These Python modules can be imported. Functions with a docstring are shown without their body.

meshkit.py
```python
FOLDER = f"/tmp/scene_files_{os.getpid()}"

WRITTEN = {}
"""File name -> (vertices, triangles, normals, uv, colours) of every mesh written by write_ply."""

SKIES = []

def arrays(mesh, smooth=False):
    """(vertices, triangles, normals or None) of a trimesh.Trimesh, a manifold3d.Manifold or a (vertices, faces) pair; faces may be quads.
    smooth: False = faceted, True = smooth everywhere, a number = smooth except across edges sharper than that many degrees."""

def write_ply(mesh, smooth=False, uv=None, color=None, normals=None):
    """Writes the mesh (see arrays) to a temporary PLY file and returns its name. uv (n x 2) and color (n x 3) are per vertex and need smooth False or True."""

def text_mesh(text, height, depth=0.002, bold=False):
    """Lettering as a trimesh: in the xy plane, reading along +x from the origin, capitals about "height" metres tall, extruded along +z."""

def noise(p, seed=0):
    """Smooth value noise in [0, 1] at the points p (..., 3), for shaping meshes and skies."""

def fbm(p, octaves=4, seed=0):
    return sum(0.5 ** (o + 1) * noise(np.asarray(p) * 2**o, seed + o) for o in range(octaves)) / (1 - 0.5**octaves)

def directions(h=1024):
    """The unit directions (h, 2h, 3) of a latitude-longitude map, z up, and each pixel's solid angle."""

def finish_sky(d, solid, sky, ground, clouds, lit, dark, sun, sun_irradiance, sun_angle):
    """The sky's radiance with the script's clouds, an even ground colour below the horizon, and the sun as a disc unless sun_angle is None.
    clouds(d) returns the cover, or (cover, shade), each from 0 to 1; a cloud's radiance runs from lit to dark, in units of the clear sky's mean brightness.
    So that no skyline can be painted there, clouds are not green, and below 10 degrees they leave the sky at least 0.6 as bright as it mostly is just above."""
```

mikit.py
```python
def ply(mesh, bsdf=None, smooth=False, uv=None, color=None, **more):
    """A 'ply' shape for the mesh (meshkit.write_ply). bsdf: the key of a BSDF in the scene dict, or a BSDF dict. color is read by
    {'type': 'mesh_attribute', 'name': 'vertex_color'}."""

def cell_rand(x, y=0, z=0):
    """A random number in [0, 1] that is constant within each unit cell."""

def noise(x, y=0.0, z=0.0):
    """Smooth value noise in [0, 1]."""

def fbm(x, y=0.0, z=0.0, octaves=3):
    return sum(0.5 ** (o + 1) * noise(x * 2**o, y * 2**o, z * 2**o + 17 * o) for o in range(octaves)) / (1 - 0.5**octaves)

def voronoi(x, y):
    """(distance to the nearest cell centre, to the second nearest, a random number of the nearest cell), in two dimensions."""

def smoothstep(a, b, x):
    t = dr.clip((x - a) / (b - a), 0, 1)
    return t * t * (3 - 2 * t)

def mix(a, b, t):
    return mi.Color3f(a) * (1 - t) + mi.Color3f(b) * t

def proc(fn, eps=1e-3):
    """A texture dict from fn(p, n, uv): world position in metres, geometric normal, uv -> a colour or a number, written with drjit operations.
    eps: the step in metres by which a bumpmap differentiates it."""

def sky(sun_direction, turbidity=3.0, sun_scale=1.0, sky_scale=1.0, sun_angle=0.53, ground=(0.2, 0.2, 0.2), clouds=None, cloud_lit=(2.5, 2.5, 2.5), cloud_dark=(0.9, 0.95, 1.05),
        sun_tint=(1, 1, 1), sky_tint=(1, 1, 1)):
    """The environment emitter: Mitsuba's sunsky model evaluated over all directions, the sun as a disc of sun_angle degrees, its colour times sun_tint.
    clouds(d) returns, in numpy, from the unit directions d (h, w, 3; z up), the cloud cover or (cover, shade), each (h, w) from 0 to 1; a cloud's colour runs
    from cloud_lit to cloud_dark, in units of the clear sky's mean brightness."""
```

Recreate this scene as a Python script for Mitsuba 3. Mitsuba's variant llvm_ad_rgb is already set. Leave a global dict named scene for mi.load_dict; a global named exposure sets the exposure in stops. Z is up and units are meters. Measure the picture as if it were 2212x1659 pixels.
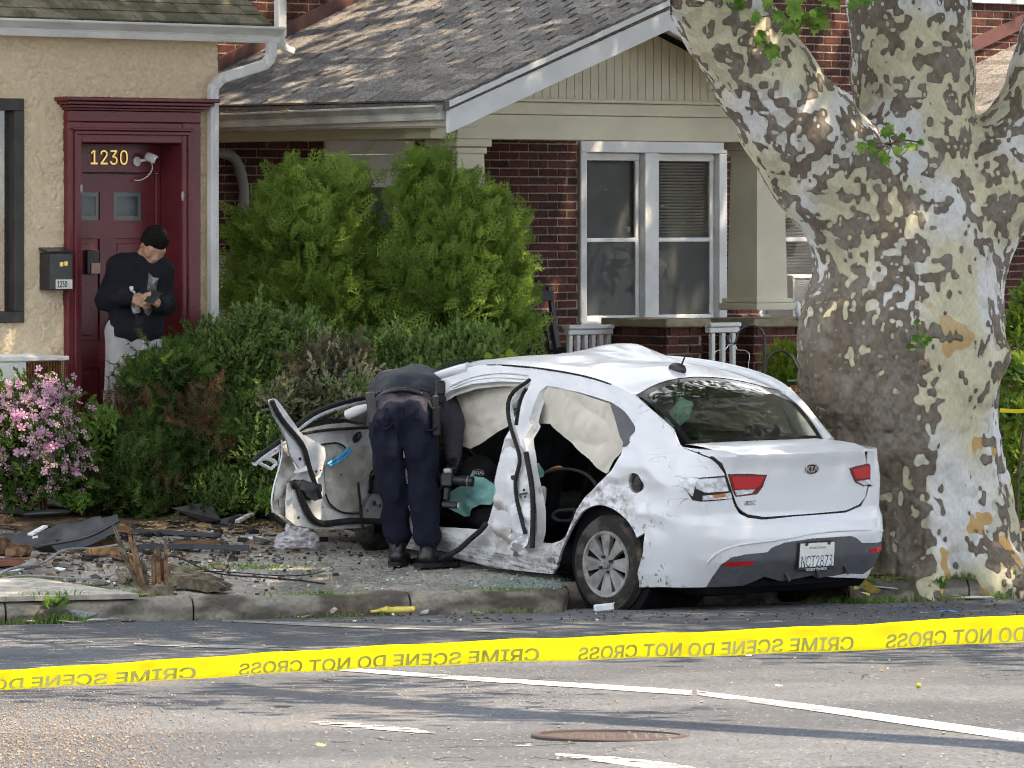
import math, random
import numpy as np, trimesh, shapely, shapely.geometry as sg, shapely.affinity as sa
import mitsuba as mi, drjit as dr
import mikit, meshkit
from mikit import proc, noise, fbm, voronoi, cell_rand, smoothstep, mix
T = mi.ScalarTransform4f
scene, labels = {}, {}
rng = np.random.default_rng(7); random.seed(7)

# ---------------------------------------------------------------- camera, sky, exposure
FD, CX, YH, EYE = 12097.0, 1106.0, 466.6, 2.43      # focal length, centre and horizon in pixels of a 2212 px wide picture; eye height
scene['camera'] = {'type': 'perspective', 'fov': math.degrees(2*math.atan(CX/FD)), 'fov_axis': 'x', 'near_clip': 0.5, 'far_clip': 900.0,
    'principal_point_offset_x': 0.0, 'principal_point_offset_y': (829.5-YH)/1659.0,
    'to_world': T().look_at(origin=[0, 0, EYE], target=[0, 10, EYE], up=[0, 0, 1])}
SUN = np.array([0.47, -0.17, 0.866]); SUN /= np.linalg.norm(SUN)
def cloud_cover(d):
    q = d / np.maximum(d[..., 2:3], 0.12)
    n = meshkit.fbm(q*1.6 + 3.1, 5, 4)
    c = np.clip((n - 0.36)/0.16, 0, 1)
    sh = np.clip((meshkit.fbm(q*2.2 + 9.0, 4, 11) - 0.45)/0.35, 0, 1)
    return c*0.9, sh*0.6
scene['sky'] = mikit.sky(SUN.tolist(), turbidity=3, clouds=cloud_cover, cloud_lit=(3.2, 3.2, 3.2), sun_scale=0.82, sun_tint=(1.0, 0.975, 0.94))
labels['sky'] = {'kind': 'structure', 'label': 'sky'}
exposure = 3.25

# ---------------------------------------------------------------- helpers
def P(x, y, d): return np.array([(x-CX)/FD*d, d, EYE-(y-YH)/FD*d])
AH = math.radians(42)
HM = np.array([[math.cos(AH), -math.sin(AH), 0, 1.095], [math.sin(AH), math.cos(AH), 0, 42.6], [0, 0, 1, 0], [0, 0, 0, 1.0]])   # the row of houses: U along the front, V away from the street
def hp(x, y, v):
    a = (x-CX)/FD; u, w = HM[:2, 0], HM[:2, 1]
    U, t = np.linalg.solve(np.array([[u[0], -a], [u[1], -1.0]]), -(HM[:2, 3]+v*w))
    return U, EYE-(y-YH)/FD*t
used = {}
def key(k):
    if k not in used: used[k] = 0; return k
    used[k] += 1; return f'{k}_{used[k]:03d}'
def lab(k, label=None, cat=None, group=None, kind=None):
    d = labels.setdefault(k, {})
    for a, b in (('label', label), ('category', cat), ('group', group), ('kind', kind)):
        if b: d[a] = b
    return k
def thing(k, label, cat, group=None): k = key(k); lab(k, label, cat, group); return k
def add(k, mesh, m, smooth=False, M=None, uv=None, color=None):
    if k not in labels or k in scene: k = key(k)
    if M is not None: mesh = tf(mesh, M)
    scene[k] = mikit.ply(mesh, m, smooth, uv=uv, color=color); return k
def tf(mesh, M):
    mesh = mesh.copy(); mesh.apply_transform(M); return mesh
def cat(ms): return trimesh.util.concatenate([m for m in ms if m is not None])
def box(x0, x1, y0, y1, z0, z1):
    b = trimesh.creation.box((x1-x0, y1-y0, z1-z0)); b.apply_translation(((x0+x1)/2, (y0+y1)/2, (z0+z1)/2)); return b
def cbox(x0, x1, y0, y1, z0, z1, r=0.006):
    """box with chamfered edges"""
    s = np.array([[a, b, c] for a in (-1, 1) for b in (-1, 1) for c in (-1, 1)], float)
    h = np.array([x1-x0, y1-y0, z1-z0])/2; r = min(r, h.min()*.45)
    pts = np.vstack([s*(h-np.array(e)*r) for e in ((0, 1, 1), (1, 0, 1), (1, 1, 0))])
    m = trimesh.convex.convex_hull(pts); m.apply_translation(((x0+x1)/2, (y0+y1)/2, (z0+z1)/2)); return m
def prism(poly, v0, v1):
    """polygon in (U, Z) extruded along V"""
    if not isinstance(poly, (sg.Polygon, sg.MultiPolygon)): poly = sg.Polygon(poly)
    ms = []
    for g in getattr(poly, 'geoms', [poly]):
        m = trimesh.creation.extrude_polygon(g, v1-v0, engine='earcut')
        v = m.vertices; m.vertices = np.stack([v[:, 0], v0+v[:, 2], v[:, 1]], 1); m.invert(); ms.append(m)
    return cat(ms)
def frame_of(o, x, y, z):
    M = np.eye(4); M[:3, 0], M[:3, 1], M[:3, 2], M[:3, 3] = x, y, z, o; return M
def nrm(v): v = np.asarray(v, float); return v/np.linalg.norm(v)
def bar(p, q, w, h, up=(0, 0, 1), r=None):
    """box beam from p to q, w wide, h high"""
    p, q = np.asarray(p, float), np.asarray(q, float); x = q-p; L = np.linalg.norm(x); x = x/L
    if abs(np.dot(nrm(up), x)) > .98: up = (0, 1, 0) if abs(x[1]) < .9 else (1, 0, 0)
    y = np.cross(up, x); y = nrm(y); z = np.cross(x, y)
    b = cbox(0, L, -w/2, w/2, -h/2, h/2, r) if r else box(0, L, -w/2, w/2, -h/2, h/2)
    return tf(b, frame_of(p, x, y, z))
def tube(pts, rad, sides=8, caps=True):
    p = np.asarray(pts, float); n = len(p); rad = np.broadcast_to(np.asarray(rad, float), (n,))
    t = np.gradient(p, axis=0); t /= np.linalg.norm(t, axis=1, keepdims=True)+1e-12
    a = np.cross(t[0], [0, 0, 1.0] if abs(t[0, 2]) < .9 else [1.0, 0, 0]); a = nrm(a); A = []
    for i in range(n):
        a = a-t[i]*np.dot(a, t[i]); a = nrm(a); A.append(a)
    A = np.array(A); B = np.cross(t, A); ang = np.arange(sides)*2*np.pi/sides
    v = (p[:, None]+rad[:, None, None]*(np.cos(ang)[None, :, None]*A[:, None]+np.sin(ang)[None, :, None]*B[:, None])).reshape(-1, 3)
    f = []
    for i in range(n-1):
        for j in range(sides):
            k = (j+1) % sides; f += [[i*sides+j, i*sides+k, (i+1)*sides+k], [i*sides+j, (i+1)*sides+k, (i+1)*sides+j]]
    if caps:
        v = np.vstack([v, p[:1], p[-1:]]); c0, c1 = n*sides, n*sides+1
        for j in range(sides):
            k = (j+1) % sides; f += [[c0, k, j], [c1, (n-1)*sides+j, (n-1)*sides+k]]
    return trimesh.Trimesh(v, f, process=False)
def spline(pts, n=24):
    from scipy.interpolate import CubicSpline
    pts = np.asarray(pts, float); s = np.r_[0, np.cumsum(np.linalg.norm(np.diff(pts[:, :3], axis=0), axis=1))]
    return CubicSpline(s, pts)(np.linspace(0, s[-1], n))
def grid(nu, nv, wrap=False):
    i, j = np.meshgrid(np.arange(nu-1), np.arange(nv-(0 if wrap else 1)), indexing='ij'); k = (j+1) % nv
    a, b, c, d = i*nv+j, (i+1)*nv+j, (i+1)*nv+k, i*nv+k
    return np.vstack([np.stack([a, b, c], -1).reshape(-1, 3), np.stack([a, c, d], -1).reshape(-1, 3)])
def quads(V, F4):
    F = np.asarray(F4); return trimesh.Trimesh(np.asarray(V, float), np.vstack([F[:, [0, 1, 2]], F[:, [0, 2, 3]]]), process=False)

def surfnet(f, lo, hi, h):
    """the surface f = 0 (f < 0 inside) as a mesh: naive surface nets on a grid of step h"""
    lo, hi = np.asarray(lo, float), np.asarray(hi, float); n = np.ceil((hi-lo)/h).astype(int)+1
    ax = [lo[k]+h*np.arange(n[k]) for k in range(3)]
    D = np.empty(n, np.float32); yz = np.stack(np.meshgrid(ax[1], ax[2], indexing='ij'), -1).reshape(-1, 2); st = max(1, int(600000/len(yz)))
    for i in range(0, n[0], st):
        xs = ax[0][i:i+st]; q = np.empty((len(xs), len(yz), 3)); q[..., 0] = xs[:, None]; q[..., 1:] = yz[None]
        D[i:i+st] = f(q.reshape(-1, 3)).reshape(len(xs), n[1], n[2])
    S = D < 0; c = [S[a:n[0]-1+a, b:n[1]-1+b, e:n[2]-1+e] for a in (0, 1) for b in (0, 1) for e in (0, 1)]
    sm = sum(x.astype(np.int8) for x in c); act = (sm > 0) & (sm < 8); I = np.argwhere(act); idx = -np.ones(act.shape, np.int64); idx[act] = np.arange(len(I))
    acc, cnt = np.zeros((len(I), 3)), np.zeros((len(I), 1)); cs = [(a, b, e) for a in (0, 1) for b in (0, 1) for e in (0, 1)]
    for p in cs:
        for k in range(3):
            if p[k] == 0:
                q = list(p); q[k] = 1; dp, dq = D[I[:, 0]+p[0], I[:, 1]+p[1], I[:, 2]+p[2]], D[I[:, 0]+q[0], I[:, 1]+q[1], I[:, 2]+q[2]]
                cr = (dp < 0) != (dq < 0); t = np.where(cr, dp/np.where(cr, dp-dq, 1), 0)
                pos = np.tile(np.array(p, float), (len(I), 1)); pos[:, k] += t; acc += pos*cr[:, None]; cnt += cr[:, None]
    V = lo+h*(I+acc/np.maximum(cnt, 1)); F = []
    for k in range(3):
        a, b = (k+1) % 3, (k+2) % 3; s0 = [slice(None)]*3; s1 = [slice(None)]*3
        s0[k], s1[k] = slice(0, -1), slice(1, None); A, B = S[tuple(s0)], S[tuple(s1)]; E = np.argwhere(A != B)
        E = E[(E[:, a] > 0) & (E[:, b] > 0) & (E[:, a] < n[a]-1) & (E[:, b] < n[b]-1)]; o = np.zeros((4, 3), int); o[1, a] = o[2, a] = -1; o[2, b] = o[3, b] = -1
        q = np.stack([idx[tuple((E+o[j]).T)] for j in range(4)], 1); fl = A[tuple(E.T)]; q[~fl] = q[~fl][:, ::-1]; F.append(q)
    F = np.vstack(F); F = F[(F >= 0).all(1)]
    return trimesh.Trimesh(V, np.vstack([F[:, [0, 1, 2]], F[:, [0, 2, 3]]]), process=False)
def cones(q, segs, k=.05):
    """smooth union of round cones (p0, r0, p1, r1) as a signed distance"""
    d = None
    for p0, r0, p1, r1 in segs:
        p0, p1 = np.asarray(p0, float), np.asarray(p1, float); ba = p1-p0; t = np.clip(((q-p0) @ ba)/max(ba @ ba, 1e-9), 0, 1)
        e = np.linalg.norm(q-p0-t[:, None]*ba, axis=1)-(r0+(r1-r0)*t)
        if d is None: d = e
        else: hh = np.clip(.5+.5*(d-e)/k, 0, 1); d = d*(1-hh)+e*hh-k*hh*(1-hh)
    return d

_unit = {}
def piece(k, M, m, shape='chamfer', M0=None):
    """one small piece: a unit box (1 m cube about its centre) under a matrix; alike pieces share one ply"""
    if shape not in _unit:
        _unit[shape] = {'chamfer': cbox(-.5, .5, -.5, .5, -.5, .5, .035), 'box': trimesh.creation.box((1, 1, 1)), 'pebble': trimesh.creation.icosphere(1, .5)}[shape]
    fk = ('f', shape)
    if fk not in _unit: _unit[fk] = meshkit.write_ply(_unit[shape])
    k = key(k); scene[k] = {'type': 'ply', 'filename': _unit[fk], 'face_normals': True, 'bsdf': {'type': 'ref', 'id': m}, 'to_world': T(M if M0 is None else M0 @ M)}
    return k
def TS(c, s, R=None):
    M = np.eye(4); M[:3, :3] = (np.eye(3) if R is None else R) @ np.diag(s); M[:3, 3] = c; return M
def rotz(a): return np.array([[math.cos(a), -math.sin(a), 0], [math.sin(a), math.cos(a), 0], [0, 0, 1.0]])
def roty(a): return np.array([[math.cos(a), 0, math.sin(a)], [0, 1.0, 0], [-math.sin(a), 0, math.cos(a)]])
def rotx(a): return np.array([[1.0, 0, 0], [0, math.cos(a), -math.sin(a)], [0, math.sin(a), math.cos(a)]])
def joined(Ms, shape='chamfer'):
    u = cbox(-.5, .5, -.5, .5, -.5, .5, .035) if shape == 'chamfer' else trimesh.creation.box((1, 1, 1))
    v, f = np.array(u.vertices), np.array(u.faces); Ms = np.array(Ms)
    V = (np.einsum('kij,nj->kni', Ms[:, :3, :3], v)+Ms[:, None, :3, 3]).reshape(-1, 3)
    F = (f[None]+(np.arange(len(Ms))*len(v))[:, None, None]).reshape(-1, 3); return trimesh.Trimesh(V, F, process=False)

# ---------------------------------------------------------------- materials
def rgb(c): return {'type': 'rgb', 'value': list(map(float, c))}
def col(c): return c if isinstance(c, dict) else rgb(c)
def pm(name, color, rough=0.6, spec=0.5, two=True, bump=None, bscale=1.0, **kw):
    r = rough if isinstance(rough, dict) else float(rough)
    b = {'type': 'principled', 'base_color': col(color), 'roughness': r, 'specular': spec, **kw}
    if bump is not None: b = {'type': 'bumpmap', 'arbitrary': bump, 'scale': float(bscale), 'bsdf': b}
    scene[name] = {'type': 'twosided', 'bsdf': b} if two else b
    return name
def mottled(c, amt=.15, f=9.0, seed=0, c2=None):
    """fine uneven tone: grain plus patches"""
    c = np.asarray(c, float); hi = (c*(1+amt) if c2 is None else np.asarray(c2, float)); lo = c*(1-amt)
    return proc(lambda p, n, uv: mix(lo.tolist(), hi.tolist(), smoothstep(.3, .7, fbm(p.x*f+seed, p.y*f, p.z*f, octaves=3))))
pm('m_white', mottled((.66, .67, .66), .08, 5), .4)
pm('m_rake', mottled((.70, .735, .755), .05, 4), .4)
pm('m_cream', mottled((.60, .57, .43), .06, 3.3), .5)
pm('m_fascia', mottled((.60, .55, .50), .12, 6), .5)
pm('m_gutter', mottled((.46, .45, .42), .18, 7), .45)
pm('m_vinyl', mottled((.66, .67, .62), .05, 6), .4)
for i, c in enumerate([(.060, .021, .017), (.078, .026, .020), (.044, .017, .015), (.092, .031, .024)]):
    pm(f'm_brick{i}', mottled(c, .28, 40, i*7), .85, .3)
pm('m_mortar', mottled((.26, .225, .17), .2, 30), .95, .2)
for i, c in enumerate([(.165, .154, .141), (.128, .118, .108), (.20, .187, .17)]):
    pm(f'm_shingle{i}', mottled(c, .35, 70, i*5), .95, .2)
def moss(p, n, uv):
    a = fbm(p.x*6, p.y*6, p.z*6, octaves=3); g = fbm(p.x*60, p.y*60, p.z*60, octaves=2)
    return mix((.165, .145, .10), (.085, .082, .048), smoothstep(.4, .62, a))*(0.6+.8*g)
pm('m_moss_shingle', proc(moss), .95, .2)
def stucco_c(p, n, uv):
    a = fbm(p.x*2.5, p.y*2.5, p.z*2.5, octaves=3); g = fbm(p.x*45, p.y*45, p.z*45, octaves=2); s = smoothstep(.58, .72, fbm(p.x*1.3, p.y*1.3, p.z*3.0, octaves=3))
    return mix(mix((.66, .54, .365), (.75, .63, .45), a), mi.Color3f(.60, .49, .34), s*.6)*(0.85+.30*g)
def stucco_b(p, n, uv): return fbm(p.x*60, p.y*60, p.z*60, octaves=3)*.008
pm('m_stucco', proc(stucco_c), .9, .25, bump=proc(stucco_b, eps=.003))
pm('m_maroon', mottled((.13, .020, .026), .12, 5), .38, .5)
pm('m_black', (.014, .014, .015), .45)
pm('m_blackmetal', mottled((.02, .02, .021), .2, 20), .35, .6)
pm('m_room', mottled((.58, .56, .52), .06, 3), .9, .1)
pm('m_dark', (.01, .01, .011), .9, .1)
pm('m_brass', (.75, .52, .16), .28, metallic=1.0)
pm('m_capstone', mottled((.27, .235, .165), .16, 14), .9, .2)
pm('m_grey', mottled((.30, .30, .30), .1, 8), .5)
pm('m_blind', mottled((.30, .32, .30), .05, 8), .6)
pm('m_darksheet', mottled((.10, .105, .10), .1, 4), .8)
pm('m_screen', (.055, .065, .065), .7, .2)
pm('m_paleplastic', (.72, .71, .67), .4)
pm('m_navywood', mottled((.018, .020, .026), .2, 10), .45)
scene['m_pane'] = {'type': 'thindielectric'}
pm('m_rust', mottled((.20, .085, .03), .35, 30), .7)
# ---------------------------------------------------------------- ground: road, kerb, pavement, yard
def yk(x):
    x = np.asarray(x, float)
    y = np.where(x < .41, 33.4+(x+3.05)*.318, 34.5+(x-.41)*.42)
    return y+.50*np.clip((x-.29)/.07, 0, 1)*np.clip((2.12-x)/.2, 0, 1)        # broken kerb, pushed back under the car
def yk0(x): return np.where(x < .41, 33.4+(x+3.05)*.318, 34.5+(x-.41)*.42)
def road_z(x, y):
    d = yk0(np.asarray(x, float))-y
    return np.where(d < 14, .03*d, .42-.02*(d-14))
def yard_z(x, y):
    d = np.maximum(y-yk(x)-.16, 0)
    return .13+np.where(d < 5, .05*d, .25+.025*np.minimum(d-5, 8))
def gz(x, y): return np.where(y < yk(x), road_z(x, y), yard_z(x, y))
def GV(px, py, lift=0.0):
    """the points of the ground behind pixels"""
    a, b = (np.asarray(px, float)-CX)/FD, (np.asarray(py, float)-YH)/FD; t0, t1 = np.full(a.shape, 8.0), np.full(a.shape, 70.0)
    for _ in range(46):
        t = (t0+t1)/2; up = EYE-b*t > gz(a*t, t)+lift; t0, t1 = np.where(up, t, t0), np.where(up, t1, t)
    return np.stack([a*t0, t0, EYE-b*t0], -1)
def G(px, py, lift=0.0): return GV(np.array([px]), np.array([py]), lift)[0]
def asphalt(p, n, uv):
    big = fbm(p.x*.6, p.y*.6, 0, octaves=3); mid = fbm(p.x*5, p.y*5, 1.0, octaves=2); g = cell_rand(dr.floor(p.x*110), dr.floor(p.y*60), 3)
    g2 = noise(p.x*70, p.y*45, 2.0)
    c = mix((.054, .057, .062), (.078, .081, .086), smoothstep(.35, .65, big))*(.86+.28*mid)*(.78+.44*g2)
    c = dr.select(g > .993, mi.Color3f(.20, .195, .185), c)
    c = dr.select((g > .60) & (g < .66), c*.6, c)
    wx, wy = fbm(p.x*3, p.y*3, 5.0, octaves=2), fbm(p.x*3, p.y*3, 8.0, octaves=2)
    crack = dr.abs(noise(p.x*.55+wx*.9, p.y*.75+wy*.9, 11.0)-.5); gate = smoothstep(.52, .66, noise(p.x*.9, p.y*.5, 14.0))
    c = dr.select((crack < .0045) & (gate > .5), c*.3, c)
    stain = smoothstep(.56, .72, fbm(p.x*1.1, p.y*.55, 21.0, octaves=3))*smoothstep(23.5, 25, 27.5-.0*p.x-dr.abs(p.y-24.3)*.6)*smoothstep(.2, -.8, p.x)
    return mix(c, (.15, .125, .105), .35*stain*(.5+.5*g2))
pm('m_asphalt', proc(asphalt), .92, .25, bump=proc(lambda p, n, uv: noise(p.x*70, p.y*45, 2.0)*.003+fbm(p.x*8, p.y*8, 0, octaves=2)*.01, eps=.003))
def kerb_c(p, n, uv):
    a = fbm(p.x*4, p.y*4, p.z*9, octaves=3); g = fbm(p.x*50, p.y*50, p.z*50, octaves=2)
    return mix((.085, .075, .06), (.23, .21, .175), smoothstep(.36, .66, a))*(.65+.7*g)
pm('m_kerb', proc(kerb_c), .95, .2, bump=proc(lambda p, n, uv: fbm(p.x*40, p.y*40, p.z*40, octaves=3)*.012, eps=.004))
def walk_c(p, n, uv):
    a = fbm(p.x*1.6, p.y*1.2, 2.0, octaves=4); g = fbm(p.x*40, p.y*26, 5.0, octaves=3); s = cell_rand(dr.floor(p.x*60), dr.floor(p.y*30), 7)
    c = mix((.145, .130, .110), (.25, .23, .198), smoothstep(.36, .64, a))*(.55+.9*g)
    return dr.select(s > .985, mi.Color3f(.33, .30, .26), dr.select(s < .03, c*.4, c))
pm('m_walk', proc(walk_c), .95, .2, bump=proc(lambda p, n, uv: fbm(p.x*30, p.y*20, 3.0, octaves=3)*.02, eps=.004))
pm('m_slab', mottled((.30, .275, .235), .22, 16), .93, .2)
def soil_c(p, n, uv):
    a = fbm(p.x*5, p.y*5, 2.0, octaves=3); g = fbm(p.x*60, p.y*40, 5.0, octaves=2)
    return mix((.05, .038, .026), (.115, .085, .055), smoothstep(.35, .65, a))*(.6+.8*g)
pm('m_soil', proc(soil_c), .98, .1, bump=proc(lambda p, n, uv: fbm(p.x*25, p.y*25, 3.0, octaves=3)*.03, eps=.005))
def roadpaint(p, n, uv):
    a = fbm(p.x*7, p.y*4, 1.0, octaves=3); g = noise(p.x*60, p.y*40, 4.0)
    return mix((.33, .32, .295), (.12, .12, .12), smoothstep(.56, .70, a*.75+g*.25))
pm('m_roadpaint', proc(roadpaint), .85, .3)

pm('m_paleband', mottled((.15, .145, .135), .3, 20), .9, .2)
def sheet(xs, ys, zf):
    X, Y = np.meshgrid(xs, ys, indexing='ij'); Z = zf(X, Y)
    return trimesh.Trimesh(np.stack([X, Y, Z], -1).reshape(-1, 3), grid(len(xs), len(ys)), process=False)
def bands(x0, x1, n, f0, ts):
    """a sheet between curves: y = f0(x) + t"""
    xs = np.unique(np.r_[np.linspace(x0, x1, n), np.linspace(-6, 6, 121), np.linspace(.28, .38, 9)]); xs = xs[(xs >= x0) & (xs <= x1)]; X, Tt = np.meshgrid(xs, ts, indexing='ij'); Y = f0(X)+Tt
    return X, Y, grid(len(xs), len(ts))
X, Y, F = bands(-90, 90, 60, yk, np.r_[-120, -80, -50, -36, np.linspace(-28, 0.03, 90)])
Z = road_z(X, Y)
Z = np.where(Y > yk(X)-.01, road_z(X, Y)-.01, Z)
k = add('road', trimesh.Trimesh(np.stack([X, Y, Z], -1).reshape(-1, 3), F, process=False), 'm_asphalt', smooth=True); lab(k, 'sunlit grey asphalt road in front of the kerb', kind='structure')
X, Y, F = bands(-90, 90, 60, yk, np.r_[.15, np.linspace(.2, 6, 110), 7, 9, 12, 20, 60, 160])
def bumps(X, Y): return .03*(meshkit.fbm(np.stack([X*2.2, Y*2.2, X*0], -1), 4, 3)-.5)+.012*(meshkit.fbm(np.stack([X*14, Y*14, X*0], -1), 2, 9)-.5)
Z = yard_z(X, Y)+bumps(X, Y)*np.clip((Y-yk(X)-.15)*4, 0, 1)-.006
far = Y > yk(X)+4.4
k = add('pavement', trimesh.Trimesh(np.stack([X, Y, Z], -1).reshape(-1, 3), F, process=False), 'm_walk', smooth=True); lab(k, 'worn dirty pavement strip behind the kerb', kind='structure')
X, Y, F = bands(-30, 30, 60, yk, np.linspace(4.0, 14, 120))
Z = yard_z(X, Y)+.05*meshkit.fbm(np.stack([X*3, Y*3, X*0], -1), 3, 5)-.035*np.exp(-(Y-yk(X)-4)/.25)*2
k = add('front_yard', trimesh.Trimesh(np.stack([X, Y, Z], -1).reshape(-1, 3), F, process=False), 'm_soil', smooth=True); lab(k, 'dark soil of the planting bed before the houses', kind='structure')
X, Y, F = bands(1.6, 30, 60, yk, np.linspace(.16, 4.2, 60))
Z = yard_z(X, Y)+.012+.04*meshkit.fbm(np.stack([X*3, Y*3, X*0], -1), 3, 5)*np.clip((X-1.6)*2, 0, 1)
k = add('verge', trimesh.Trimesh(np.stack([X, Y, Z], -1).reshape(-1, 3), F, process=False), 'm_soil', smooth=True); lab(k, 'bare soil verge round the foot of the tree', kind='structure')

# kerb stones
kb = key('kerb'); lab(kb, 'old stained concrete kerb along the road', kind='structure')
def kerb_run(x0, x1):
    n = max(3, int((x1-x0)/.06)); xs = np.linspace(x0, x1, n); pr = [(0, -.06), (-.004, .07), (.010, .095), (.032, .122), (.10, .130), (.165, .130), (.165, -.02)]
    V = []
    for i, x in enumerate(xs):
        tn = nrm([1, float(yk(x+.1)-yk(x-.1))/.2, 0]); nn = np.array([-tn[1], tn[0], 0])
        for o, z in pr: V.append(np.array([x, float(yk(x)), z])+nn*o)
    V = np.array(V); q = meshkit.fbm(V*[14, 14, 14], 3, 2)-.5; lo = meshkit.fbm(V*[2.5, 2.5, 2.5], 3, 6)-.5
    V[:, 1] -= .02*q+.02*lo; V[:, 2] += .016*q*(V[:, 2] > .05)+.03*lo*(V[:, 2] > .05)
    m = trimesh.Trimesh(V, grid(n, len(pr)), process=False); m.invert()
    e = len(pr); caps = [[0, i+1, i] for i in range(1, e-1)]+[[(n-1)*e, (n-1)*e+i, (n-1)*e+i+1] for i in range(1, e-1)]
    return trimesh.Trimesh(m.vertices, np.vstack([m.faces, caps]), process=False)
edges = [-30, -14, -8, -5.2, -3.02, -1.92, -.62, .30, .36, 1.2, 1.92, 2.12, 2.9, 3.9, 6, 10, 30]
for a, b in zip(edges[:-1], edges[1:]): add(kb+'__kerb_stone', kerb_run(a+.006, b-.006), 'm_kerb', smooth=40)

# painted lines and pale bands on the road: strips that follow its surface, chipped
def strip(pts, wpix, chips=.4, seg=.12):
    """a flat band along pixel points (x, y, thickness) on the road"""
    top = [G(x, y-t/2) for x, y, t in pts]; bot = [G(x, y+t/2) for x, y, t in pts]
    poly = sg.Polygon([p[:2] for p in top]+[p[:2] for p in bot[::-1]]).buffer(0)
    g = poly.bounds; holes = []
    for _ in range(int(chips*90)):
        c = (rng.uniform(g[0], g[2]), rng.uniform(g[1], g[3])); r = rng.uniform(.008, .05)
        a = np.sort(rng.uniform(0, 6.28, 7)); holes.append(sg.Polygon([(c[0]+r*rng.uniform(.5, 1.4)*math.cos(t)*1.6, c[1]+r*rng.uniform(.5, 1.4)*math.sin(t)) for t in a]).buffer(0))
    poly = poly.difference(shapely.union_all(holes)) if holes else poly
    out = []
    for x in np.arange(g[0], g[2], .5):
        for pg in getattr(poly.intersection(sg.box(x, -99, x+.5, 99)), 'geoms', [poly.intersection(sg.box(x, -99, x+.5, 99))]):
            if pg.geom_type == 'Polygon' and pg.area > 1e-5:
                v, f = trimesh.creation.triangulate_polygon(pg, engine='earcut')
                out.append(trimesh.Trimesh(np.c_[v, road_z(v[:, 0], v[:, 1])+.0035], f, process=False))
    m = cat(out)
    if m.face_normals[:, 2].mean() < 0: m.invert()
    return m
for pts in ([(700, 1444, 7), (1000, 1466, 9), (1300, 1485, 10), (1495, 1498, 11)], [(1506, 1498, 9), (1800, 1536, 14), (2050, 1572, 17), (2330, 1612, 20)]):
    k = add('road__lane_line', strip(pts, 0, .25), 'm_roadpaint')
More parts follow.
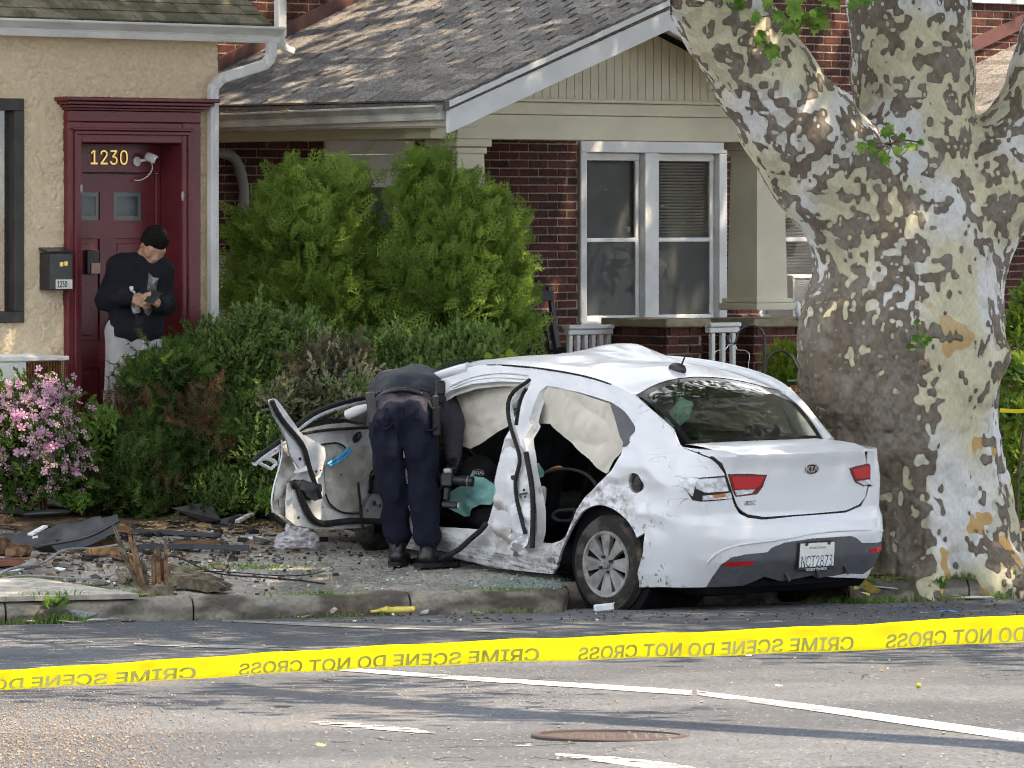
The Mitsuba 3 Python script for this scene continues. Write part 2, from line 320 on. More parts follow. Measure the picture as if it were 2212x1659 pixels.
for pts in ([(672, 1562, 5), (760, 1568, 10), (900, 1580, 9), (940, 1586, 3)], [(960, 1593, 4), (1010, 1598, 7), (1060, 1604, 3)], [(1075, 1606, 3), (1120, 1610, 8), (1205, 1614, 3)], [(1200, 1631, 4), (1300, 1641, 14), (1520, 1672, 18)]):
    add('road__worn_line', strip(pts, 0, .8), 'm_roadpaint')
for pts in ([(480, 1342, 3), (760, 1352, 10), (1000, 1360, 9), (1160, 1368, 5)], [(-20, 1386, 5), (150, 1387, 6), (200, 1388, 4)], [(290, 1392, 5), (400, 1395, 7), (700, 1404, 7)]):
    add('road__pale_band', strip(pts, 0, .7), 'm_paleband')  # pale chipped bands laid on the asphalt near the kerb

# manhole cover
mh = thing('manhole_cover', 'rusty round manhole cover set in the sunlit road', 'manhole cover')
C = G(1317, 1592); n_ = nrm([.0095, .03, 1]); xx = nrm(np.cross([0, 1, 0], n_)); MH = frame_of(C+np.array([0, 0, .004]), xx, np.cross(n_, xx), n_)
pm('m_castiron', mottled((.085, .066, .058), .4, 30, c2=(.055, .040, .036)), .75, .4)
R_ = .31
add(mh+'__frame', tf(trimesh.creation.revolve(np.array([[R_, -.02], [R_+.001, .002], [R_-.006, .008], [R_-.03, .008], [R_-.034, -.012], [R_-.034, -.03]]), sections=64), MH), 'm_castiron', smooth=30)
lid = [trimesh.creation.cylinder(R_-.04, .012, sections=64)]
for i in range(-6, 7):
    for j in range(-6, 7):
        if math.hypot(i, j)*.042 < R_-.06: lid.append(cbox(i*.042-.014, i*.042+.014, j*.042-.014, j*.042+.014, .004, .0095, .002))
add(mh+'__lid', tf(cat(lid), MH @ trimesh.transformations.translation_matrix((0, 0, -.008))), 'm_castiron')
# ---------------------------------------------------------------- the row of houses (frame HM: U, V, z)
def hadd(k, mesh, m, smooth=False): return add(k, mesh, m, smooth, M=HM)
def rect(u0, u1, z0, z1): return sg.box(u0, z0, u1, z1)
BR = ['m_brick0', 'm_brick1', 'm_brick2', 'm_brick3']
pieces_left = {'brick': 0}
def bricks(zone, v, holes, u0=0.0, z0=0.0, faceV=-1, course=.0677, pitch=.213, th=.03, jag=1.0):
    """(matrix, on-screen size) of every brick of a running bond whose middle lies in zone (U0, U1, Z0, Z1) and outside holes"""
    out = []; U0, U1, Z0, Z1 = zone
    for r in range(int((Z0-z0)/course)-1, int((Z1-z0)/course)+2):
        z = z0+(r+.5)*course; off = (.5 if r % 2 else 0)*pitch
        if z-.029 < Z0 or z+.029 > Z1: continue
        for c in range(int((U0-u0)/pitch)-2, int((U1-u0)/pitch)+3):
            a, b = u0+off+c*pitch, u0+off+c*pitch+.203
            a, b = max(a, U0), min(b, U1)
            if b-a < .03: continue
            spans = [(a, b)]
            for h0, h1, g0, g1 in holes:
                if z+.034 > g0 and z-.034 < g1:
                    ns = []
                    for p, q in spans:
                        if q <= h0 or p >= h1: ns.append((p, q)); continue
                        if p < h0-.02: ns.append((p, h0-.004))
                        if q > h1+.02: ns.append((h1+.004, q))
                    spans = ns
            for p, q in spans:
                if q-p < .03: continue
                d = rng.uniform(-.003, .003)*jag
                out.append(TS(((p+q)/2, v+faceV*(.006+d)+(-faceV)*th/2, z+rng.uniform(-.001, .001)), (q-p-rng.uniform(0, .003), th, .057+rng.uniform(-.002, .0015)), roty(rng.normal(0, .004)) @ rotz(rng.normal(0, .006))))
    return out
def lay(holder, Ms, quota, seen=None):
    """bricks as single parts up to the quota, the rest as one part"""
    Ms = list(Ms); W = []
    for M in Ms:
        p = (HM @ M)[:3, 3]; x, y = CX+FD*p[0]/p[1], YH-FD*(p[2]-EYE)/p[1]; s = 0
        if seen and any(a-10 < x < b+10 and c-6 < y < d+6 for a, b, c, d in seen): s = 1
        W.append(s)
    idx = sorted(range(len(Ms)), key=lambda i: -W[i]); one = [i for i in idx if W[i]][:quota]
    for i in one: piece(holder+'__brick', Ms[i], BR[int(rng.choice(4, p=[.34, .3, .22, .14]))], M0=HM)
    rest = sorted(set(range(len(Ms)))-set(one)); grp = [[] for _ in BR]
    for i in rest: grp[int(rng.choice(4, p=[.34, .3, .22, .14]))].append(HM @ Ms[i])
    for g, m in zip(grp, BR):
        if g:
            k = key(holder+'__brickwork'); scene[k] = mikit.ply(joined(g), m); lab(k, kind='stuff')

# ---- brick house
bh = thing('brick_house', 'dark red brick house with a gabled cream porch behind the shrubs', 'house')
VW = 3.0; UL, UR = -3.9, 5.9
win_open = [(1.955, 3.655, 1.50, 3.05), (4.02, 5.05, 1.55, 2.95)]
door_open = (-.775, .150, .72, 3.035)
wall = rect(UL, UR, .2, 5.6)
for a, b, c, d in win_open+[door_open]: wall = wall.difference(rect(a, b, c, d))
bw = hadd(bh+'__wall', prism(wall, VW, VW+.22), 'm_mortar')
lint = (-.86, .24, 3.04, 3.125)
Ms = bricks((UL, UR, 2.2-.0677*22, 5.59), VW, win_open+[door_open, lint], u0=.03, z0=.72)
seen = [(1050, 1247, 295, 760), (470, 705, 280, 560), (885, 935, 280, 420), (1650, 1850, 0, 215), (1560, 1580, 310, 680), (470, 600, 90, 190), (620, 790, 0, 70)]
lay(bw, Ms, 262, seen)
for i in range(15):                                            # soldier course over the door
    u0 = lint[0]+.006+i*.0725; piece(bw+'__brick', TS((u0+.03, VW-.006+.015, 3.082+.012), (.058, .03, .107)), BR[i % 3], M0=HM)
# windows
def window(holder, U0, U1, Z0, Z1, v, sashes, mid, blind=True, screen=True):
    ws = []
    fr = hadd(holder+'__window_frame', cat([cbox(U0-.02, U1+.02, v-.03, v+.09, Z1-.075, Z1+.03), cbox(U0-.03, U1+.03, v-.045, v+.1, Z0-.05, Z0+.0),
        cbox(U0-.02, U0+.055, v-.028, v+.09, Z0, Z1-.076), cbox(U1-.075, U1+.02, v-.028, v+.09, Z0, Z1-.076)]+
        ([cbox(sashes[0][1]+.004, sashes[1][0]-.004, v-.028, v+.09, Z0, Z1-.077)] if len(sashes) > 1 else [])), 'm_white')
    for a, b in sashes:
        s = hadd(fr+'__sash', cat([cbox(a, b, v+.03, v+.06, Z1-.14, Z1-.078, .004), cbox(a, b, v+.03, v+.06, mid-.012, mid+.022, .004), cbox(a, b, v+.03, v+.06, Z0+.002, Z0+.05, .004),
            cbox(a, a+.035, v+.032, v+.058, Z0+.05, Z1-.14, .004), cbox(b-.05, b, v+.032, v+.058, Z0+.05, Z1-.14, .004)]), 'm_white')
        for z0, z1 in ((Z0+.05, mid-.012), (mid+.022, Z1-.14)):
            hadd(fr+'__pane', prism(rect(a+.03, b-.045, z0-.004, z1+.004), v+.046, v+.0462), 'm_pane')
        if blind and a < 2.7: hadd(fr+'__dark_sheet', prism(rect(a+.02, b-.03, Z0+.06, Z1-.14), v+.09, v+.092), 'm_darksheet')  # plain dark sheet added so the left sash looks dark
        if screen: hadd(fr+'__screen', prism(rect(a+.03, b-.045, Z0+.05, mid-.012), v+.038, v+.039), 'm_screenmesh')
        if blind and a > 2.7:
            bl = []
            for i in range(int((Z1-.14-Z0-.06)/.026)):
                z = Z0+.06+i*.026; bl.append(tf(box(a+.02, b-.03, -.0105, .0105, -.0006, .0006), TS((0, v+.10, z), (1, 1, 1), rotx(-.62))))
            bk = hadd(fr+'__blind', cat(bl), 'm_blind'); lab(bk, kind='stuff')
    hadd(holder+'__room', cat([box(U0-.02, U1+.02, v+2.4, v+2.42, Z0-.1, Z1+.1), box(U0-.04, U0-.02, v+.22, v+2.4, Z0-.1, Z1+.1), box(U1+.02, U1+.04, v+.22, v+2.4, Z0-.1, Z1+.1), box(U0, U1, v+.22, v+2.4, Z0-.12, Z0-.1), box(U0, U1, v+.22, v+2.4, Z1+.1, Z1+.12)]), 'm_room')
scene['m_screenmesh'] = {'type': 'mask', 'opacity': .45, 'bsdf': {'type': 'twosided', 'bsdf': {'type': 'diffuse', 'reflectance': rgb((.12, .135, .135))}}}
window(bh, 1.985, 3.63, 1.555, 3.03, VW, [(2.03, 2.69), (2.86, 3.55)], 2.226)
window(bh, 4.05, 5.02, 1.6, 2.92, VW, [(4.12, 4.95)], 2.226, screen=False)
# porch door behind the cypresses
dr_ = hadd(bh+'__door', cat([cbox(-.70, .075, VW+.05, VW+.09, .74, 2.80)]), 'm_vinyl')
hadd(bh+'__door__frame', cat([cbox(-.785, .155, VW-.03, VW+.08, 2.92, 3.035), cbox(-.775, .145, VW-.02, VW+.09, 2.80, 2.918), cbox(-.785, -.70, VW-.02, VW+.09, .74, 2.799), cbox(.075, .155, VW-.02, VW+.09, .74, 2.799)]), 'm_vinyl')
hadd(bh+'__door__glass', cat([box(-.60, -.01, VW+.042, VW+.048, 1.6, 2.66)]), 'm_blackmetal')
# porch: floor, columns, piers, beam, gable
hadd(bh+'__porch_floor', cat([cbox(-2.2, 1.6, .1, VW-.01, .60, .72), box(-2.15, 1.55, .12, .14, .3, .6)]), 'm_grey')
def column(uc, z0, z1, wb, wt, base):
    pc = lambda w: [(uc-w/2, .0), (uc+w/2, .0), (uc+w/2, w), (uc-w/2, w)]
    V = [(x, y, z0) for x, y in pc(wb)]+[(x, y+(wb-wt)/2, z1) for x, y in pc(wt)]
    m = quads(V, [[0, 1, 5, 4], [1, 2, 6, 5], [2, 3, 7, 6], [3, 0, 4, 7], [4, 5, 6, 7]])
    c = hadd(bh+'__column', m, 'm_cream')
    y1 = (wb+wt)/2; y0 = (wb-wt)/2
    hadd(c+'__capital', cat([cbox(uc-wt/2-.02, uc+wt/2+.02, y0-.02, y1+.02, z1-.11, z1-.06), cbox(uc-wt/2-.045, uc+wt/2+.045, y0-.045, y1+.045, z1-.059, z1+.0)]), 'm_cream')
    hadd(c+'__base', cat([cbox(uc-wb/2-.05, uc+wb/2+.05, -.05, wb+.05, z0, z0+.055), cbox(uc-wb/2-.03, uc+wb/2+.03, -.03, wb+.03, z0+.056, z0+.09)]), 'm_cream')
column(-1.868, 1.70, 3.0, .31, .265, True); column(1.245, 1.70, 3.0, .335, .285, True)
def pier(u0, u1, v0, v1, capz=1.642):
    k = hadd(bh+'__pier', box(u0+.007, u1-.007, v0+.007, v1-.007, .3, capz-.062), 'm_mortar')
    Ms = bricks((u0, u1, .9, capz-.063), v0, [], u0=u0-.08, z0=capz-.063-.0677*20, jag=1.6)
    side = []
    for M in bricks((v0, v1, .9, capz-.063), 0, [], u0=v0-.02, z0=capz-.063-.0677*20, jag=1.6):   # left face, turned
        R = np.eye(4); R[:3, :3] = rotz(math.pi/2); R[:3, 3] = (u0, 0, 0)
        c = M[:3, 3]; S = np.eye(4); S[:3, :3] = M[:3, :3]; S[:3, 3] = (c[0], -c[1], c[2]); side.append(R @ S)
    for M in Ms+side: piece(k+'__brick', M, BR[int(rng.choice(4, p=[.2, .4, .1, .3]))], M0=HM)
    c = cbox(u0-.05, u1+.05, v0-.05, v1+.05, capz-.06, capz+.003, .008)
    hadd(k+'__cap_stone', c, 'm_capstone')
pier(.115, .49, .0, .64, 1.642); pier(1.045, 1.95, .0, .58, 1.632)
hadd(bh+'__pier', cat([box(-2.07, -1.67, 0, .4, .3, 1.64), cbox(-2.12, -1.62, -.05, .45, 1.64, 1.70)]), 'm_mortar')
hadd(bh+'__porch_beam', cat([cbox(-2.25, 1.75, .03, .33, 3.0, 3.185, .004), cbox(-2.25, 1.75, .015, .34, 3.187, 3.28, .004), cbox(-2.26, 1.76, -.02, .34, 3.282, 3.31, .004),
    cbox(-2.17, -1.89, .34, VW-.01, 3.0, 3.18, .004)]), 'm_cream')
EZ, RZ, RU, EU, EUR, VF = 3.275, 4.06, -.295, -2.47, 1.96, -.45
slope = (RZ-EZ)/(RU-EU); ang = math.atan(slope)
gab = sg.Polygon([(-2.0, 3.31), (1.42, 3.31), (RU, 3.31+(1.72)*slope)])
n = 0
gk = hadd(bh+'__gable', prism(gab, .06, .12), 'm_cream')
for u in np.arange(-1.95, 1.4, .082):                            # beadboard of the gable
    top = 3.30+min(u+2.0, 1.42-u-.08)*slope
    if top > 3.34: hadd(gk+'__board', prism(sg.Polygon([(u+.003, 3.312), (u+.079, 3.312), (u+.079, 3.312+max(.01, min(u+2.079, 1.42-u-.079)*slope)), (u+.003, 3.312+max(.01, min(u+2.003, 1.42-u-.003)*slope))]), .045, .0595), 'm_cream')
def rake(uA, uB, name='__rake_board'):
    zA, zB = EZ+(uA-EU)*slope if uA < RU else RZ-(uA-RU)*slope, 0
    f = lambda u: RZ-abs(u-RU)*slope
    poly = sg.Polygon([(uA, f(uA)-.235), (uB, f(uB)-.235), (uB, f(uB)-.03), (uA, f(uA)-.03)])
    k = hadd(bh+name, prism(poly, VF, VF+.035), 'm_rake')
    hadd(k+'__shingle_mould', prism(sg.Polygon([(uA-.01*np.sign(uB-uA), f(uA)-.045), (uB, f(uB)-.045), (uB, f(uB)-.002), (uA-.01*np.sign(uB-uA), f(uA)-.002)]), VF-.03, VF+.05), 'm_rake')
rake(EU-.02, RU); rake(EUR, RU)
def roof_side(holder, u0, z0, u1, z1f, z1b, v0, v1, quota, m=('m_shingle0', 'm_shingle1', 'm_shingle2'), expo=.127, tabw=.305, seen=True):
    """deck and courses of shingles from the eave (u0, z0) to the ridge (u1; z1f in front, z1b behind)"""
    V = [(u0, v0, z0-.02), (u0, v1, z0-.02), (u1, v1, z1b-.02), (u1, v0, z1f-.02)]; d = quads(V+[(x, y, z-.06) for x, y, z in V], [[0, 1, 2, 3], [4, 5, 6, 7], [0, 1, 5, 4], [3, 2, 6, 7], [0, 3, 7, 4], [1, 2, 6, 5]])
    rk = hadd(holder+'__roof', d, m[1])
    L = math.hypot(u1-u0, z1f-z0); n = int(L/expo); cnt = 0; rest = []
    for i in range(n+1):
        s = (i*expo+expo*.62)/L
        for j in range(-1, int((v1-v0)/tabw)+1):
            a = v0+j*tabw+(.5 if i % 2 else 0)*tabw+rng.normal(0, .006); b = a+tabw-.007; a, b = max(a, v0-.01), min(b, v1)
            if b-a < .04 or s > 1.01: continue
            vm = (a+b)/2; z1 = z1f+(z1b-z1f)*(vm-v0)/(v1-v0); an = -math.atan2(z1-z0, (u1-u0)) if u1 > u0 else math.atan2(z1-z0, u0-u1)
            c = (u0+(u1-u0)*s, vm, z0+(z1-z0)*s+.004)
            tilt = -.05 if u1 > u0 else .05
            M = TS(c, (expo*1.5, b-a, .015), roty(an-tilt*-1) @ rotx(rng.normal(0, .006)) @ rotz(rng.normal(0, .01)))
            (piece(rk+'__shingle', M, m[int(rng.integers(0, 3))], shape='box', M0=HM) if cnt < quota else rest.append(HM @ M)); cnt += 1
    if rest: k = key(rk+'__shingle_field'); scene[k] = mikit.ply(joined(rest, 'box'), m[0]); lab(k, kind='stuff')
    return rk
rk = roof_side(bh, EU-.04, EZ, RU, RZ, RZ+.13, VF-.01, VW-.01, 290)
V = [(RU, VF, RZ-.02), (RU, VW-.01, RZ+.11), (EUR, VW-.01, EZ+.05), (EUR, VF, EZ)]
hadd(rk+'__right_slope', quads(V+[(x, y, z-.05) for x, y, z in V], [[0, 1, 2, 3], [4, 5, 6, 7], [0, 1, 5, 4], [3, 2, 6, 7], [0, 3, 7, 4], [1, 2, 6, 5]]), 'm_shingle0')
hadd(bh+'__soffit', cat([prism(sg.Polygon([(EU, EZ-.09), (RU, RZ-.09), (EUR, EZ-.03), (EUR, EZ-.045), (RU, RZ-.105), (EU, EZ-.105)]), VF+.04, .02)]), 'm_fascia')
hadd(bh+'__porch_ceiling', box(-2.2, 1.7, .34, VW-.01, 3.18, 3.2), 'm_cream')
hadd(bh+'__fascia', cat([cbox(EU+.0, EU+.03, VF+.036, VW-.02, 3.085, 3.235, .003), box(EU+.03, -2.17, VF+.05, VW-.02, 3.075, 3.09)]), 'm_fascia')
# gutter along the left eave (falls towards the back)
def gutter(holder, p, q, out, m, h=.105, w_=.115):
    """K-style gutter from p to q (U, V, z at its back top); out = unit vector away from the wall"""
    pr = [(0, 0), (0, -h), (.055, -h), (.062, -h*.55), (w_, -h*.12), (w_, .0), (w_-.012, .002), (w_-.012, -.012), (.066, -h*.5), (.05, -h+.006), (.006, -h+.006), (.004, 0)]
    V = [np.asarray(e, float)+np.asarray(out)*o+np.array([0, 0, z]) for e in (p, q) for o, z in pr]; n = len(pr)
    m_ = quads(V, [[i, (i+1) % n, n+(i+1) % n, n+i] for i in range(n)])
    cap = trimesh.Trimesh(V, [[a*n, a*n+i, a*n+i+1] for a in (0, 1) for i in range(1, 6)], process=False)
    return hadd(holder, cat([m_, cap]), m)
gutter(bh+'__gutter', (EU-.005, VF+.05, 3.235), (EU-.005, VW-.05, 3.195), (-1, 0, 0), 'm_gutter')
lit = []
for i in range(160):
    v = rng.uniform(1.3, 2.9); lit.append(TS((EU-.06+rng.normal(0, .02), v, 3.235-.013*v+rng.uniform(-.02, .012)), rng.uniform(.008, .03, 3)*[1, 1, .4], rotz(rng.uniform(0, 6))))
pm('m_litter', mottled((.30, .20, .10), .5, 90), .9)
k = add(bh+'__gutter__leaf_litter', joined([HM @ M for M in lit], 'box'), 'm_litter'); lab(k, kind='stuff')
# maroon flashing board where the porch roof meets the wall
pm('m_flash', mottled((.105, .045, .04), .15, 6), .5)
f2 = lambda u: EZ+(u-EU)*(RZ+.13-EZ)/(RU-EU)
hadd(bh+'__flashing_board', prism(sg.Polygon([(EU, f2(EU)+.01), (RU, f2(RU)+.01), (RU+.5, f2(RU)+.19), (RU+.5, f2(RU)+.30), (RU, f2(RU)+.13), (EU, f2(EU)+.13)]), VW-.04, VW-.012), 'm_flash')
# porch railing
def railing(u0, u1, v, n, top=1.60):
    k = hadd(bh+'__railing', cat([cbox(u0, u1, v-.045, v+.045, top-.02, top+.012), cbox(u0+.005, u1-.005, v-.03, v+.03, top-.065, top-.021)]), 'm_white')
    for i in range(n):
        u = u0+(i+.5)*(u1-u0)/n; hadd(k+'__baluster', cbox(u-.019, u+.019, v-.019, v+.019, .8, top-.066, .004), 'm_white')
railing(hp(1222, 700, .58)[0], hp(1321, 700, .58)[0], .58, 6, 1.585); railing(.47, .80, -.07, 3, 1.60)
# window air conditioner
ac = thing('window_air_conditioner', 'white window air conditioner under the blinds beside the tree', 'air conditioner')
A0, A1 = 4.14, 4.62
hadd(ac+'__case', cat([cbox(A0, A1, VW-.32, VW+.02, 1.58, 1.60), cbox(A0, A1, VW-.32, VW+.02, 1.90, 1.93), cbox(A0, A0+.02, VW-.32, VW+.02, 1.60, 1.90), cbox(A1-.02, A1, VW-.32, VW+.02, 1.60, 1.90), box(A0, A1, VW-.2, VW-.19, 1.6, 1.9)]), 'm_paleplastic')
for i in range(15): hadd(ac+'__slat', box(A0+.02, A0+.26, VW-.315, VW-.29, 1.61+i*.019, 1.617+i*.019), 'm_gutter')
hadd(ac+'__panel', cbox(A0+.265, A1-.02, VW-.315, VW-.30, 1.605, 1.895), 'm_paleplastic')
pts = spline([HM[:3, :3] @ np.array(p)+HM[:3, 3] for p in [(1.46, .1, 1.72), (1.50, -.02, 1.74), (1.45, -.07, 1.69), (1.50, -.06, 1.63)]], 14)
hs = thing('drain_hose', 'white ribbed hose end curling over the porch pier cap beside the column', 'hose')
add(hs, tube(pts, .022+.003*np.cos(np.arange(14)*3.14), 10), 'm_white', smooth=50)
# pipes on the brick wall
pm('m_pipe', mottled((.30, .30, .31), .08, 6), .5)
def hpts(L): return [HM[:3, :3] @ np.array(p, float)+HM[:3, 3] for p in L]
U0, z0 = hp(522, 345, VW-.08)
k = thing('grey_drainpipe', 'grey drainpipe bending out of the brick wall left of the cypresses', 'drainpipe')
add(k, tube(spline(hpts([(U0-.55, VW-.08, z0+.06), (U0-.25, VW-.08, z0+.05), (U0-.06, VW-.08, z0+.0), (U0, VW-.08, z0-.12), (U0, VW-.08, z0-.5), (U0, VW-.08, .6)]), 40), .042, 10), 'm_pipe', smooth=50)
k = thing('white_downspout', 'white downspout ending in an elbow above the porch roof', 'downspout')
U0, z0 = hp(612, 85, 1.5)
p0 = np.array([U0-.04, 1.5, 0])
add(k, cat([tf(bar((U0-.03, 1.5, 5.2), (U0-.03, 1.5, z0+.02), .075, .055, up=(0, 1, 0)), HM), tf(tube([(U0-.03, 1.5, z0+.05), (U0-.025, 1.5, z0-.03), (U0+.01, 1.48, z0-.075), (U0+.06, 1.46, z0-.1)], .036, 10), HM)]), 'm_white', smooth=35)
k = thing('vinyl_gate', 'pale vinyl board gate between the stucco house and the cypresses', 'gate')
for i in range(6):
    u0 = -3.75+i*.142; zt = 2.135+(0 if i != 1 else .0)
    hadd(k+'__board', prism(sg.Polygon([(u0, .4), (u0+.136, .4), (u0+.136, zt-.02), (u0+.12, zt), (u0+.016, zt), (u0, zt-.02)]), 1.6, 1.625), 'm_vinyl')
hadd(k+'__rail', box(-3.75, -2.9, 1.63, 1.67, 1.9, 2.0), 'm_vinyl')
# ---- neighbour to the right, same row
nh = thing('brick_house', 'brick house at the right edge with a grey shingled porch roof', 'house')
wall2 = rect(UR+.004, 14, .2, 5.6)
nw = hadd(nh+'__wall', prism(wall2, VW, VW+.22), 'm_mortar')
Ms = bricks((UR+.01, 13.9, 3.3, 5.59), VW, [], u0=.03, z0=.72)
lay(nw, Ms, 60, [(2100, 2212, 10, 110)])
lay(nw, bricks((UR+.01, 13.9, .8, 3.3), VW, [], u0=.03, z0=.72), 0)
hadd(nh+'__frieze_board', cbox(UR+.01, 10, VW-.05, VW-.01, 4.305, 4.52), 'm_white')
DU = 8.12
roof_side(nh, EU-.04+DU-.3, EZ-.02, RU+DU+.3, RZ+.12, RZ+.2, VF-.01+.2, VW-.01, 190)
hadd(nh+'__flashing_board', prism(sg.Polygon([(5.6, 3.50), (7.8, 4.27), (7.8, 4.39), (5.6, 3.62)]), VW-.04, VW-.012), 'm_flash')
gutter(nh+'__gutter', (EU+DU-.31, VF+.25, 3.22), (EU+DU-.31, VW-.05, 3.19), (-1, 0, 0), 'm_gutter')
hadd(nh+'__fascia', cbox(EU+DU-.3, EU+DU-.27, VF+.25, VW-.05, 3.0, 3.22), 'm_fascia')
hadd(nh+'__column', cbox(5.9, 6.2, .0, .3, .6, 3.0), 'm_cream')

# ---- stucco house on the left
sh = thing('stucco_house', 'tan stucco house with a dark red door and mossy roof edge', 'house')
VS = .24; SR = -4.09
wo = (-8.3, -5.835, 1.70, 3.245); do = (-5.405, -4.395, .69, 2.99)
w_ = rect(-10, SR, .2, 3.85)
for a, b, c, d in (wo, do): w_ = w_.difference(rect(a, b, c, d))
hadd(sh+'__wall', prism(w_, VS+.012, VS+.3), 'm_stucco')
hadd(sh+'__side_wall', box(SR-.3, SR-.001, VS+.3, 6, .2, 3.85), 'm_stucco')
def render_coat(u0, u1, z0, z1, step=.007):
    """hand-trowelled coat: a displaced sheet with real grooves"""
    nu, nz = int((u1-u0)/step)+1, int((z1-z0)/step)+1
    U, Zz = np.meshgrid(np.linspace(u0, u1, nu), np.linspace(z0, z1, nz), indexing='ij')
    def f(x, y, s, o=3): return meshkit.fbm(np.stack([x, y, x*0+s], -1), o, 3)
    wx, wz = f(U*5, Zz*5, 3.0, 2), f(U*5, Zz*5, 9.0, 2)
    h = f(U*12, Zz*12, 2.0)*.016
    for s, fr, g0 in ((1.7, 15, .48), (6.3, 21, .50), (12.1, 11, .56), (17.3, 26, .5)):
        q = np.abs(meshkit.noise(np.stack([U*fr+wx*3.2, Zz*fr*1.15+wz*3.2, U*0+s], -1))-.5)
        gate = np.clip((meshkit.noise(np.stack([U*7+wx*2, Zz*7+wz*2, U*0+s*3], -1))-g0)/.12, 0, 1)
        h = h-np.clip(1-q/.075, 0, 1)*gate*.0065
    h += f(U*45, Zz*45, 5.0, 2)*.004
    return trimesh.Trimesh(np.stack([U, VS-.004-h+.008, Zz], -1).reshape(-1, 3), grid(nu, nz), process=False)
for q in ((-6.1, -5.545, 3.245, 3.70), (-5.545, SR, 3.26, 3.70), (-5.833, -5.47, 1.0, 3.245), (-4.285, SR, 1.0, 3.26), (-6.1, -5.833, .9, 1.70)):
    hadd(sh+'__render_coat', render_coat(*q), 'm_stucco', smooth=True)
# door case
dc = hadd(sh+'__door_case', cat([cbox(-5.475, -5.352, VS-.055, VS+.05, .69, 3.09), cbox(-4.452, -4.285, VS-.055, VS+.05, .69, 3.09), cbox(-5.475, -4.285, VS-.057, VS+.05, 3.0905, 3.17),
    cbox(-5.352, -4.452, VS-.05, VS+.05, 2.945, 3.089), box(-5.36, -5.345, VS-.04, VS+.22, .69, 2.99), box(-4.457, -4.44, VS-.04, VS+.22, .69, 2.99), box(-5.36, -4.44, VS-.04, VS+.22, 2.945, 2.96)]), 'm_maroon')
hadd(dc+'__architrave', cat([cbox(-5.425, -5.40, VS-.075, VS-.05, .69, 3.03), cbox(-4.412, -4.387, VS-.075, VS-.05, .69, 3.03), cbox(-5.425, -4.387, VS-.077, VS-.05, 3.0, 3.028), cbox(-5.445, -4.367, VS-.09, VS-.05, 3.031, 3.048)]), 'm_maroon')
hadd(dc+'__cornice', cat([cbox(-5.495, -4.265, VS-.075, VS+.02, 3.171, 3.185), cbox(-5.51, -4.25, VS-.105, VS+.02, 3.187, 3.207), cbox(-5.535, -4.225, VS-.14, VS+.02, 3.209, 3.232), cbox(-5.56, -4.20, VS-.17, VS+.02, 3.234, 3.262)]), 'm_maroon')
for u0 in (-4.452,):                                             # panels of the right reveal
    hadd(dc+'__reveal_panel', cat([box(u0-.004, u0+.002, VS+.02, VS+.19, 1.75, 2.70), box(u0-.004, u0+.002, VS+.02, VS+.19, .95, 1.6)]), 'm_maroon')
hadd(sh+'__transom', cbox(-5.345, -4.457, VS+.19, VS+.23, 2.735, 2.945), 'm_maroon')
# door leaf with panels
dl = (-5.33, -4.50, VS+.215)
holes = [(-5.25, -4.985, 2.40, 2.60), (-4.86, -4.605, 2.40, 2.60)]
pan = [(-5.25, -4.985, 1.55, 2.27), (-4.86, -4.605, 1.55, 2.27), (-5.25, -4.985, .82, 1.36), (-4.86, -4.605, .82, 1.36)]
lf = rect(dl[0], dl[1], .70, 2.725)
for a, b, c, d in holes+pan: lf = lf.difference(rect(a, b, c, d))
dk = hadd(sh+'__door', cat([prism(lf, dl[2], dl[2]+.042), cbox(-4.50, -4.458, VS+.19, VS+.25, .69, 2.73), cbox(-5.345, -5.332, VS+.19, VS+.25, .69, 2.73)]), 'm_maroon')
for a, b, c, d in pan: hadd(dk+'__panel', cat([cbox(a, b, dl[2]+.016, dl[2]+.036, c, d, .003), cbox(a+.035, b-.035, dl[2]+.006, dl[2]+.03, c+.035, d-.035, .012)]), 'm_maroon')
pm('m_doorglass', mottled((.03, .045, .05), .5, 14), .2, .5)
for a, b, c, d in holes:
    hadd(dk+'__pane', cat([box(a, b, dl[2]+.018, dl[2]+.022, c, d)]), 'm_doorglass')
    hadd(dk+'__pane_bevel', cat([prism(rect(a, b, c, d).difference(rect(a+.03, b-.03, c+.03, d-.03)), dl[2]+.012, dl[2]+.0178)]), 'm_bevel')
pm('m_bevel', (.11, .125, .12), .3)
hadd(sh+'__door_light_stop', box(-5.36, -4.44, VS+.275, VS+.29, .68, 2.96), 'm_room')  # panel added behind the door to stop light leaking through the gap
kp = key(dk+'__keypad_lock'); scene[kp] = mikit.ply(tf(cat([cbox(-5.12, -5.01, dl[2]-.03, dl[2]+.0, 2.02, 2.19)]), HM), 'm_black')
pm('m_pinkpad', (.42, .27, .22), .4)
hadd(kp+'__cover', cbox(-5.092, -5.012, dl[2]-.04, dl[2]-.031, 2.022, 2.098), 'm_pinkpad')
# house number, applied brass figures
nb = hadd(sh+'__house_number', tf(meshkit.text_mesh('1230', .100, .008), np.array([[1.0, 0, 0, hp(191, 345, VS+.186)[0]], [0, 0, -1.0, VS+.186], [0, 1, 0, 2.795], [0, 0, 0, 1]])), 'm_brass')
lab(nb, 'gilt figures 1230 over the dark red door')
hadd(sh+'__door_step', cat([cbox(-5.6, -4.1, -.35, VS+.2, .30, .68), cbox(-5.5, -4.2, -.75, -.35, .30, .5)]), 'm_slab')
# paint chips and screws on the case
for (u, v, z, r) in ((-4.455, VS-.058, 2.57, .022), (-5.36, VS-.058, 2.62, .02)):
    hadd(dc+'__strike_plate', tf(trimesh.creation.icosphere(2, 1), TS((u, v, z), (r*.6, .006, r*1.6))), 'm_grey', smooth=True)
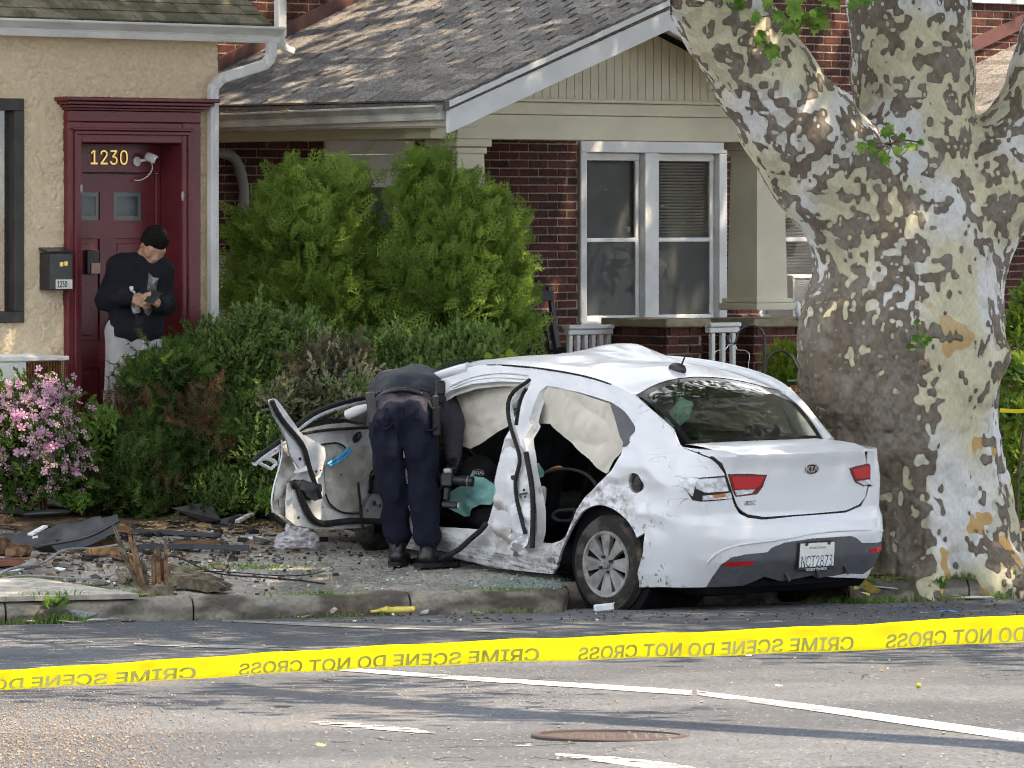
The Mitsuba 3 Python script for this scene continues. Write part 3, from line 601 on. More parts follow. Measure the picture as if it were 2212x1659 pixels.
# dark framed shop window on the far left
pm('m_frame', mottled((.035, .033, .030), .15, 9), .5)
fk = hadd(sh+'__window_frame', cat([cbox(wo[0], wo[1]+.0, VS-.03, VS+.1, wo[3]-.085, wo[3], .004), cbox(wo[0], wo[1], VS-.03, VS+.1, wo[2]-.01, wo[2]+.07, .004), cbox(wo[1]-.085, wo[1]-.001, VS-.032, VS+.1, wo[2]+.07, wo[3]-.085, .004)]), 'm_frame')
hadd(fk+'__pane', prism(rect(wo[0], wo[1]-.08, wo[2]+.06, wo[3]-.08), VS+.03, VS+.0302), 'm_pane')
hadd(sh+'__room', cat([box(wo[0]-.05, -5.6, VS+2.6, VS+2.62, 1.4, 3.4), box(-5.62, -5.6, VS+.3, VS+2.6, 1.4, 3.4), box(wo[0], -5.6, VS+.3, VS+2.6, 3.38, 3.4), box(wo[0], -5.6, VS+.3, VS+2.6, 1.4, 1.42), box(wo[0]-.05, wo[0]-.03, VS+.3, VS+2.6, 1.4, 3.4)]), 'm_room')
pm('m_redbrown', mottled((.16, .05, .03), .3, 8), .7)
hadd(sh+'__counter', cat([box(-7.6, -5.7, VS+.9, VS+1.3, 1.45, 2.25)]), 'm_redbrown')
lm = thing('orange_glow', 'small glowing orange ball behind the dark framed window', 'lamp')
U0, z0 = hp(14, 438, VS+.5)
k = hadd(lm+'__glow_ball', tf(trimesh.creation.icosphere(2, .026), TS((U0, VS+.5, z0), (1, 1, 1))), 'm_paleplastic', smooth=True)
scene[k]['emitter'] = {'type': 'area', 'radiance': rgb((9, 2.6, .3))}  # small glowing orange ball on a cord behind the pane
hadd(lm+'__cord', tf(tube([(U0, VS+.5, z0+.028), (U0, VS+.5, 3.37)], .004, 6), np.eye(4)), 'm_black')
# gutter, fascia, mossy roof
gutter(sh+'__gutter', (-10, VS-.10, 3.80), (-3.64, VS-.10, 3.785), (0, -1, 0), 'm_white', h=.115, w_=.125)
hadd(sh+'__fascia', cat([cbox(-10, SR+.28, VS-.095, VS-.06, 3.68, 3.80), box(-10, SR+.28, VS-.06, VS+.02, 3.70, 3.72)]), 'm_white')
mr = hadd(sh+'__roof', tf(box(-10, -3.76, 0, 3, -.05, 0), TS((0, VS-.16, 3.805), (1, 1, 1), rotx(math.radians(33)))), 'm_moss_shingle')
for i in range(4):
    for j in range(11):
        a = -7.1+(.5 if i % 2 else 0)*.305+j*.305; b = min(a+.298, -3.75)
        if b-a < .05: continue
        piece(mr+'__shingle', TS((0, VS-.16, 3.805), (1, 1, 1), rotx(math.radians(33))) @ TS(((a+b)/2, .06+i*.13, .012), (b-a, .2, .02), rotx(-.05)), 'm_moss_shingle', shape='box', M0=HM)
# downspout of the stucco house: comes off the gutter's end, slants to the wall, runs down
Ud, zd = hp(460, 180, VS-.07); Ue, ze = hp(586, 100, VS-.16)
d = key(sh+'__downspout'); pr = [(Ue, VS-.16, 3.68), (Ue, VS-.16, ze-.07), (Ue-.05, VS-.16, ze-.13), (Ud+.06, VS-.09, zd+.035), (Ud, VS-.07, zd-.03), (Ud, VS-.07, .6)]
prof = []
ms = []
for a, b in zip(pr[:-1], pr[1:]): ms.append(bar(a, b, .072, .06, up=(0, 1, 0), r=.008))
for a in pr[1:-1]: ms.append(tf(trimesh.creation.icosphere(2, .039), TS(a, (1, 1, 1))))
for s in (-.022, -.008, .008, .022): ms.append(box(Ud+s-.003, Ud+s+.003, VS-.07-.034, VS-.07-.029, .6, zd-.06))
scene[d] = mikit.ply(tf(cat(ms), HM), 'm_white')
# mailbox
mb = thing('mailbox', 'black wall mailbox numbered 1230 left of the red door', 'mailbox')
Um, Zm = hp(103, 627, VS-.1); Un, Zn = hp(152, 560, VS-.1); Wm = Un-Um
hadd(mb+'__box', cat([cbox(Um, Un, VS-.125, VS-.0, Zm, Zm+.26, .006)]), 'm_blackmetal')
hadd(mb+'__lid', tf(cbox(-.01, Wm+.01, -.125, .01, -.006, .012, .005), TS((Um, VS-.01, Zm+.285), (1, 1, 1), rotx(.22))), 'm_blackmetal')
hadd(mb+'__number_plate', cbox(Um+.05, Un-.004, VS-.129, VS-.1255, Zm+.008, Zm+.075, .001), 'm_paleplastic')
pm('m_ink', (.02, .02, .022), .6)
add(mb+'__number', tf(meshkit.text_mesh('1230', .042, .002, bold=True), HM @ np.array([[.60, 0, 0, Um+.058], [0, 0, -1.0, VS-.1295], [0, 1, 0, Zm+.020], [0, 0, 0, 1]])), 'm_ink')
hadd(mb+'__emblem', cat([cbox(Um+.085, Um+.115, VS-.128, VS-.124, Zm+.165, Zm+.195, .002), cbox(Um+.125, Um+.155, VS-.128, VS-.124, Zm+.17, Zm+.2, .002)]), 'm_brass')
# security camera above the door
sc = thing('security_camera', 'small white security camera beside the gilt house number', 'camera')
U0, z0 = hp(316, 345, VS+.12)
cm = np.eye(4); cm[:3, :3] = rotz(.5) @ rotx(.35); cm[:3, 3] = (U0+.03, VS+.10, z0+.012)
hadd(sc+'__mount', cat([tf(trimesh.creation.cylinder(.034, .012, sections=24), TS((U0-.035, VS+.183, z0-.012), (1, 1, 1), rotx(math.pi/2))), bar((U0-.035, VS+.18, z0-.012), (U0+.01, VS+.12, z0+.0), .018, .018)]), 'm_paleplastic', smooth=30)
hadd(sc+'__body', tf(cbox(-.032, .032, -.045, .045, -.03, .03, .012), cm), 'm_white', smooth=40)
hadd(sc+'__lens', tf(cbox(-.022, .022, -.049, -.044, -.022, .016, .004), cm), 'm_black')
add(sc+'__cable', tube(spline(hpts([(U0+.035, VS+.12, z0-.01), (U0+.055, VS+.13, z0-.08), (U0+.02, VS+.16, z0-.13), (U0-.06, VS+.18, z0-.145)]), 16), .004, 6), 'm_paleplastic')
# condenser of the air conditioning
cd = thing('air_conditioner_condenser', 'rusty caged air conditioner condenser behind the pink azalea', 'condenser')
q0, q1 = P(-60, 762, 38.3), P(151, 770, 38.9); zt = q1[2]+.005; ax = nrm([*(q1-q0)[:2], 0]); ay = np.array([-ax[1], ax[0], 0])
CM = frame_of([*q0[:2], zt], ax, ay, (0, 0, 1)); Lc = np.linalg.norm((q1-q0)[:2])
add(cd+'__top', tf(cat([cbox(0, Lc, 0, .66, -.035, 0, .014), trimesh.creation.annulus(.2, .3, .02, sections=32).apply_translation((Lc-.36, .33, .008))]), CM), 'm_paleplastic', smooth=40)
add(cd+'__corner_panel', tf(cbox(.0, Lc-.38, .01, .02, -.75, -.036), CM), 'm_vinyl')
add(cd+'__coil', tf(box(Lc-.375, Lc-.04, .05, .6, -.75, -.036), CM), 'm_dark')
w2 = []
for i in range(27): add(cd+'__cage_wire', tf(box(Lc-.375+i*.0138, Lc-.371+i*.0138, .012, .017, -.75, -.036), CM), 'm_rust')
for z in (-.25, -.5, -.74): add(cd+'__cage_rail', tf(box(Lc-.38, Lc-.005, .016, .02, z, z+.006), CM), 'm_rust')
# rocking chair on the porch
rc = thing('rocking_chair', 'dark slatted rocking chair on the porch beside the cypress', 'chair')
U0, z0 = hp(1128, 660, 1.9); U1, _ = hp(1222, 650, 1.9); W = U1-U0; ZB = 1.835
for j, uu in enumerate((U0, U1)): hadd(rc+'__back_post', bar((uu, 1.9, .95), (uu+.02, 2.12, ZB+.03), .045, .035, r=.006), 'm_navywood')
hadd(rc+'__top_rail', cbox(U0, U1+.02, 2.06, 2.09, ZB-.085, ZB), 'm_navywood')
hadd(rc+'__mid_rail', cbox(U0, U1+.01, 2.04, 2.065, ZB-.24, ZB-.17), 'm_navywood')
for i in range(6): hadd(rc+'__slat', bar((U0+.06+i*(W-.1)/5, 1.93, 1.2), (U0+.06+i*(W-.1)/5, 2.05, ZB-.18), .045, .012, up=(1, 0, 0)), 'm_navywood')
hadd(rc+'__seat', cbox(U0-.02, U1+.02, 1.4, 1.93, 1.13, 1.16), 'm_navywood')
for uu in (U0, U1):
    hadd(rc+'__arm', cbox(uu-.04, uu+.04, 1.35, 2.0, 1.36, 1.385), 'm_navywood')
    hadd(rc+'__rocker', tube([(uu, 1.2, .80), (uu, 1.5, .74), (uu, 1.8, .745), (uu, 2.3, .86)], .025, 6), 'm_navywood')
    hadd(rc+'__leg', bar((uu, 1.42, .76), (uu, 1.42, 1.37), .04, .04), 'm_navywood')
# ---------------------------------------------------------------- the sycamore (plane tree) at the kerb
TD = 36.15; PX = TD/FD
tr = thing('sycamore_tree', 'huge old sycamore with patchy flaking bark right of the wrecked car', 'tree')
def tp(x, y, dd=0): return P(x, y, TD+dd)
def chain(L, dd0=0, dd1=0):
    out = []; n = len(L)
    for i, (a, b) in enumerate(zip(L[:-1], L[1:])):
        out.append((tp(a[0], a[1], dd0+(dd1-dd0)*i/(n-1)), a[2]*PX, tp(b[0], b[1], dd0+(dd1-dd0)*(i+1)/(n-1)), b[2]*PX))
    return out
TRUNK = chain([(2018, 1300, 190), (2015, 1180, 168), (2000, 1080, 168), (1965, 960, 182), (1945, 850, 192), (1950, 760, 203), (1955, 680, 198), (1965, 590, 180), (1975, 500, 168)])
TRUNK += chain([(1960, 560, 150), (1870, 450, 128), (1790, 360, 118), (1718, 270, 108), (1642, 150, 98), (1575, 50, 92), (1505, -60, 88), (1390, -260, 80)], 0, -.9)
TRUNK += chain([(1985, 520, 140), (1985, 420, 130), (1980, 300, 126), (1974, 150, 126), (1964, 0, 122), (1955, -120, 118), (1940, -300, 105)], 0, .3)
TRUNK += chain([(2010, 560, 150), (2090, 470, 112), (2168, 380, 106), (2238, 280, 100), (2285, 170, 98), (2320, 60, 95), (2365, -80, 90), (2420, -260, 70)], 0, .5)
BURL = [(tp(1792, 705, -.32), 62*PX), (tp(1800, 780, -.3), 72*PX), (tp(1830, 850, -.38), 60*PX), (tp(2128, 772, -.22), 46*PX), (tp(2095, 705, -.4), 34*PX), (tp(2090, 815, -.38), 40*PX), (tp(1960, 740, -.56), 26*PX)]
ROOT = [(tp(2080, 1190, -.25), 60*PX, tp(2150, 1262, -.42), 38*PX), (tp(2150, 1262, -.42), 38*PX, tp(2215, 1262, -.3), 20*PX), (tp(1990, 1180, -.4), 70*PX, tp(1985, 1275, -.62), 50*PX), (tp(1920, 1180, -.3), 60*PX, tp(1880, 1280, -.45), 40*PX), (tp(2150, 1150, 0), 50*PX, tp(2190, 1260, .1), 40*PX)]
def tree_sdf(q):
    d = cones(q, TRUNK+ROOT+[(c, r, c+1e-3, r) for c, r in BURL], .16)
    ad = np.abs(d) < .22; D0 = d; q = q[ad]; d = d[ad]
    if not len(q): return D0
    th = np.arctan2(q[:, 1]-TD, q[:, 0]-tp(1990, 0)[0]); lowz = np.clip((2.2-q[:, 2])/2.2, 0, 1)
    d = d+.035*lowz*np.sin(th*9+1.2*np.sin(q[:, 2]*1.3))*np.sin(th*4+.6)
    d = d-.07*(meshkit.fbm(q*[2.6, 2.6, 1.3], 3, 5)-.5)-.034*(meshkit.fbm(q*[9, 9, 4], 3, 8)-.5)*(.5+1.5*np.clip((2.0-q[:, 2])/1.2, 0, 1))
    rough = .35+1.3*np.clip((2.1-q[:, 2])/1.0, 0, 1)*np.clip((2.95-q[:, 0])/.5, .25, 1)
    d = d-.034*rough*(meshkit.fbm(q*[13, 13, 8], 3, 12)-.5)-.016*rough*(np.abs(meshkit.noise(q*[26, 26, 12], 4)-.5)*2-.5)
    D0 = D0.copy(); D0[ad] = d-.006*(meshkit.fbm(q*[30, 30, 14], 2, 2)-.5); return D0
def bark_n(p):
    wx, wz = noise(p.x*6, p.y*6, p.z*5)*.35, noise(p.x*6+9, p.y*6, p.z*5)*.35
    n = noise((p.x+wx*.25)*12.5, p.y*12.5, (p.z+wz*.25)*7.5)*.55+noise(p.x*29+wx*2, p.y*29, p.z*18+wz*2)*.45
    # how much of the old brown bark is left, by where on the tree it is
    xr = p.x-2.59; low = smoothstep(2.25, 1.5, p.z)
    t = .488-.21*low*smoothstep(.35, -.2, xr+.06*noise(p.z*2, 1.0, 2.0))+.20*smoothstep(.30, .02, dr.abs(xr-.22-.10*noise(p.z*1.5, 4.0, 2.0)))*smoothstep(3.2, 2.2, p.z)-.10*smoothstep(.5, .9, xr)*low
    t = t+.08*smoothstep(.25, .0, dr.abs(xr-.06))*smoothstep(2.4, 3.0, p.z)+.10*(noise(p.x*1.3, p.y*1.3, p.z*.9)-.5)
    spots = smoothstep(.775, .79, noise(p.x*34, p.y*34, p.z*24+3))
    return dr.maximum(smoothstep(-.008, .008, t-n), spots*smoothstep(1.2, 1.9, p.z)), low, xr
def bark_c(p, n, uv):
    s, low, xr = bark_n(p); a = fbm(p.x*9, p.y*9, p.z*6, octaves=3); g = fbm(p.x*55, p.y*55, p.z*30, octaves=2); b = noise(p.x*3.2, p.y*3.2, p.z*2); f = noise(p.x*90, p.y*90, p.z*40)
    e1 = smoothstep(.535, .55, noise(p.x*9+3+f*.03, p.y*9, p.z*6)*.6+noise(p.x*25, p.y*25, p.z*15)*.4); e2 = smoothstep(.57, .585, noise(p.x*8, p.y*8+5, p.z*5.5)*.6+noise(p.x*23, p.y*23+2, p.z*15)*.4)
    brown = mix((.105, .085, .064), (.185, .155, .118), a); brown = mix(brown, mi.Color3f(.215, .195, .165), e1*.5)*(.66+.68*g)
    pale = mix((.49, .46, .32), (.55, .55, .53), smoothstep(.38, .62, b))*(.84+.32*a); pale = mix(pale, mi.Color3f(.335, .315, .215), e2*.5*(1-.6*smoothstep(.3, .0, dr.abs(xr-.22))))
    och = smoothstep(.68, .71, noise(p.x*5.4+2, p.y*5.4, p.z*4.2+5)*.75+.25*noise(p.x*22, p.y*22, p.z*14))*smoothstep(2.3, 1.4, p.z)
    return mix(brown, mix(pale, mi.Color3f(.42, .27, .11), och)*(.88+.24*f), s)
def bark_b(p, n, uv):
    s, low, xr = bark_n(p); return -s*.006+(1-s)*(fbm(p.x*40, p.y*40, p.z*18, octaves=3)*(.008+.016*low))+fbm(p.x*14, p.y*14, p.z*9, octaves=2)*.006
pm('m_bark', proc(bark_c), .85, .25, bump=proc(bark_b, eps=.004))
lo, hi = np.array([1.0, TD-1.5, -.05]), np.array([4.7, TD+1.35, 5.2])
add(tr+'__trunk', surfnet(tree_sdf, lo, hi, .020), 'm_bark', smooth=True)
# branches above the frame and the crown that shades the houses
BR_ = []
def branch(p, d, L, r, lv):
    pts = [p]; dd = nrm(d)
    for i in range(6):
        dd = nrm(dd+rng.normal(0, .14, 3)+np.array([0, 0, .05])); pts.append(pts[-1]+dd*L/6)
    BR_.append(tube(spline(pts, 10), np.linspace(r, r*.5, 10), 7))
    TIPS.append(pts[-1]); 
    if lv: 
        for j in range(3):
            i = 3+j; branch(pts[i], nrm(dd+rng.normal(0, .65, 3)*[1, 1, .55]), L*rng.uniform(.55, .75), r*.5, lv-1)
    else: TIPS.extend(pts[3:])
TIPS = []
for x, y, dd, d in ((1390, -260, -.9, (-.75, -.45, .55)), (1390, -260, -.9, (-.9, .35, .45)), (1390, -260, -.9, (-.2, -.6, .8)), (1940, -300, .3, (-.15, .2, 1)), (1940, -300, .3, (.35, .6, .8)), (1940, -300, .3, (.1, -.6, .9)), (2420, -260, .5, (.8, .1, .7)), (2420, -260, .5, (.5, .7, .6)), (2420, -260, .5, (.7, -.6, .55))):
    branch(tp(x, y, dd), np.array(d), 4.2, .22, 2)
for a in range(11):
    t_ = a*2*math.pi/11; branch(tp(1975, -330, .3)+np.array([.4*math.cos(t_), .4*math.sin(t_), rng.uniform(0, .8)]), np.array([math.cos(t_), math.sin(t_), .35]), 6.2, .2, 2)
for a in range(9):
    t_ = a*2*math.pi/9+.3; branch(tp(2420, -260, .5)+np.array([.2*math.cos(t_), .2*math.sin(t_), 0]), np.array([math.cos(t_)+.3, math.sin(t_), .5]), 5.2, .17, 2)
for dx, dy, dz in ((.25, 1, .35), (.5, .9, .4), (.05, 1, .5)): branch(tp(2420, -260, .5), np.array([dx, dy, dz]), 8.5, .2, 2)  # branches added above the frame to shade the brick wall
add(tr+'__branches', cat(BR_), 'm_bark', smooth=True)
def leaf_cloud(centres, per, spread, size, flat=.35):
    n = len(centres)*per; c = np.repeat(np.asarray(centres), per, 0)+rng.normal(0, 1, (n, 3))*spread
    a = rng.normal(0, 1, (n, 3))*[1, 1, flat]; a /= np.linalg.norm(a, axis=1, keepdims=True); b = np.cross(a, rng.normal(0, 1, (n, 3))*[.5, .5, 1]); b /= np.linalg.norm(b, axis=1, keepdims=True)
    s = size*rng.uniform(.6, 1.25, (n, 1))
    V = np.stack([c-a*s*.5, c+b*s*.42, c+a*s*.55, c-b*s*.42], 1).reshape(-1, 3); i = np.arange(n)*4
    return trimesh.Trimesh(V, np.vstack([np.stack([i, i+1, i+2], 1), np.stack([i, i+2, i+3], 1)]), process=False)
def leafm(name, c1, c2, tr_=.5, f=8, rough=.5):
    scene[name] = {'type': 'principledthin', 'base_color': mottled(c1, .3, f, len(name), c2), 'roughness': rough, 'specular': .4, 'diff_trans': tr_} if False else {'type': 'twosided', 'bsdf': {'type': 'principled', 'base_color': mottled(c1, .3, f, len(name), c2), 'roughness': rough, 'specular': .4}}
    return name
def thinleaf(name, c1, c2, dt=.9, f=8, rough=.5):
    scene[name] = {'type': 'principledthin', 'base_color': mottled(c1, .2, f, len(name), c2), 'roughness': rough, 'diff_trans': dt}; return name
thinleaf('m_crown', (.055, .10, .025), (.10, .16, .04), .9, 3)
TIPS = np.array(TIPS); 
def gap(t):
    x, y = t[0]-.543*(t[2]-1.5), t[1]+.196*(t[2]-1.5)          # where its shade falls: the crown is thinned there to let sun through
    if x > 3.0 and y > 36.5: return rng.random() < .15
    if ((x+1.3)/1.9)**2+((y-41)/1.7)**2 < 1: return rng.random() < .38
    if x < -2.2 and y < 38.6: return rng.random() < .45
    return rng.random() < .92
keep = [t for t in TIPS if t[2] > 5.0 and gap(t)]+list(np.array([5.9, 32.9, 8.3])+rng.normal(0, 1, (16, 3))*[.75, .6, .5])+list(np.array([4.9, 45.6, 9.5])+rng.normal(0, 1, (30, 3))*[1.9, 1.5, .8])  # extra leaf clusters added to shade the car tail and upper bricks
cr = key(tr+'__crown'); scene[cr] = mikit.ply(leaf_cloud(keep, 46, .42, .19), 'm_crown'); lab(cr, kind='stuff')
# sprouts with lobed leaves on trunk and limbs
thinleaf('m_sprout', (.13, .27, .05), (.27, .42, .09), .9, 14)
def lobed(s):
    a = np.array([(0, -.5), (.16, -.42), (.42, -.40), (.34, -.20), (.56, .04), (.27, .08), (.30, .34), (.13, .26), (0, .62), (-.13, .26), (-.30, .34), (-.27, .08), (-.56, .04), (-.34, -.20), (-.42, -.40), (-.16, -.42)])*s
    z = .10*np.abs(a[:, 0])+.12*np.maximum(a[:, 1], 0)**2/s
    V = np.vstack([np.c_[a, z], [[0, -.05*s, -.03*s]]]); n = len(a)
    return trimesh.Trimesh(V, [[i, (i+1) % n, n] for i in range(n)], process=False)
def sprout(px, py, dd, leaves, L=.35, spread=(50, 40), label=None, size=.105):
    """a twig with lobed leaves near the pixel"""
    k = key(tr+'__sprout'); o = tp(px, py, dd); ms = []
    lv = []
    for i in range(leaves):
        p = o+np.array([rng.normal(0, spread[0]*PX*.55), rng.normal(-.12, .10), rng.normal(0, spread[1]*PX*.55)])
        R = rotz(rng.uniform(-.9, .9)) @ rotx(math.pi/2+rng.normal(.35, .5)) @ rotz(rng.uniform(2.2, 4.1) if rng.random() < .7 else rng.uniform(0, 6.3))
        lv.append((p, R, size*rng.uniform(.6, 1.25))); ms.append(tube(spline([o+[0, .05, 0], (o+p)/2+rng.normal(0, .02, 3), p], 6), .0035, 5))
    scene[k] = mikit.ply(cat(ms), 'm_twig'); 
    for p, R, s in lv: add(k+'__leaf', tf(lobed(s), TS(p, (1, 1, 1), R)), 'm_sprout')
pm('m_twig', mottled((.10, .075, .045), .2, 30), .8)
sprout(1730, 42, -1.0, 22, spread=(75, 55)); sprout(1670, 105, -.85, 7, spread=(30, 22)); sprout(1570, 8, -.95, 5, spread=(26, 16))
sprout(1925, 312, -.72, 13, spread=(60, 26), size=.085); sprout(1985, 728, -.75, 9, spread=(22, 28), size=.075); sprout(1850, 2, -.8, 4, spread=(18, 8))
# ---------------------------------------------------------------- shrubs and plants
def T_oval(w=.42, fold=.12):
    V = np.array([(0, -.5, 0), (w/2, -.12, fold), (w*.42, .2, fold), (0, .5, -.05), (-w*.42, .2, fold), (-w/2, -.12, fold), (0, .05, 0)], float)
    return V, np.array([(0, 1, 6), (1, 2, 6), (2, 3, 6), (3, 4, 6), (4, 5, 6), (5, 0, 6)])
def T_spray(n=5):
    """a flat scale-leaved spray: a midrib with forked side shoots"""
    V, F = [], []
    def blade(p, q, w):
        p, q = np.array(p), np.array(q); d = (q-p)/np.linalg.norm(q-p); o = np.array([-d[1], d[0], 0])*w; i = len(V)
        V.extend([p-o*.5, (p+q)/2-o, q, (p+q)/2+o, p+o*.5]); F.extend([(i, i+1, i+3), (i+1, i+2, i+3), (i, i+3, i+4)])
    blade((0, -.5, 0), (0, .5, 0), .022)
    for j in range(n):
        y = -.38+j*.72/n; L = .42*(1-.55*j/n)
        for s in (-1, 1):
            e = (s*L*.72, y+L*.72, .04*L); blade((0, y, 0), e, .024)
            blade((s*L*.36, y+L*.36, .02), (s*L*.40, y+L*.84, .03), .02); blade((s*L*.36, y+L*.36, .02), (s*L*.86, y+L*.38, -.03), .02)
    return np.array(V, float), np.array(F)
def T_needle(n=9):
    V, F = [], []
    for j in range(n):
        y = -.45+.85*j/n
        for s in (-1, 1):
            i = len(V); z = rng.uniform(-.1, .1); V.extend([(0, y, 0), (0, y+.09, 0), (s*.20, y+.17, z)]); F.append((i, i+1, i+2))
    i = len(V); V.extend([(-.02, -.5, 0), (.02, -.5, 0), (0, .5, 0)]); F.append((i, i+1, i+2)); return np.array(V, float), np.array(F)
def T_twig(k=7, lw=.26):
    """a short twig carrying k small oval leaves"""
    lv, lf = T_oval(.55, .1); V, F = [], []
    for j in range(k):
        t = j/(k-1); s = .30; a = j*2.4; R = rotz(rng.uniform(-.2, .2)) @ roty(a) @ rotx(-.9+.6*t) if t < .99 else np.eye(3)
        q = (lv+[0, .5, 0])*s @ R.T+[0, -.5+.75*t, 0]; F.append(lf+len(V)*7); V.append(q)
    i = 7*len(V); V = np.vstack(V+[np.array([(-.012, -.5, 0), (.012, -.5, 0), (0, .35, 0)])]); return V, np.vstack(F+[np.array([(i, i+1, i+2)])])
def scatter(tmpl, pos, dirs, size, roll=None, droop=0.0):
    """copies of a template (its +y along dirs) as one mesh"""
    v, f = tmpl; n = len(pos); y = dirs/np.linalg.norm(dirs, axis=1, keepdims=True); r = rng.normal(0, 1, (n, 3)) if roll is None else roll
    x = np.cross(y, r); x /= np.linalg.norm(x, axis=1, keepdims=True)+1e-9; z = np.cross(x, y)
    s = np.broadcast_to(size, (n,))[:, None, None]; B = np.stack([x, y, z], 1)*s
    V = np.einsum('nj,kji->kni', v, B)+pos[:, None]
    F = f[None]+(np.arange(n)*len(v))[:, None, None]; return V.reshape(-1, 3), F.reshape(-1, 3)
def shell(blobs, n, depth=.35, clump=None, csz=.10, front=True):
    """points and outward directions in the outer shell of ellipsoids given as (px, py, d, rx_px, ry_px, r_depth)"""
    w = np.array([b[3]*b[4] for b in blobs], float); pick = rng.choice(len(blobs), n, p=w/w.sum())
    B = np.array([[*P(b[0], b[1], b[2]), b[3]/FD*b[2], b[5], b[4]/FD*b[2]] for b in blobs])
    if clump:
        nc = clump; cb = rng.choice(len(blobs), nc, p=w/w.sum()); cd = rng.normal(0, 1, (nc, 3)); cd[:, 2] = np.where(cd[:, 2] < -.6, -cd[:, 2], cd[:, 2])
        if front: cd[:, 1] = np.where(rng.random(nc) < .72, -np.abs(cd[:, 1]), cd[:, 1])
        cd /= np.linalg.norm(cd, axis=1, keepdims=True); cr = 1-depth*rng.random(nc)**1.5
        cp = B[cb, :3]+cd*B[cb, 3:]*cr[:, None]; k = rng.integers(0, nc, n); d = cd[k]; q = rng.normal(0, 1, (n, 3)); p = cp[k]+q*csz+d*np.abs(q[:, :1])*csz*.4
        dd = nrm_rows(d/B[cb[k], 3:]*B[cb[k], 3:].mean()); return p, dd, k
    d = rng.normal(0, 1, (n, 3)); d[:, 2] = np.where(d[:, 2] < -.6, -d[:, 2], d[:, 2])
    if front: d[:, 1] = np.where(rng.random(n) < .7, -np.abs(d[:, 1]), d[:, 1])
    d /= np.linalg.norm(d, axis=1, keepdims=True); r = 1-depth*rng.random(n)**1.5; return B[pick, :3]+d*B[pick, 3:]*r[:, None], d, pick
def nrm_rows(a): return a/np.maximum(np.linalg.norm(a, axis=1, keepdims=True), 1e-9)
def foliage(holder, tmpl, blobs, n, size, m, up=.4, jit=.5, depth=.35, clump=None, csz=.10, name='__foliage', keep=None, jz=.35):
    p, d, _ = shell(blobs, n, depth, clump, csz)
    if keep is not None: s = keep(p); p, d = p[s], d[s]
    g = p[:, 2] > gz(p[:, 0], p[:, 1])+.02; p, d = p[g], d[g]
    dirs = nrm_rows(d+rng.normal(0, jit, d.shape)+[0, 0, up]); sz = size*rng.uniform(1-jz, 1+jz, len(p))
    k = key(holder+name); scene[k] = mikit.ply(scatter(tmpl, p, dirs, sz), m); lab(k, kind='stuff'); return k
def stems(holder, blobs, n, r=.012, m='m_twig'):
    ms = []
    for _ in range(n):
        b = blobs[int(rng.integers(0, len(blobs)))]; c = P(*b[:3]); t = c+rng.normal(0, .33, 3)*[b[3]/FD*b[2], b[5], b[4]/FD*b[2]]
        q = np.array([c[0]+(t[0]-c[0])*.25, c[1]+(t[1]-c[1])*.25, 0]); q[2] = gz(q[0], q[1])-.03
        ms.append(tube(spline([q, (q*.4+t*.6)+rng.normal(0, .03, 3), t], 7), np.linspace(r, r*.4, 7), 5))
    return add(holder+'__stem', cat(ms), m)
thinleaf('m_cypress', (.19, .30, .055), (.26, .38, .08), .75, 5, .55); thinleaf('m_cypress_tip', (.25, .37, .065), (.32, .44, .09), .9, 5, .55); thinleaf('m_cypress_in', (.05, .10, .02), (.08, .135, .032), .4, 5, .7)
thinleaf('m_box', (.17, .26, .075), (.24, .34, .11), .7, 6, .4); thinleaf('m_box_tip', (.13, .22, .055), (.19, .30, .09), .9, 6, .4)
thinleaf('m_yew', (.052, .092, .025), (.09, .14, .04), .5, 6, .6); thinleaf('m_yew_tip', (.06, .12, .03), (.10, .17, .04), .7, 6, .5); thinleaf('m_brownleaf', (.085, .052, .030), (.13, .08, .05), .5, 8, .8)
thinleaf('m_varieg', (.28, .29, .17), (.40, .40, .27), .8, 9, .6); thinleaf('m_dryleaf', (.10, .095, .055), (.14, .125, .075), .5, 9, .8)
thinleaf('m_lime', (.20, .32, .04), (.32, .42, .07), .9, 6, .5); thinleaf('m_weed', (.13, .24, .045), (.21, .33, .08), .9, 8, .5)
thinleaf('m_pink', (.66, .30, .50), (.80, .48, .66), .8, 25, .6); thinleaf('m_pink2', (.66, .42, .53), (.74, .52, .60), .8, 25, .6)
SPR = T_spray(); OV = T_oval(); NE = T_needle(); TW = T_twig()
def cypress(label, blobs, n):
    blobs = [(b[0], b[1]+20, b[2], b[3]-min(26, b[3]*.3), b[4]-min(34, b[4]*.4), b[5]) for b in blobs]
    k = thing('cypress', label, 'cypress', 'bushy cypresses in front of the porch')
    foliage(k, SPR, blobs, n, .19, 'm_cypress', up=.35, jit=.55, depth=.45, clump=int(n/7), csz=.075)
    foliage(k, SPR, blobs, int(n*.24), .16, 'm_cypress_tip', up=.5, jit=.35, depth=.10, clump=int(n/90), csz=.05, name='__lit_sprays')  # brighter copy of the spray colour, standing in for lit highlights
    foliage(k, SPR, [(b[0], b[1], b[2], b[3]*.82, b[4]*.85, b[5]*.8) for b in blobs], int(n*.5), .2, 'm_cypress_in', up=.1, jit=.8, depth=.5, name='__inner_foliage')  # darker copy of the spray colour, painting the shade inside the bush
    stems(k, blobs, 12, .02); return k
cypress('left one of the two dense green cypresses before the porch door', [(690, 640, 40.9, 185, 150, .58), (668, 520, 40.9, 150, 140, .5), (690, 445, 40.9, 92, 95, .34), (735, 400, 40.9, 55, 60, .22), (570, 620, 40.9, 72, 100, .35), (590, 520, 40.9, 60, 70, .28), (640, 385, 40.9, 40, 50, .2), (800, 640, 40.9, 80, 120, .4)], 6500)
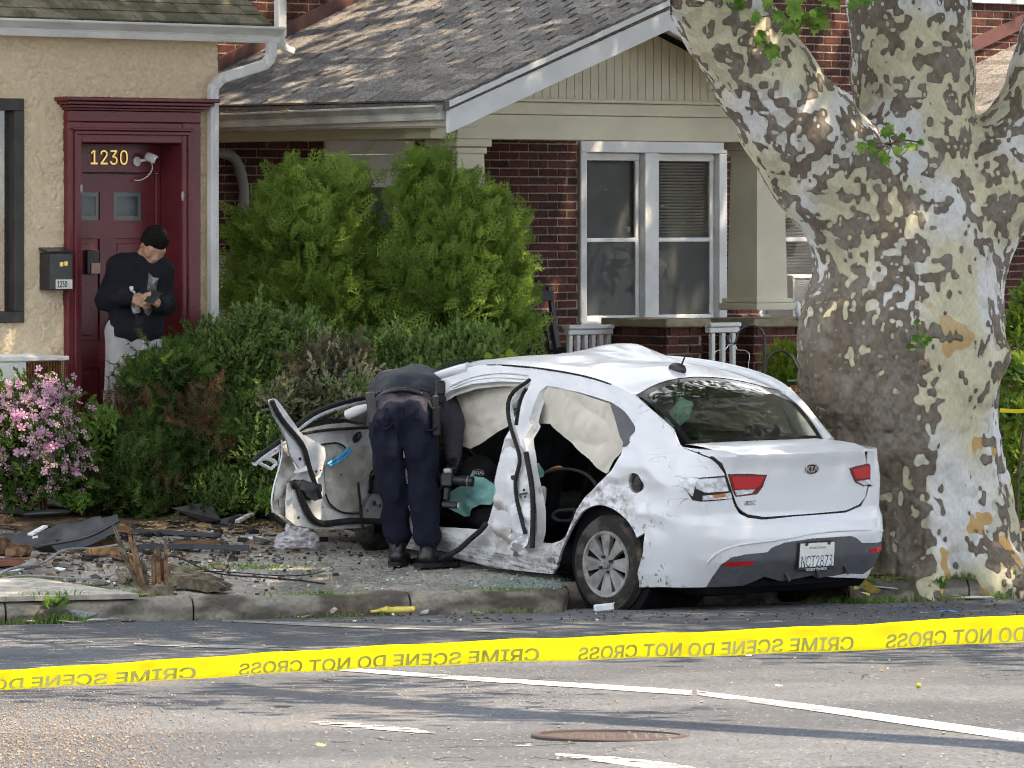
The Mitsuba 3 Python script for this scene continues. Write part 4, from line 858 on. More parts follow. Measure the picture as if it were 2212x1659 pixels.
cypress('right one of the two dense green cypresses, below the porch column', [(985, 640, 40.8, 165, 140, .56), (975, 520, 40.8, 130, 140, .48), (945, 430, 40.8, 85, 90, .32), (920, 372, 40.8, 42, 55, .18), (1060, 590, 40.8, 62, 160, .3), (1082, 690, 40.8, 58, 95, .34), (1065, 460, 40.8, 34, 62, .16), (880, 590, 40.8, 80, 130, .36)], 6500)
# small leaved hedge shrubs in front
def shrub(label, cat_, blobs, n, size, m, tip=None, tm=TW, tipm=None, clump=None, csz=.06, tipn=.18, up=.5, jit=.55, grp=None, nst=10, kname='shrub', depth=.45):
    blobs = [(b[0], b[1]+14, b[2], b[3]-min(22, b[3]*.3), b[4]-min(26, b[4]*.35), b[5]) for b in blobs]
    k = thing(kname, label, cat_, grp)
    foliage(k, tm, blobs, n, size, m, up=up, jit=jit, depth=depth, clump=clump or int(n/12), csz=csz)
    if tip: foliage(k, tipm or tm, blobs, int(n*tipn), size*.95, tip, up=up+.2, jit=jit*.8, depth=.12, clump=int(n/60)+3, csz=csz, name='__young_leaves')
    stems(k, blobs, nst, .012); return k
shrub('small leaved green shrub at the foot of the downspout', 'shrub', [(500, 800, 39.6, 95, 110, .35), (450, 770, 39.6, 60, 80, .25), (545, 730, 39.6, 50, 85, .2), (520, 930, 39.4, 90, 130, .4), (440, 900, 39.3, 60, 90, .3)], 3300, .14, 'm_box', 'm_box_tip')
shrub('small leaved green shrub below the left cypress', 'shrub', [(640, 740, 39.9, 95, 75, .35), (600, 840, 39.6, 90, 110, .4), (640, 960, 39.5, 110, 130, .4), (560, 1000, 39.3, 70, 100, .35)], 3300, .14, 'm_box', 'm_box_tip')
shrub('small leaved green shrub behind the bent over officer', 'shrub', [(840, 770, 39.9, 95, 80, .35), (900, 800, 39.8, 90, 90, .35), (850, 880, 39.6, 100, 110, .4), (760, 960, 39.4, 90, 110, .4)], 3300, .14, 'm_box', 'm_box_tip')
shrub('small leaved shrub behind the roof of the white car', 'shrub', [(1000, 770, 39.9, 70, 70, .3), (1040, 790, 39.7, 70, 90, .3), (960, 850, 39.5, 70, 100, .3)], 2100, .14, 'm_box', 'm_box_tip')
shrub('half dead grey brown shrub with cream tips amid the green ones', 'shrub', [(720, 800, 39.2, 78, 72, .3), (690, 850, 39.1, 60, 60, .25)], 1500, .13, 'm_dryleaf', 'm_varieg', tm=NE, tipm=TW, tipn=.22, jit=.7)
shrub('cream variegated twiggy shrub left of the officer', 'shrub', [(760, 850, 38.9, 50, 45, .2), (620, 870, 39.0, 40, 40, .2)], 420, .13, 'm_varieg', 'm_box_tip')
shrub('dark brownish green yew beside the step of the red door', 'yew', [(310, 950, 38.8, 85, 90, .4), (318, 840, 38.9, 34, 85, .2), (366, 832, 38.9, 42, 80, .2), (285, 1010, 38.6, 130, 100, .45), (210, 1030, 38.5, 70, 90, .35), (340, 1040, 38.5, 80, 85, .35), (440, 980, 38.7, 70, 130, .35)], 5600, .15, 'm_yew', 'm_yew_tip', tm=NE, csz=.07, kname='yew')
k = used and 'yew'
foliage('yew', NE, [(310, 950, 38.8, 86, 92, .42), (300, 1060, 38.5, 120, 70, .4), (450, 950, 38.6, 60, 100, .3)], 700, .14, 'm_brownleaf', depth=.25, clump=40, csz=.06, name='__brown_twigs')
foliage('yew', NE, [(384, 805, 38.8, 38, 50, .2), (355, 860, 38.8, 42, 50, .2)], 420, .15, 'm_yew_tip', depth=.3, clump=24, csz=.05, name='__young_leaves')
shrub('low dark green shrub at the front of the wrecked door', 'shrub', [(540, 1070, 38.4, 60, 60, .3), (585, 1000, 38.5, 50, 90, .3), (480, 1070, 38.3, 60, 55, .3)], 1500, .13, 'm_yew', 'm_box_tip', tm=TW)
# azalea with pink flowers
az = shrub('pink flowering azalea beside the red door', 'azalea', [(60, 960, 38.2, 112, 112, .42), (95, 890, 38.2, 72, 80, .28), (20, 890, 38.2, 70, 60, .25), (110, 1010, 38.1, 70, 70, .3), (20, 1040, 38.1, 80, 60, .3)], 2100, .12, 'm_yew_tip', 'm_box_tip', kname='azalea')
def T_flower():
    V, F = [(0, 0, -.12)], []
    for j in range(5):
        a = j*2*math.pi/5; c, s = math.cos(a), math.sin(a); o = np.array([-s, c, 0]); r = np.array([c, s, 0]); i = len(V)
        V.extend([r*.22-o*.08+[0, 0, -.02], r*.45-o*.21+[0, 0, .08], r*.62+[0, 0, .05], r*.45+o*.21+[0, 0, .08], r*.22+o*.08+[0, 0, -.02]]); F.extend([(0, i, i+4), (i, i+1, i+3), (i, i+3, i+4), (i+1, i+2, i+3)])
    return np.array(V, float), np.array(F)
FLW = meshkit.write_ply(trimesh.Trimesh(*T_flower(), process=False))
fb = [(60, 955, 38.15, 102, 105, .44), (95, 892, 38.15, 64, 76, .3), (20, 895, 38.15, 64, 58, .26), (110, 1000, 38.1, 74, 76, .32), (20, 1040, 38.1, 82, 62, .3)]
p_, d_, _ = shell(fb, 520, .06, 120, .05)
s_ = (p_[:, 1] < 38.35)
for a, b in list(zip(p_[s_], d_[s_]))[:290]:
    z = nrm(b+rng.normal(0, .45, 3)+[0, -.5, .2]); x = nrm(np.cross(z, rng.normal(0, 1, 3))); s = rng.uniform(.038, .060)
    k = key(az+'__flower'); scene[k] = {'type': 'ply', 'filename': FLW, 'face_normals': True, 'bsdf': {'type': 'ref', 'id': 'm_pink' if rng.random() < .7 else 'm_pink2'}, 'to_world': T(frame_of(a, x*s, np.cross(z, x)*s, z*s))}
p_, d_, _ = shell(fb, 850, .12, 110, .045)
kk = key(az+'__blossom'); scene[kk] = mikit.ply(scatter(tuple(np.array(q) for q in T_flower()), p_, nrm_rows(np.cross(d_, rng.normal(0, 1, d_.shape))), rng.uniform(.035, .055, len(p_))), 'm_pink2'); lab(kk, kind='stuff')
# broad leaved weeds and tufts
def rosette(label, px, py, n, L, w, m='m_weed', lean=.7, big=True, kname='weed', name='weed'):
    k = thing(kname, label, name); c = G(px, py)
    for i in range(n):
        a = rng.uniform(0, 6.28); l = L*rng.uniform(.6, 1.15); o = np.array([math.cos(a), math.sin(a)*.6, 0]); sd = np.array([-o[1], o[0], 0]); sd = nrm(sd) if np.linalg.norm(sd) else np.array([1, 0, 0])
        V, F = [], []; le = lean*rng.uniform(.5, 1.2)
        for j in range(6):
            t = j/5; q = c+o*l*le*t**1.4+np.array([0, 0, l*(t-.55*le*t*t)]); ww = w*math.sin(math.pi*min(.08+t*.92, .99))**.8; V += [q-sd*ww/2+[0, 0, ww*.15], q+[0, 0, 0], q+sd*ww/2+[0, 0, ww*.15]]
        for j in range(5):
            b = j*3; F += [(b, b+1, b+4), (b, b+4, b+3), (b+1, b+2, b+5), (b+1, b+5, b+4)]
        add(k+'__leaf', trimesh.Trimesh(V, F, process=False), m)
    return k
rosette('broad leaved weed growing under the pink azalea', 85, 1092, 11, .24, .055)
rosette('weed with long leaves beside the splintered plank at the far left', 40, 1080, 6, .16, .03)
def clump_plant(label, blobs, n, size, m, tm=OV, kname='weed', name='weed', up=.6, jit=.7):
    k = thing(kname, label, name); foliage(k, tm, blobs, n, size, m, up=up, jit=jit, depth=.9, jz=.4); return k
clump_plant('bright green leafy weeds between the azalea and the yew', [(215, 930, 38.2, 45, 60, .2), (185, 985, 38.2, 40, 40, .2)], 260, .085, 'm_weed')
clump_plant('yellow green low weeds at the front of the yew', [(165, 1085, 37.9, 38, 24, .15)], 160, .05, 'm_weed')
clump_plant('green creeping plant by the wrecked car door', [(582, 1085, 37.6, 34, 30, .15)], 160, .055, 'm_weed')
def tuft(label, px, py, n, h, sp, m='m_weed'):
    """grass: thin blades"""
    k = thing('grass_tuft', label, 'grass'); c = G(px, py); V, F = [], []
    for i in range(n):
        b = c+np.array([rng.normal(0, sp), rng.normal(0, sp*.5), 0]); b[2] = gz(b[0], b[1])-.005; o = rng.normal(0, .5, 3)*[1, 1, 0]; l = h*rng.uniform(.4, 1.1); w = .004; j = len(V); sd = nrm([rng.normal(), rng.normal(), 0])*w
        V += [b-sd, b+sd, b+o*l*.4+[0, 0, l*.6]+sd*.6, b+o*l*.4+[0, 0, l*.6]-sd*.6, b+o*l+[0, 0, l*.9]]; F += [(j, j+1, j+2), (j, j+2, j+3), (j+3, j+2, j+4)]
    kk = add(k+'__blade', trimesh.Trimesh(V, F, process=False), m); lab(kk, kind='stuff'); return k
tuft('leafy green tuft at the kerb, second clump from the left edge', 115, 1308, 260, .085, .10); clump_plant('green weed growing in the pavement joint by the kerb', [(120, 1302, G(120, 1306)[1], 34, 16, .1)], 120, .04, 'm_weed')
for q in ((40, 1252, 'grass strip along the pavement slab at the far left'), (150, 1268, 'grass strip along the slanting slab edge'), (215, 1287, 'grass strip nearer the kerb along the slab edge'), (10, 1318, 'small green tuft at the kerb in the left corner'), (370, 1228, 'grass right behind the splintered post'), (540, 1225, 'sparse grass in the middle of the pavement'), (700, 1330, 'tiny grass at the kerb in front of the officer'), (1100, 1290, 'mossy yellow green patch on the kerb by the rear wheel')):
    tuft(q[2], q[0], q[1], 150, .045, .16)
for q in ((1880, 1262, 'grass at the left foot of the sycamore'), (2000, 1265, 'grass in the middle of the sycamore foot'), (2120, 1280, 'grass tuft on the kerb right of the sycamore foot'), (1840, 1282, 'grass behind the rear bumper by the yellow tape')): tuft(q[2], q[0], q[1], 200, .06, .13)
clump_plant('light green weed at the foot of the sycamore', [(1690, 1000, 37, 1, 1, .01), (2018, 1262, G(2018, 1266)[1], 28, 14, .08)], 150, .045, 'm_weed')
rosette('small lime weed right of the sycamore roots', 2188, 1262, 7, .12, .035, 'm_lime')
# plants at the right edge and behind the feeder
fir = thing('juniper', 'yellow green juniper behind the bird feeder', 'juniper'); jb = [(1690, 840, 41.0, 42, 62, .25), (1700, 790, 41.0, 30, 40, .18), (1720, 870, 41.0, 40, 50, .2)]
thinleaf('m_junip', (.17, .25, .03), (.27, .34, .05), .8, 7, .6)
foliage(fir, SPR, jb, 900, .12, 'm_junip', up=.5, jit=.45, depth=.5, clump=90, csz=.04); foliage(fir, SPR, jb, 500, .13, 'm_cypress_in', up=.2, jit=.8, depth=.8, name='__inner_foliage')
rb = [(2185, 900, 39.6, 42, 60, .3), (2200, 720, 39.8, 36, 60, .25), (2190, 810, 39.6, 40, 50, .25), (2200, 1000, 39.4, 34, 70, .25), (2205, 1100, 39.2, 26, 50, .2), (2225, 650, 39.8, 40, 40, .2), (2270, 860, 39.9, 70, 120, .4), (2350, 960, 40, 90, 110, .45), (2250, 1060, 39.5, 60, 70, .3)]
rp = thing('leafy_bush', 'sunlit lime green bush right of the sycamore', 'bush'); foliage(rp, OV, rb, 1500, .10, 'm_box_tip', depth=.8, jit=.8); foliage(rp, OV, rb, 1900, .11, 'm_lime', depth=.4, jit=.7, name='__young_leaves'); foliage(rp, OV, rb, 900, .09, 'm_cypress', depth=.9, name='__inner_foliage')
c = G(2212, 1215); add(rp+'__stem', tube(spline([c, c+[-.04, .0, .5], c+[.03, 0, 1.1], c+[.0, .1, 1.9]], 12), .011, 7), 'm_twig', smooth=True)
# ---------------------------------------------------------------- the wrecked white car (frame CM: x forward from the rear axle, y left, z up)
_y, _p = math.radians(42), math.radians(4.6)
_F = np.array([-math.sin(_y), math.cos(_y), 0]); _L = np.array([-math.cos(_y), -math.sin(_y), 0]); _Z = np.array([0, 0, 1.0])
CO = np.array([1.178, 35.141, -.02]); CM = frame_of(CO, _F*math.cos(_p)+_Z*math.sin(_p), _L, -_F*math.sin(_p)+_Z*math.cos(_p)); CI = np.linalg.inv(CM)
def cpl(px, py, n, c):
    """the point behind a pixel on the plane (local coordinate n = c) of the car"""
    a = CI[:3, :3] @ np.array([(px-CX)/FD, 1, -(py-YH)/FD]); o = CI[:3, :3] @ np.array([0, 0, EYE])+CI[:3, 3]
    return o+a*(c-o[n])/a[n]
def q2(L): return [(933.2+.2918*x, 760.4+.2918*y) for x, y in L]
def q3(L): return [(1296.1+.35424*x, 743.1+.35424*y) for x, y in L]
def q1(L): return [(535.7+.23952*x, 829.5+.23952*y) for x, y in L]
def ip(xs, ys): return lambda z: np.interp(z, xs, ys)
XR = ip([.1, .2, .28, .42, .56, .645, .675, .70, .85, .98, 1.03, 1.065, 1.1], [-.80, -.86, -.905, -.955, -.955, -.93, -.905, -.895, -.885, -.885, -.895, -.905, -.86])
WD = ip([.1, .17, .3, .5, .7, .86, .93, 1.0, 1.06, 1.43], [.74, .785, .82, .85, .865, .858, .84, .805, .775, .615])
RC = ip([.1, .3, .7, 1.1], [.26, .32, .30, .24])
def Wp(s, z, off=0.0):
    """the outer skin: s runs round the tail from right (-) to left (+), z up; off outwards"""
    s, z = np.asarray(s, float), np.asarray(z, float); a = WD(z)-RC(z); rc = RC(z); t = np.abs(s); sg_ = np.sign(s)+(s == 0)
    ph = np.clip((t-a)/rc, 0, np.pi/2); rest = np.maximum(t-a-rc*np.pi/2, 0); fl = np.minimum(t, a)
    x = XR(z)+.05*(fl/a)**2+rc*(1-np.cos(ph))+rest; y = fl+rc*np.sin(ph)-.045*np.clip(rest-2.2, 0, 1)**1.5
    nx, ny = -np.cos(ph), np.sin(ph)
    d = off+dent(s, z)
    return np.stack([x+nx*d, sg_*(y+ny*d), z], -1)
def dent(s, z):
    """crash damage along the normal, on the left side"""
    q = np.stack([s*2.4, z*3.2, s*0], -1); g = np.clip((s-.95)/.3, 0, 1)
    r1 = np.abs(meshkit.noise(np.stack([s*3.6+z*1.5, z*5.2-s*.9, s*0+.3], -1), 5)-.5)*2; r2 = np.abs(meshkit.noise(np.stack([s*9+z*4, z*11-s*3, s*0+4.3], -1), 6)-.5)*2
    quart = np.exp(-((s-1.42)/.36)**2-((z-.80)/.17)**2); rock = np.exp(-((z-.24)/.1)**2)*np.clip((s-1.9)/.4, 0, 1); tail = np.exp(-((s-1.15)/.3)**2-((z-.5)/.25)**2)
    return g*(-.055*quart+(.5-r1)*.055*(.25+quart+.5*rock)+(.5-r2)*.024*(.25+quart+1.2*rock)+(.5-r1)*.012*tail)
from scipy.interpolate import LinearNDInterpolator, NearestNDInterpolator
from scipy.spatial import Delaunay
def _inv(s0, s1, z0, z1, ns, nz):
    S, Zz = np.meshgrid(np.linspace(s0, s1, ns), np.linspace(z0, z1, nz), indexing='ij'); q = Wp(S, Zz)-0.0
    e = np.cross(np.gradient(q, axis=0), np.gradient(q, axis=1)).reshape(-1, 3) @ CM[:3, :3].T; w = q.reshape(-1, 3) @ CM[:3, :3].T+CO
    fc = (e*(w-[0, 0, EYE])).sum(1); fc = fc*np.sign(np.median(fc)) > 0; px = np.stack([CX+FD*w[:, 0]/w[:, 1], YH-FD*(w[:, 2]-EYE)/w[:, 1]], 1)
    a = np.stack([S.ravel(), Zz.ravel()], 1)[fc]; px = px[fc]; return LinearNDInterpolator(px, a), NearestNDInterpolator(px, a)
_d0 = dent; dent = lambda s, z: 0*np.asarray(s)
INV_R, INV_S = _inv(-1.5, 1.35, .12, 1.09, 150, 70), _inv(.98, 4.6, .12, 1.45, 130, 60)
dent = _d0
def sz(pts, side=None):
    out = []; A, B = (INV_S, INV_R) if side else (INV_R, INV_S)
    for x, y in pts:
        r = A[0]([(x, y)])[0]
        if np.isnan(r[0]): r = B[0]([(x, y)])[0]
        if np.isnan(r[0]): r = A[1]([(x, y)])[0]
        out.append(tuple(r))
    return out
def mesh2d(poly, h):
    """a polygon filled with even triangles"""
    poly = poly.buffer(0); vs, fs, o = [], [], 0
    for g in getattr(poly, 'geoms', [poly]):
        g = g.segmentize(h); b = np.vstack([np.array(r.coords)[:-1] for r in [g.exterior, *g.interiors]]); x0, y0, x1, y1 = g.bounds
        X, Y = np.meshgrid(np.arange(x0, x1, h), np.arange(y0, y1, h*.87)); X = X+np.where(np.arange(len(X))[:, None] % 2, h/2, 0); p = np.c_[X.ravel(), Y.ravel()]
        inn = g.buffer(-h*.45); p = p[shapely.contains_xy(inn, p[:, 0], p[:, 1])] if not inn.is_empty else p[:0]
        v = np.vstack([b, p]); t = Delaunay(v).simplices; c = v[t].mean(1); t = t[shapely.contains_xy(g, c[:, 0], c[:, 1])]
        ar = np.cross(np.c_[v[t[:, 1]]-v[t[:, 0]], np.zeros(len(t))], np.c_[v[t[:, 2]]-v[t[:, 0]], np.zeros(len(t))])[:, 2]; t[ar < 0] = t[ar < 0][:, ::-1]
        vs.append(v); fs.append(t[np.abs(ar) > 1e-9]+o); o += len(v)
    return np.vstack(vs), np.vstack(fs)
def skin(pts, off=0.0, h=.03, side=None, holes=(), th=.006):
    """a panel on the outer skin from pixel outlines, with a small return at its edge"""
    poly = sg.Polygon(sz(pts, side)).buffer(0)
    for q in holes: poly = poly.difference(q if isinstance(q, sg.Polygon) else sg.Polygon(sz(q, side)).buffer(0))
    return skin_poly(poly, off, h, th)
def skin_poly(poly, off=0.0, h=.03, th=.006):
    v, t = mesh2d(poly, h); m = [trimesh.Trimesh(Wp(v[:, 0], v[:, 1], off), t, process=False)]
    for g in getattr(poly, 'geoms', [poly]):
        for r in [g.exterior, *g.interiors]:
            c = np.array(r.segmentize(h).coords); n = len(c); V = np.vstack([Wp(c[:, 0], c[:, 1], off), Wp(c[:, 0], c[:, 1], off-th)])
            m.append(quads(V, [[i, i+1, n+i+1, n+i] for i in range(n-1)]))
    return cat(m)
def flat(pts, n, c, wrinkle=0.0, h=.03, seed=0, f=4.0, th=.004):
    """a sheet on the plane (local coordinate n = c) from a pixel outline, wrinkled"""
    q = np.array([cpl(x, y, n, c) for x, y in pts]); a, b = [k for k in range(3) if k != n]; v, t = mesh2d(sg.Polygon(q[:, [a, b]]).buffer(0), h)
    V = np.zeros((len(v), 3)); V[:, a], V[:, b], V[:, n] = v[:, 0], v[:, 1], c
    if wrinkle:
        w1 = np.abs(meshkit.noise(np.stack([v[:, 0]*f+v[:, 1]*f*.8, v[:, 1]*f*1.6-v[:, 0]*f*.5, v[:, 0]*0+seed], -1))-.5)*2; w2 = meshkit.fbm(np.stack([v[:, 0]*f*2.2, v[:, 1]*f*2.2, v[:, 0]*0+seed+5], -1), 3)
        w3 = np.abs(meshkit.noise(np.stack([v[:, 0]*f*5+v[:, 1]*f*3+w2*3, v[:, 1]*f*2-v[:, 0]*f*1.5, v[:, 0]*0+seed+9], -1))-.5)*2
        V[:, n] += wrinkle*(w1*1.3+w2*.5+w3*.38-1.1)
    return trimesh.Trimesh(V, t, process=False)
car = thing('wrecked_car', 'wrecked white sedan with torn open left side parked across the kerb', 'car')
def cadd(k, m, mat, smooth=30): return add(car+k if k.startswith('__') else k, m, mat, smooth, M=CM)

_fx, _lx, _zx = CM[:3, 0], CM[:3, 1], CM[:3, 2]
def loc(p):
    d = p-mi.Point3f(*map(float, CO)); return (d.x*float(_fx[0])+d.y*float(_fx[1])+d.z*float(_fx[2]), d.x*float(_lx[0])+d.y*float(_lx[1])+d.z*float(_lx[2]), d.x*float(_zx[0])+d.y*float(_zx[1])+d.z*float(_zx[2]))
def paint_c(p, n, uv):
    x, y, z = loc(p); left = smoothstep(.55, .75, y)
    c = mi.Color3f(.61, .62, .63)
    # scuffs and grime where the photograph shows them: round the rear arch, along the sill, under the filler, on the bumper's side
    r = dr.sqrt(dr.square(x-.02)+dr.square(z-.33)); g = fbm(x*16, z*34, 3.0, octaves=4); st = fbm(x*7+z*4, z*95, 8.0, octaves=4); h = fbm(x*60, z*60, 5.0, octaves=3)
    arch = smoothstep(.60, .38, r+.16*(fbm(x*7, z*7, 1.0, octaves=3)-.5))*smoothstep(-.42, -.1, x)*smoothstep(.30, .75, g*.6+h*.4)
    sill = smoothstep(.40, .22, z+.10*(st-.5))*smoothstep(.38, .72, st*.65+h*.35)*smoothstep(.2, .5, x)
    spot = smoothstep(.63, .72, fbm(x*34, z*34, 12.0, octaves=3))*smoothstep(.45, .62, noise(x*6, z*6, 1.0))*smoothstep(-.75, -.55, x)*smoothstep(.12, -.2, x)*smoothstep(.75, .5, z)
    low = smoothstep(.30, .2, z)*smoothstep(.50, .74, fbm(x*20, z*60, 5.0, octaves=4))
    scr = smoothstep(.018, .0, dr.abs(noise(x*5, z*34+x*7, 2.0)-.5))*smoothstep(.52, .62, fbm(x*5, z*5, 20.0, octaves=2))
    d = dr.clip(arch*.9+sill*.62+spot*.85+low*.5+scr*.6, 0, .92)*left
    return mix(c, mi.Color3f(.12, .10, .078), d)
pm('m_carpaint', proc(paint_c), .22, .5, clearcoat=1.0, clearcoat_gloss=.95)
pm('m_carinner', mottled((.60, .60, .58), .10, 12), .45, .4)
pm('m_cargrime', mottled((.40, .375, .33), .3, 10, c2=(.58, .57, .54)), .6, .4)
pm('m_plasticgrey', mottled((.075, .078, .085), .1, 14), .5, .4)
pm('m_rubber', mottled((.018, .018, .018), .3, 30), .7, .3)
def tyre_c(p, n, uv):
    a = fbm(p.x*14, p.y*14, p.z*14, octaves=3); return mix((.022, .021, .019), (.075, .068, .06), smoothstep(.4, .7, a))
pm('m_tyre', proc(tyre_c), .85, .25)
pm('m_hub', mottled((.20, .195, .18), .2, 18, c2=(.27, .265, .25)), .45, .5, metallic=.2)
pm('m_airbag', mottled((.62, .58, .49), .08, 8), .9, .2)
pm('m_teal', mottled((.22, .46, .42), .16, 16), .7, .3)
pm('m_seat', mottled((.012, .012, .014), .3, 14), .85, .15)
pm('m_trim', mottled((.045, .046, .05), .15, 14), .6, .3)
pm('m_chrome', (.75, .76, .78), .12, metallic=1.0)
pm('m_red', (.42, .010, .014), .12, .6, clearcoat=1.0); pm('m_reddark', (.10, .008, .010), .15, .6, clearcoat=1.0)
pm('m_clearlens', mottled((.55, .56, .58), .3, 34), .14, .6, clearcoat=1.0); pm('m_amber', (.45, .16, .03), .2, .6)
scene['m_carglass'] = {'type': 'thindielectric', 'specular_transmittance': rgb((.50, .57, .51))}
pm('m_frit', (.008, .008, .009), .12, .6, clearcoat=.6)

# openings of the left side
front_o = q2([(300, 236), (500, 216), (690, 224), (680, 330), (640, 440), (590, 560), (540, 640), (505, 800), (472, 1000), (455, 1150), (405, 1285), (340, 1350), (60, 1330), (-60, 1322), (-170, 1290), (-200, 900), (-150, 560), (-40, 420), (140, 285)])
rear_o = q2([(800, 290), (850, 250), (950, 265), (1100, 300), (1250, 345), (1320, 368), (1360, 480), (1395, 600), (1415, 700), (1400, 760), (1330, 860), (1295, 905), (1200, 1000), (1120, 1090), (1070, 1170), (1030, 1260), (1000, 1345), (935, 1420), (850, 1452), (745, 1445), (745, 1010), (700, 740), (690, 640), (735, 470), (770, 360)])
FO, RO = sg.Polygon(sz(front_o, 1)).buffer(0), sg.Polygon(sz(rear_o, 1)).buffer(0)
th_ = np.linspace(-.25, math.pi+.3, 30); sA = float(WD(.5)-RC(.5)+RC(.5)*math.pi/2)-float(XR(.5)+.05+RC(.5))   # s of x = 0
ARCH = sg.Polygon([(sA+.355*math.cos(t), .31+.355*math.sin(t)) for t in th_]+[(sA-.4, .0), (sA+.4, .0)][::1]).buffer(0)
FUEL = sg.Point(*sz(q2([(1470, 972)]), 1)[0]).buffer(.062)
drip = q2([(1490, 310), (1400, 265), (1200, 190), (1000, 145), (720, 105), (510, 90), (350, 95), (200, 130), (70, 200), (-60, 265)])
qtop = q3([(525, 605), (560, 655), (690, 705), (733, 745), (757, 785)])
tail_o = q3([(760, 800), (600, 815), (490, 812), (520, 880), (560, 945)])
outer = drip+q2([(-250, 380), (-400, 520), (-420, 900), (-330, 1330), (-250, 1440), (60, 1500), (480, 1600), (1020, 1655), (1045, 1640)])
body = sg.Polygon(sz(outer, 1)+sz(q3([(275, 1150), (340, 1100), (450, 1010), (556, 950)]))+sz(tail_o[::-1])+sz(qtop[::-1])+sz(q3([(440, 520), (330, 420)]), 1)).buffer(0)
body = body.difference(FO).difference(RO).difference(ARCH).difference(FUEL)
bs = cadd('__left_body_side', skin_poly(body, 0, .016, .02), 'm_carpaint', 38); lab(bs, 'torn and dented left flank with empty door openings')
# returns of the openings: pressed inner flanges
def flange(poly, d0, d1, grow):
    c = np.array(poly.exterior.segmentize(.03).coords); i = np.array(poly.buffer(-grow).exterior.segmentize(.03).coords); k = ((c[:, None]-i[None])**2).sum(-1).argmin(1); e = i[k]; n = len(c)
    V = np.vstack([Wp(c[:, 0], c[:, 1], d0), Wp((c+e)[:, 0]/2, (c+e)[:, 1]/2, (d0+d1)/2-.012), Wp(e[:, 0], e[:, 1], d1)])
    return quads(V, [[r*n+j, r*n+j+1, (r+1)*n+j+1, (r+1)*n+j] for r in (0, 1) for j in range(n-1)])
cadd('__door_frame', flange(RO, -.004, -.05, .03), 'm_carinner'); cadd('__door_frame', flange(FO, -.004, -.05, .03), 'm_carinner')
# inner roof rail, two pressed steps over the front opening
for o, dz in ((.006, .0), ):
    pts = sz(q2([(140, 255), (250, 205), (400, 165), (560, 155), (720, 170)]), 1); p = np.array([Wp(s, z, o) for s, z in pts]); cadd('__roof_rail_bead', tube(spline(p, 24), .007, 6), 'm_carpaint')
    pts = sz(q2([(160, 268), (300, 212), (500, 188), (700, 200)]), 1); p = np.array([Wp(s, z, o-.004) for s, z in pts]); cadd('__roof_rail_bead', tube(spline(p, 24), .006, 6), 'm_carpaint')
# rear bumper, trunk lid
insert = q3([(650, 1482), (680, 1430), (740, 1345), (800, 1303), (900, 1283), (1020, 1272), (1050, 1242), (1130, 1212), (1300, 1187), (1530, 1172), (1560, 1182), (1600, 1216), (1690, 1213), (1740, 1210), (1742, 1362), (1600, 1402), (1500, 1398), (1480, 1402), (1380, 1420), (1320, 1424), (1290, 1410), (1140, 1440), (1100, 1446), (1000, 1418), (870, 1472)])
IN = sg.Polygon(sz(insert)).buffer(0)
sR = -sA
bump = sz(q3([(275, 1150), (340, 1100), (450, 1010), (556, 950), (612, 962), (806, 944), (822, 990), (850, 1035), (905, 1060), (1000, 1072), (1200, 1050), (1500, 1028), (1590, 990), (1625, 930), (1640, 872)]))
b0 = [(-sA+.33*0-.0+.0, .9)]
bump += [(-.98, .86), (-1.25, .82), (sR+.36, .62), (sR+.38, .2)]+sz(insert[18:19])+sz(insert[17::-1])+sz(q3([(400, 1482)]))+[(sA-.372, .185), (sA-.37, .30)]
BU = sg.Polygon(bump).buffer(0).difference(IN.buffer(.002)).difference(ARCH)
cadd('__rear_bumper', skin_poly(BU, .0, .022, .02), 'm_carpaint', 38)
ins = cadd('__bumper_insert', skin_poly(IN, .006, .022, .03), 'm_plasticgrey', 38)
cadd('__bumper_crease', tube(spline([Wp(s, z, .004) for s, z in sz(q3([(650, 1340), (740, 1260), (850, 1225), (1040, 1200), (1300, 1155), (1560, 1135), (1725, 1140)]))], 40), .007, 6), 'm_carpaint', 60)
for pts, nm in ((q3([(750, 1350), (775, 1330), (935, 1322), (912, 1347), (765, 1358)]), 'left'), (q3([(1638, 1245), (1728, 1238), (1728, 1262), (1642, 1272)]), 'right')):
    cadd('__reflector', skin(pts, .012, .02, th=.02), 'm_red')
for a, b in (((1122, 1395), (1135, 1440)), ((1312, 1375), (1320, 1420)), ((1485, 1352), (1492, 1396))):      # diffuser fins
    p = sz(q3([a, b])); cadd('__bumper_fin', tube([Wp(p[0][0], p[0][1], .012), Wp(p[1][0], p[1][1], .03)], .010, 5), 'm_plasticgrey')
lid_pts = q3([(768, 795), (820, 945), (838, 990), (866, 1020), (905, 1040), (1000, 1054), (1200, 1040), (1500, 1014), (1580, 976), (1615, 930), (1628, 868), (1622, 720), (1612, 655)])
LI = sz(lid_pts); zs = 1.068
face = sg.Polygon(LI+[(-.66, zs), (.64, zs), ]).buffer(0)
lid = cadd('__trunk_lid', skin_poly(face, .004, .022, .02), 'm_carpaint', 38)
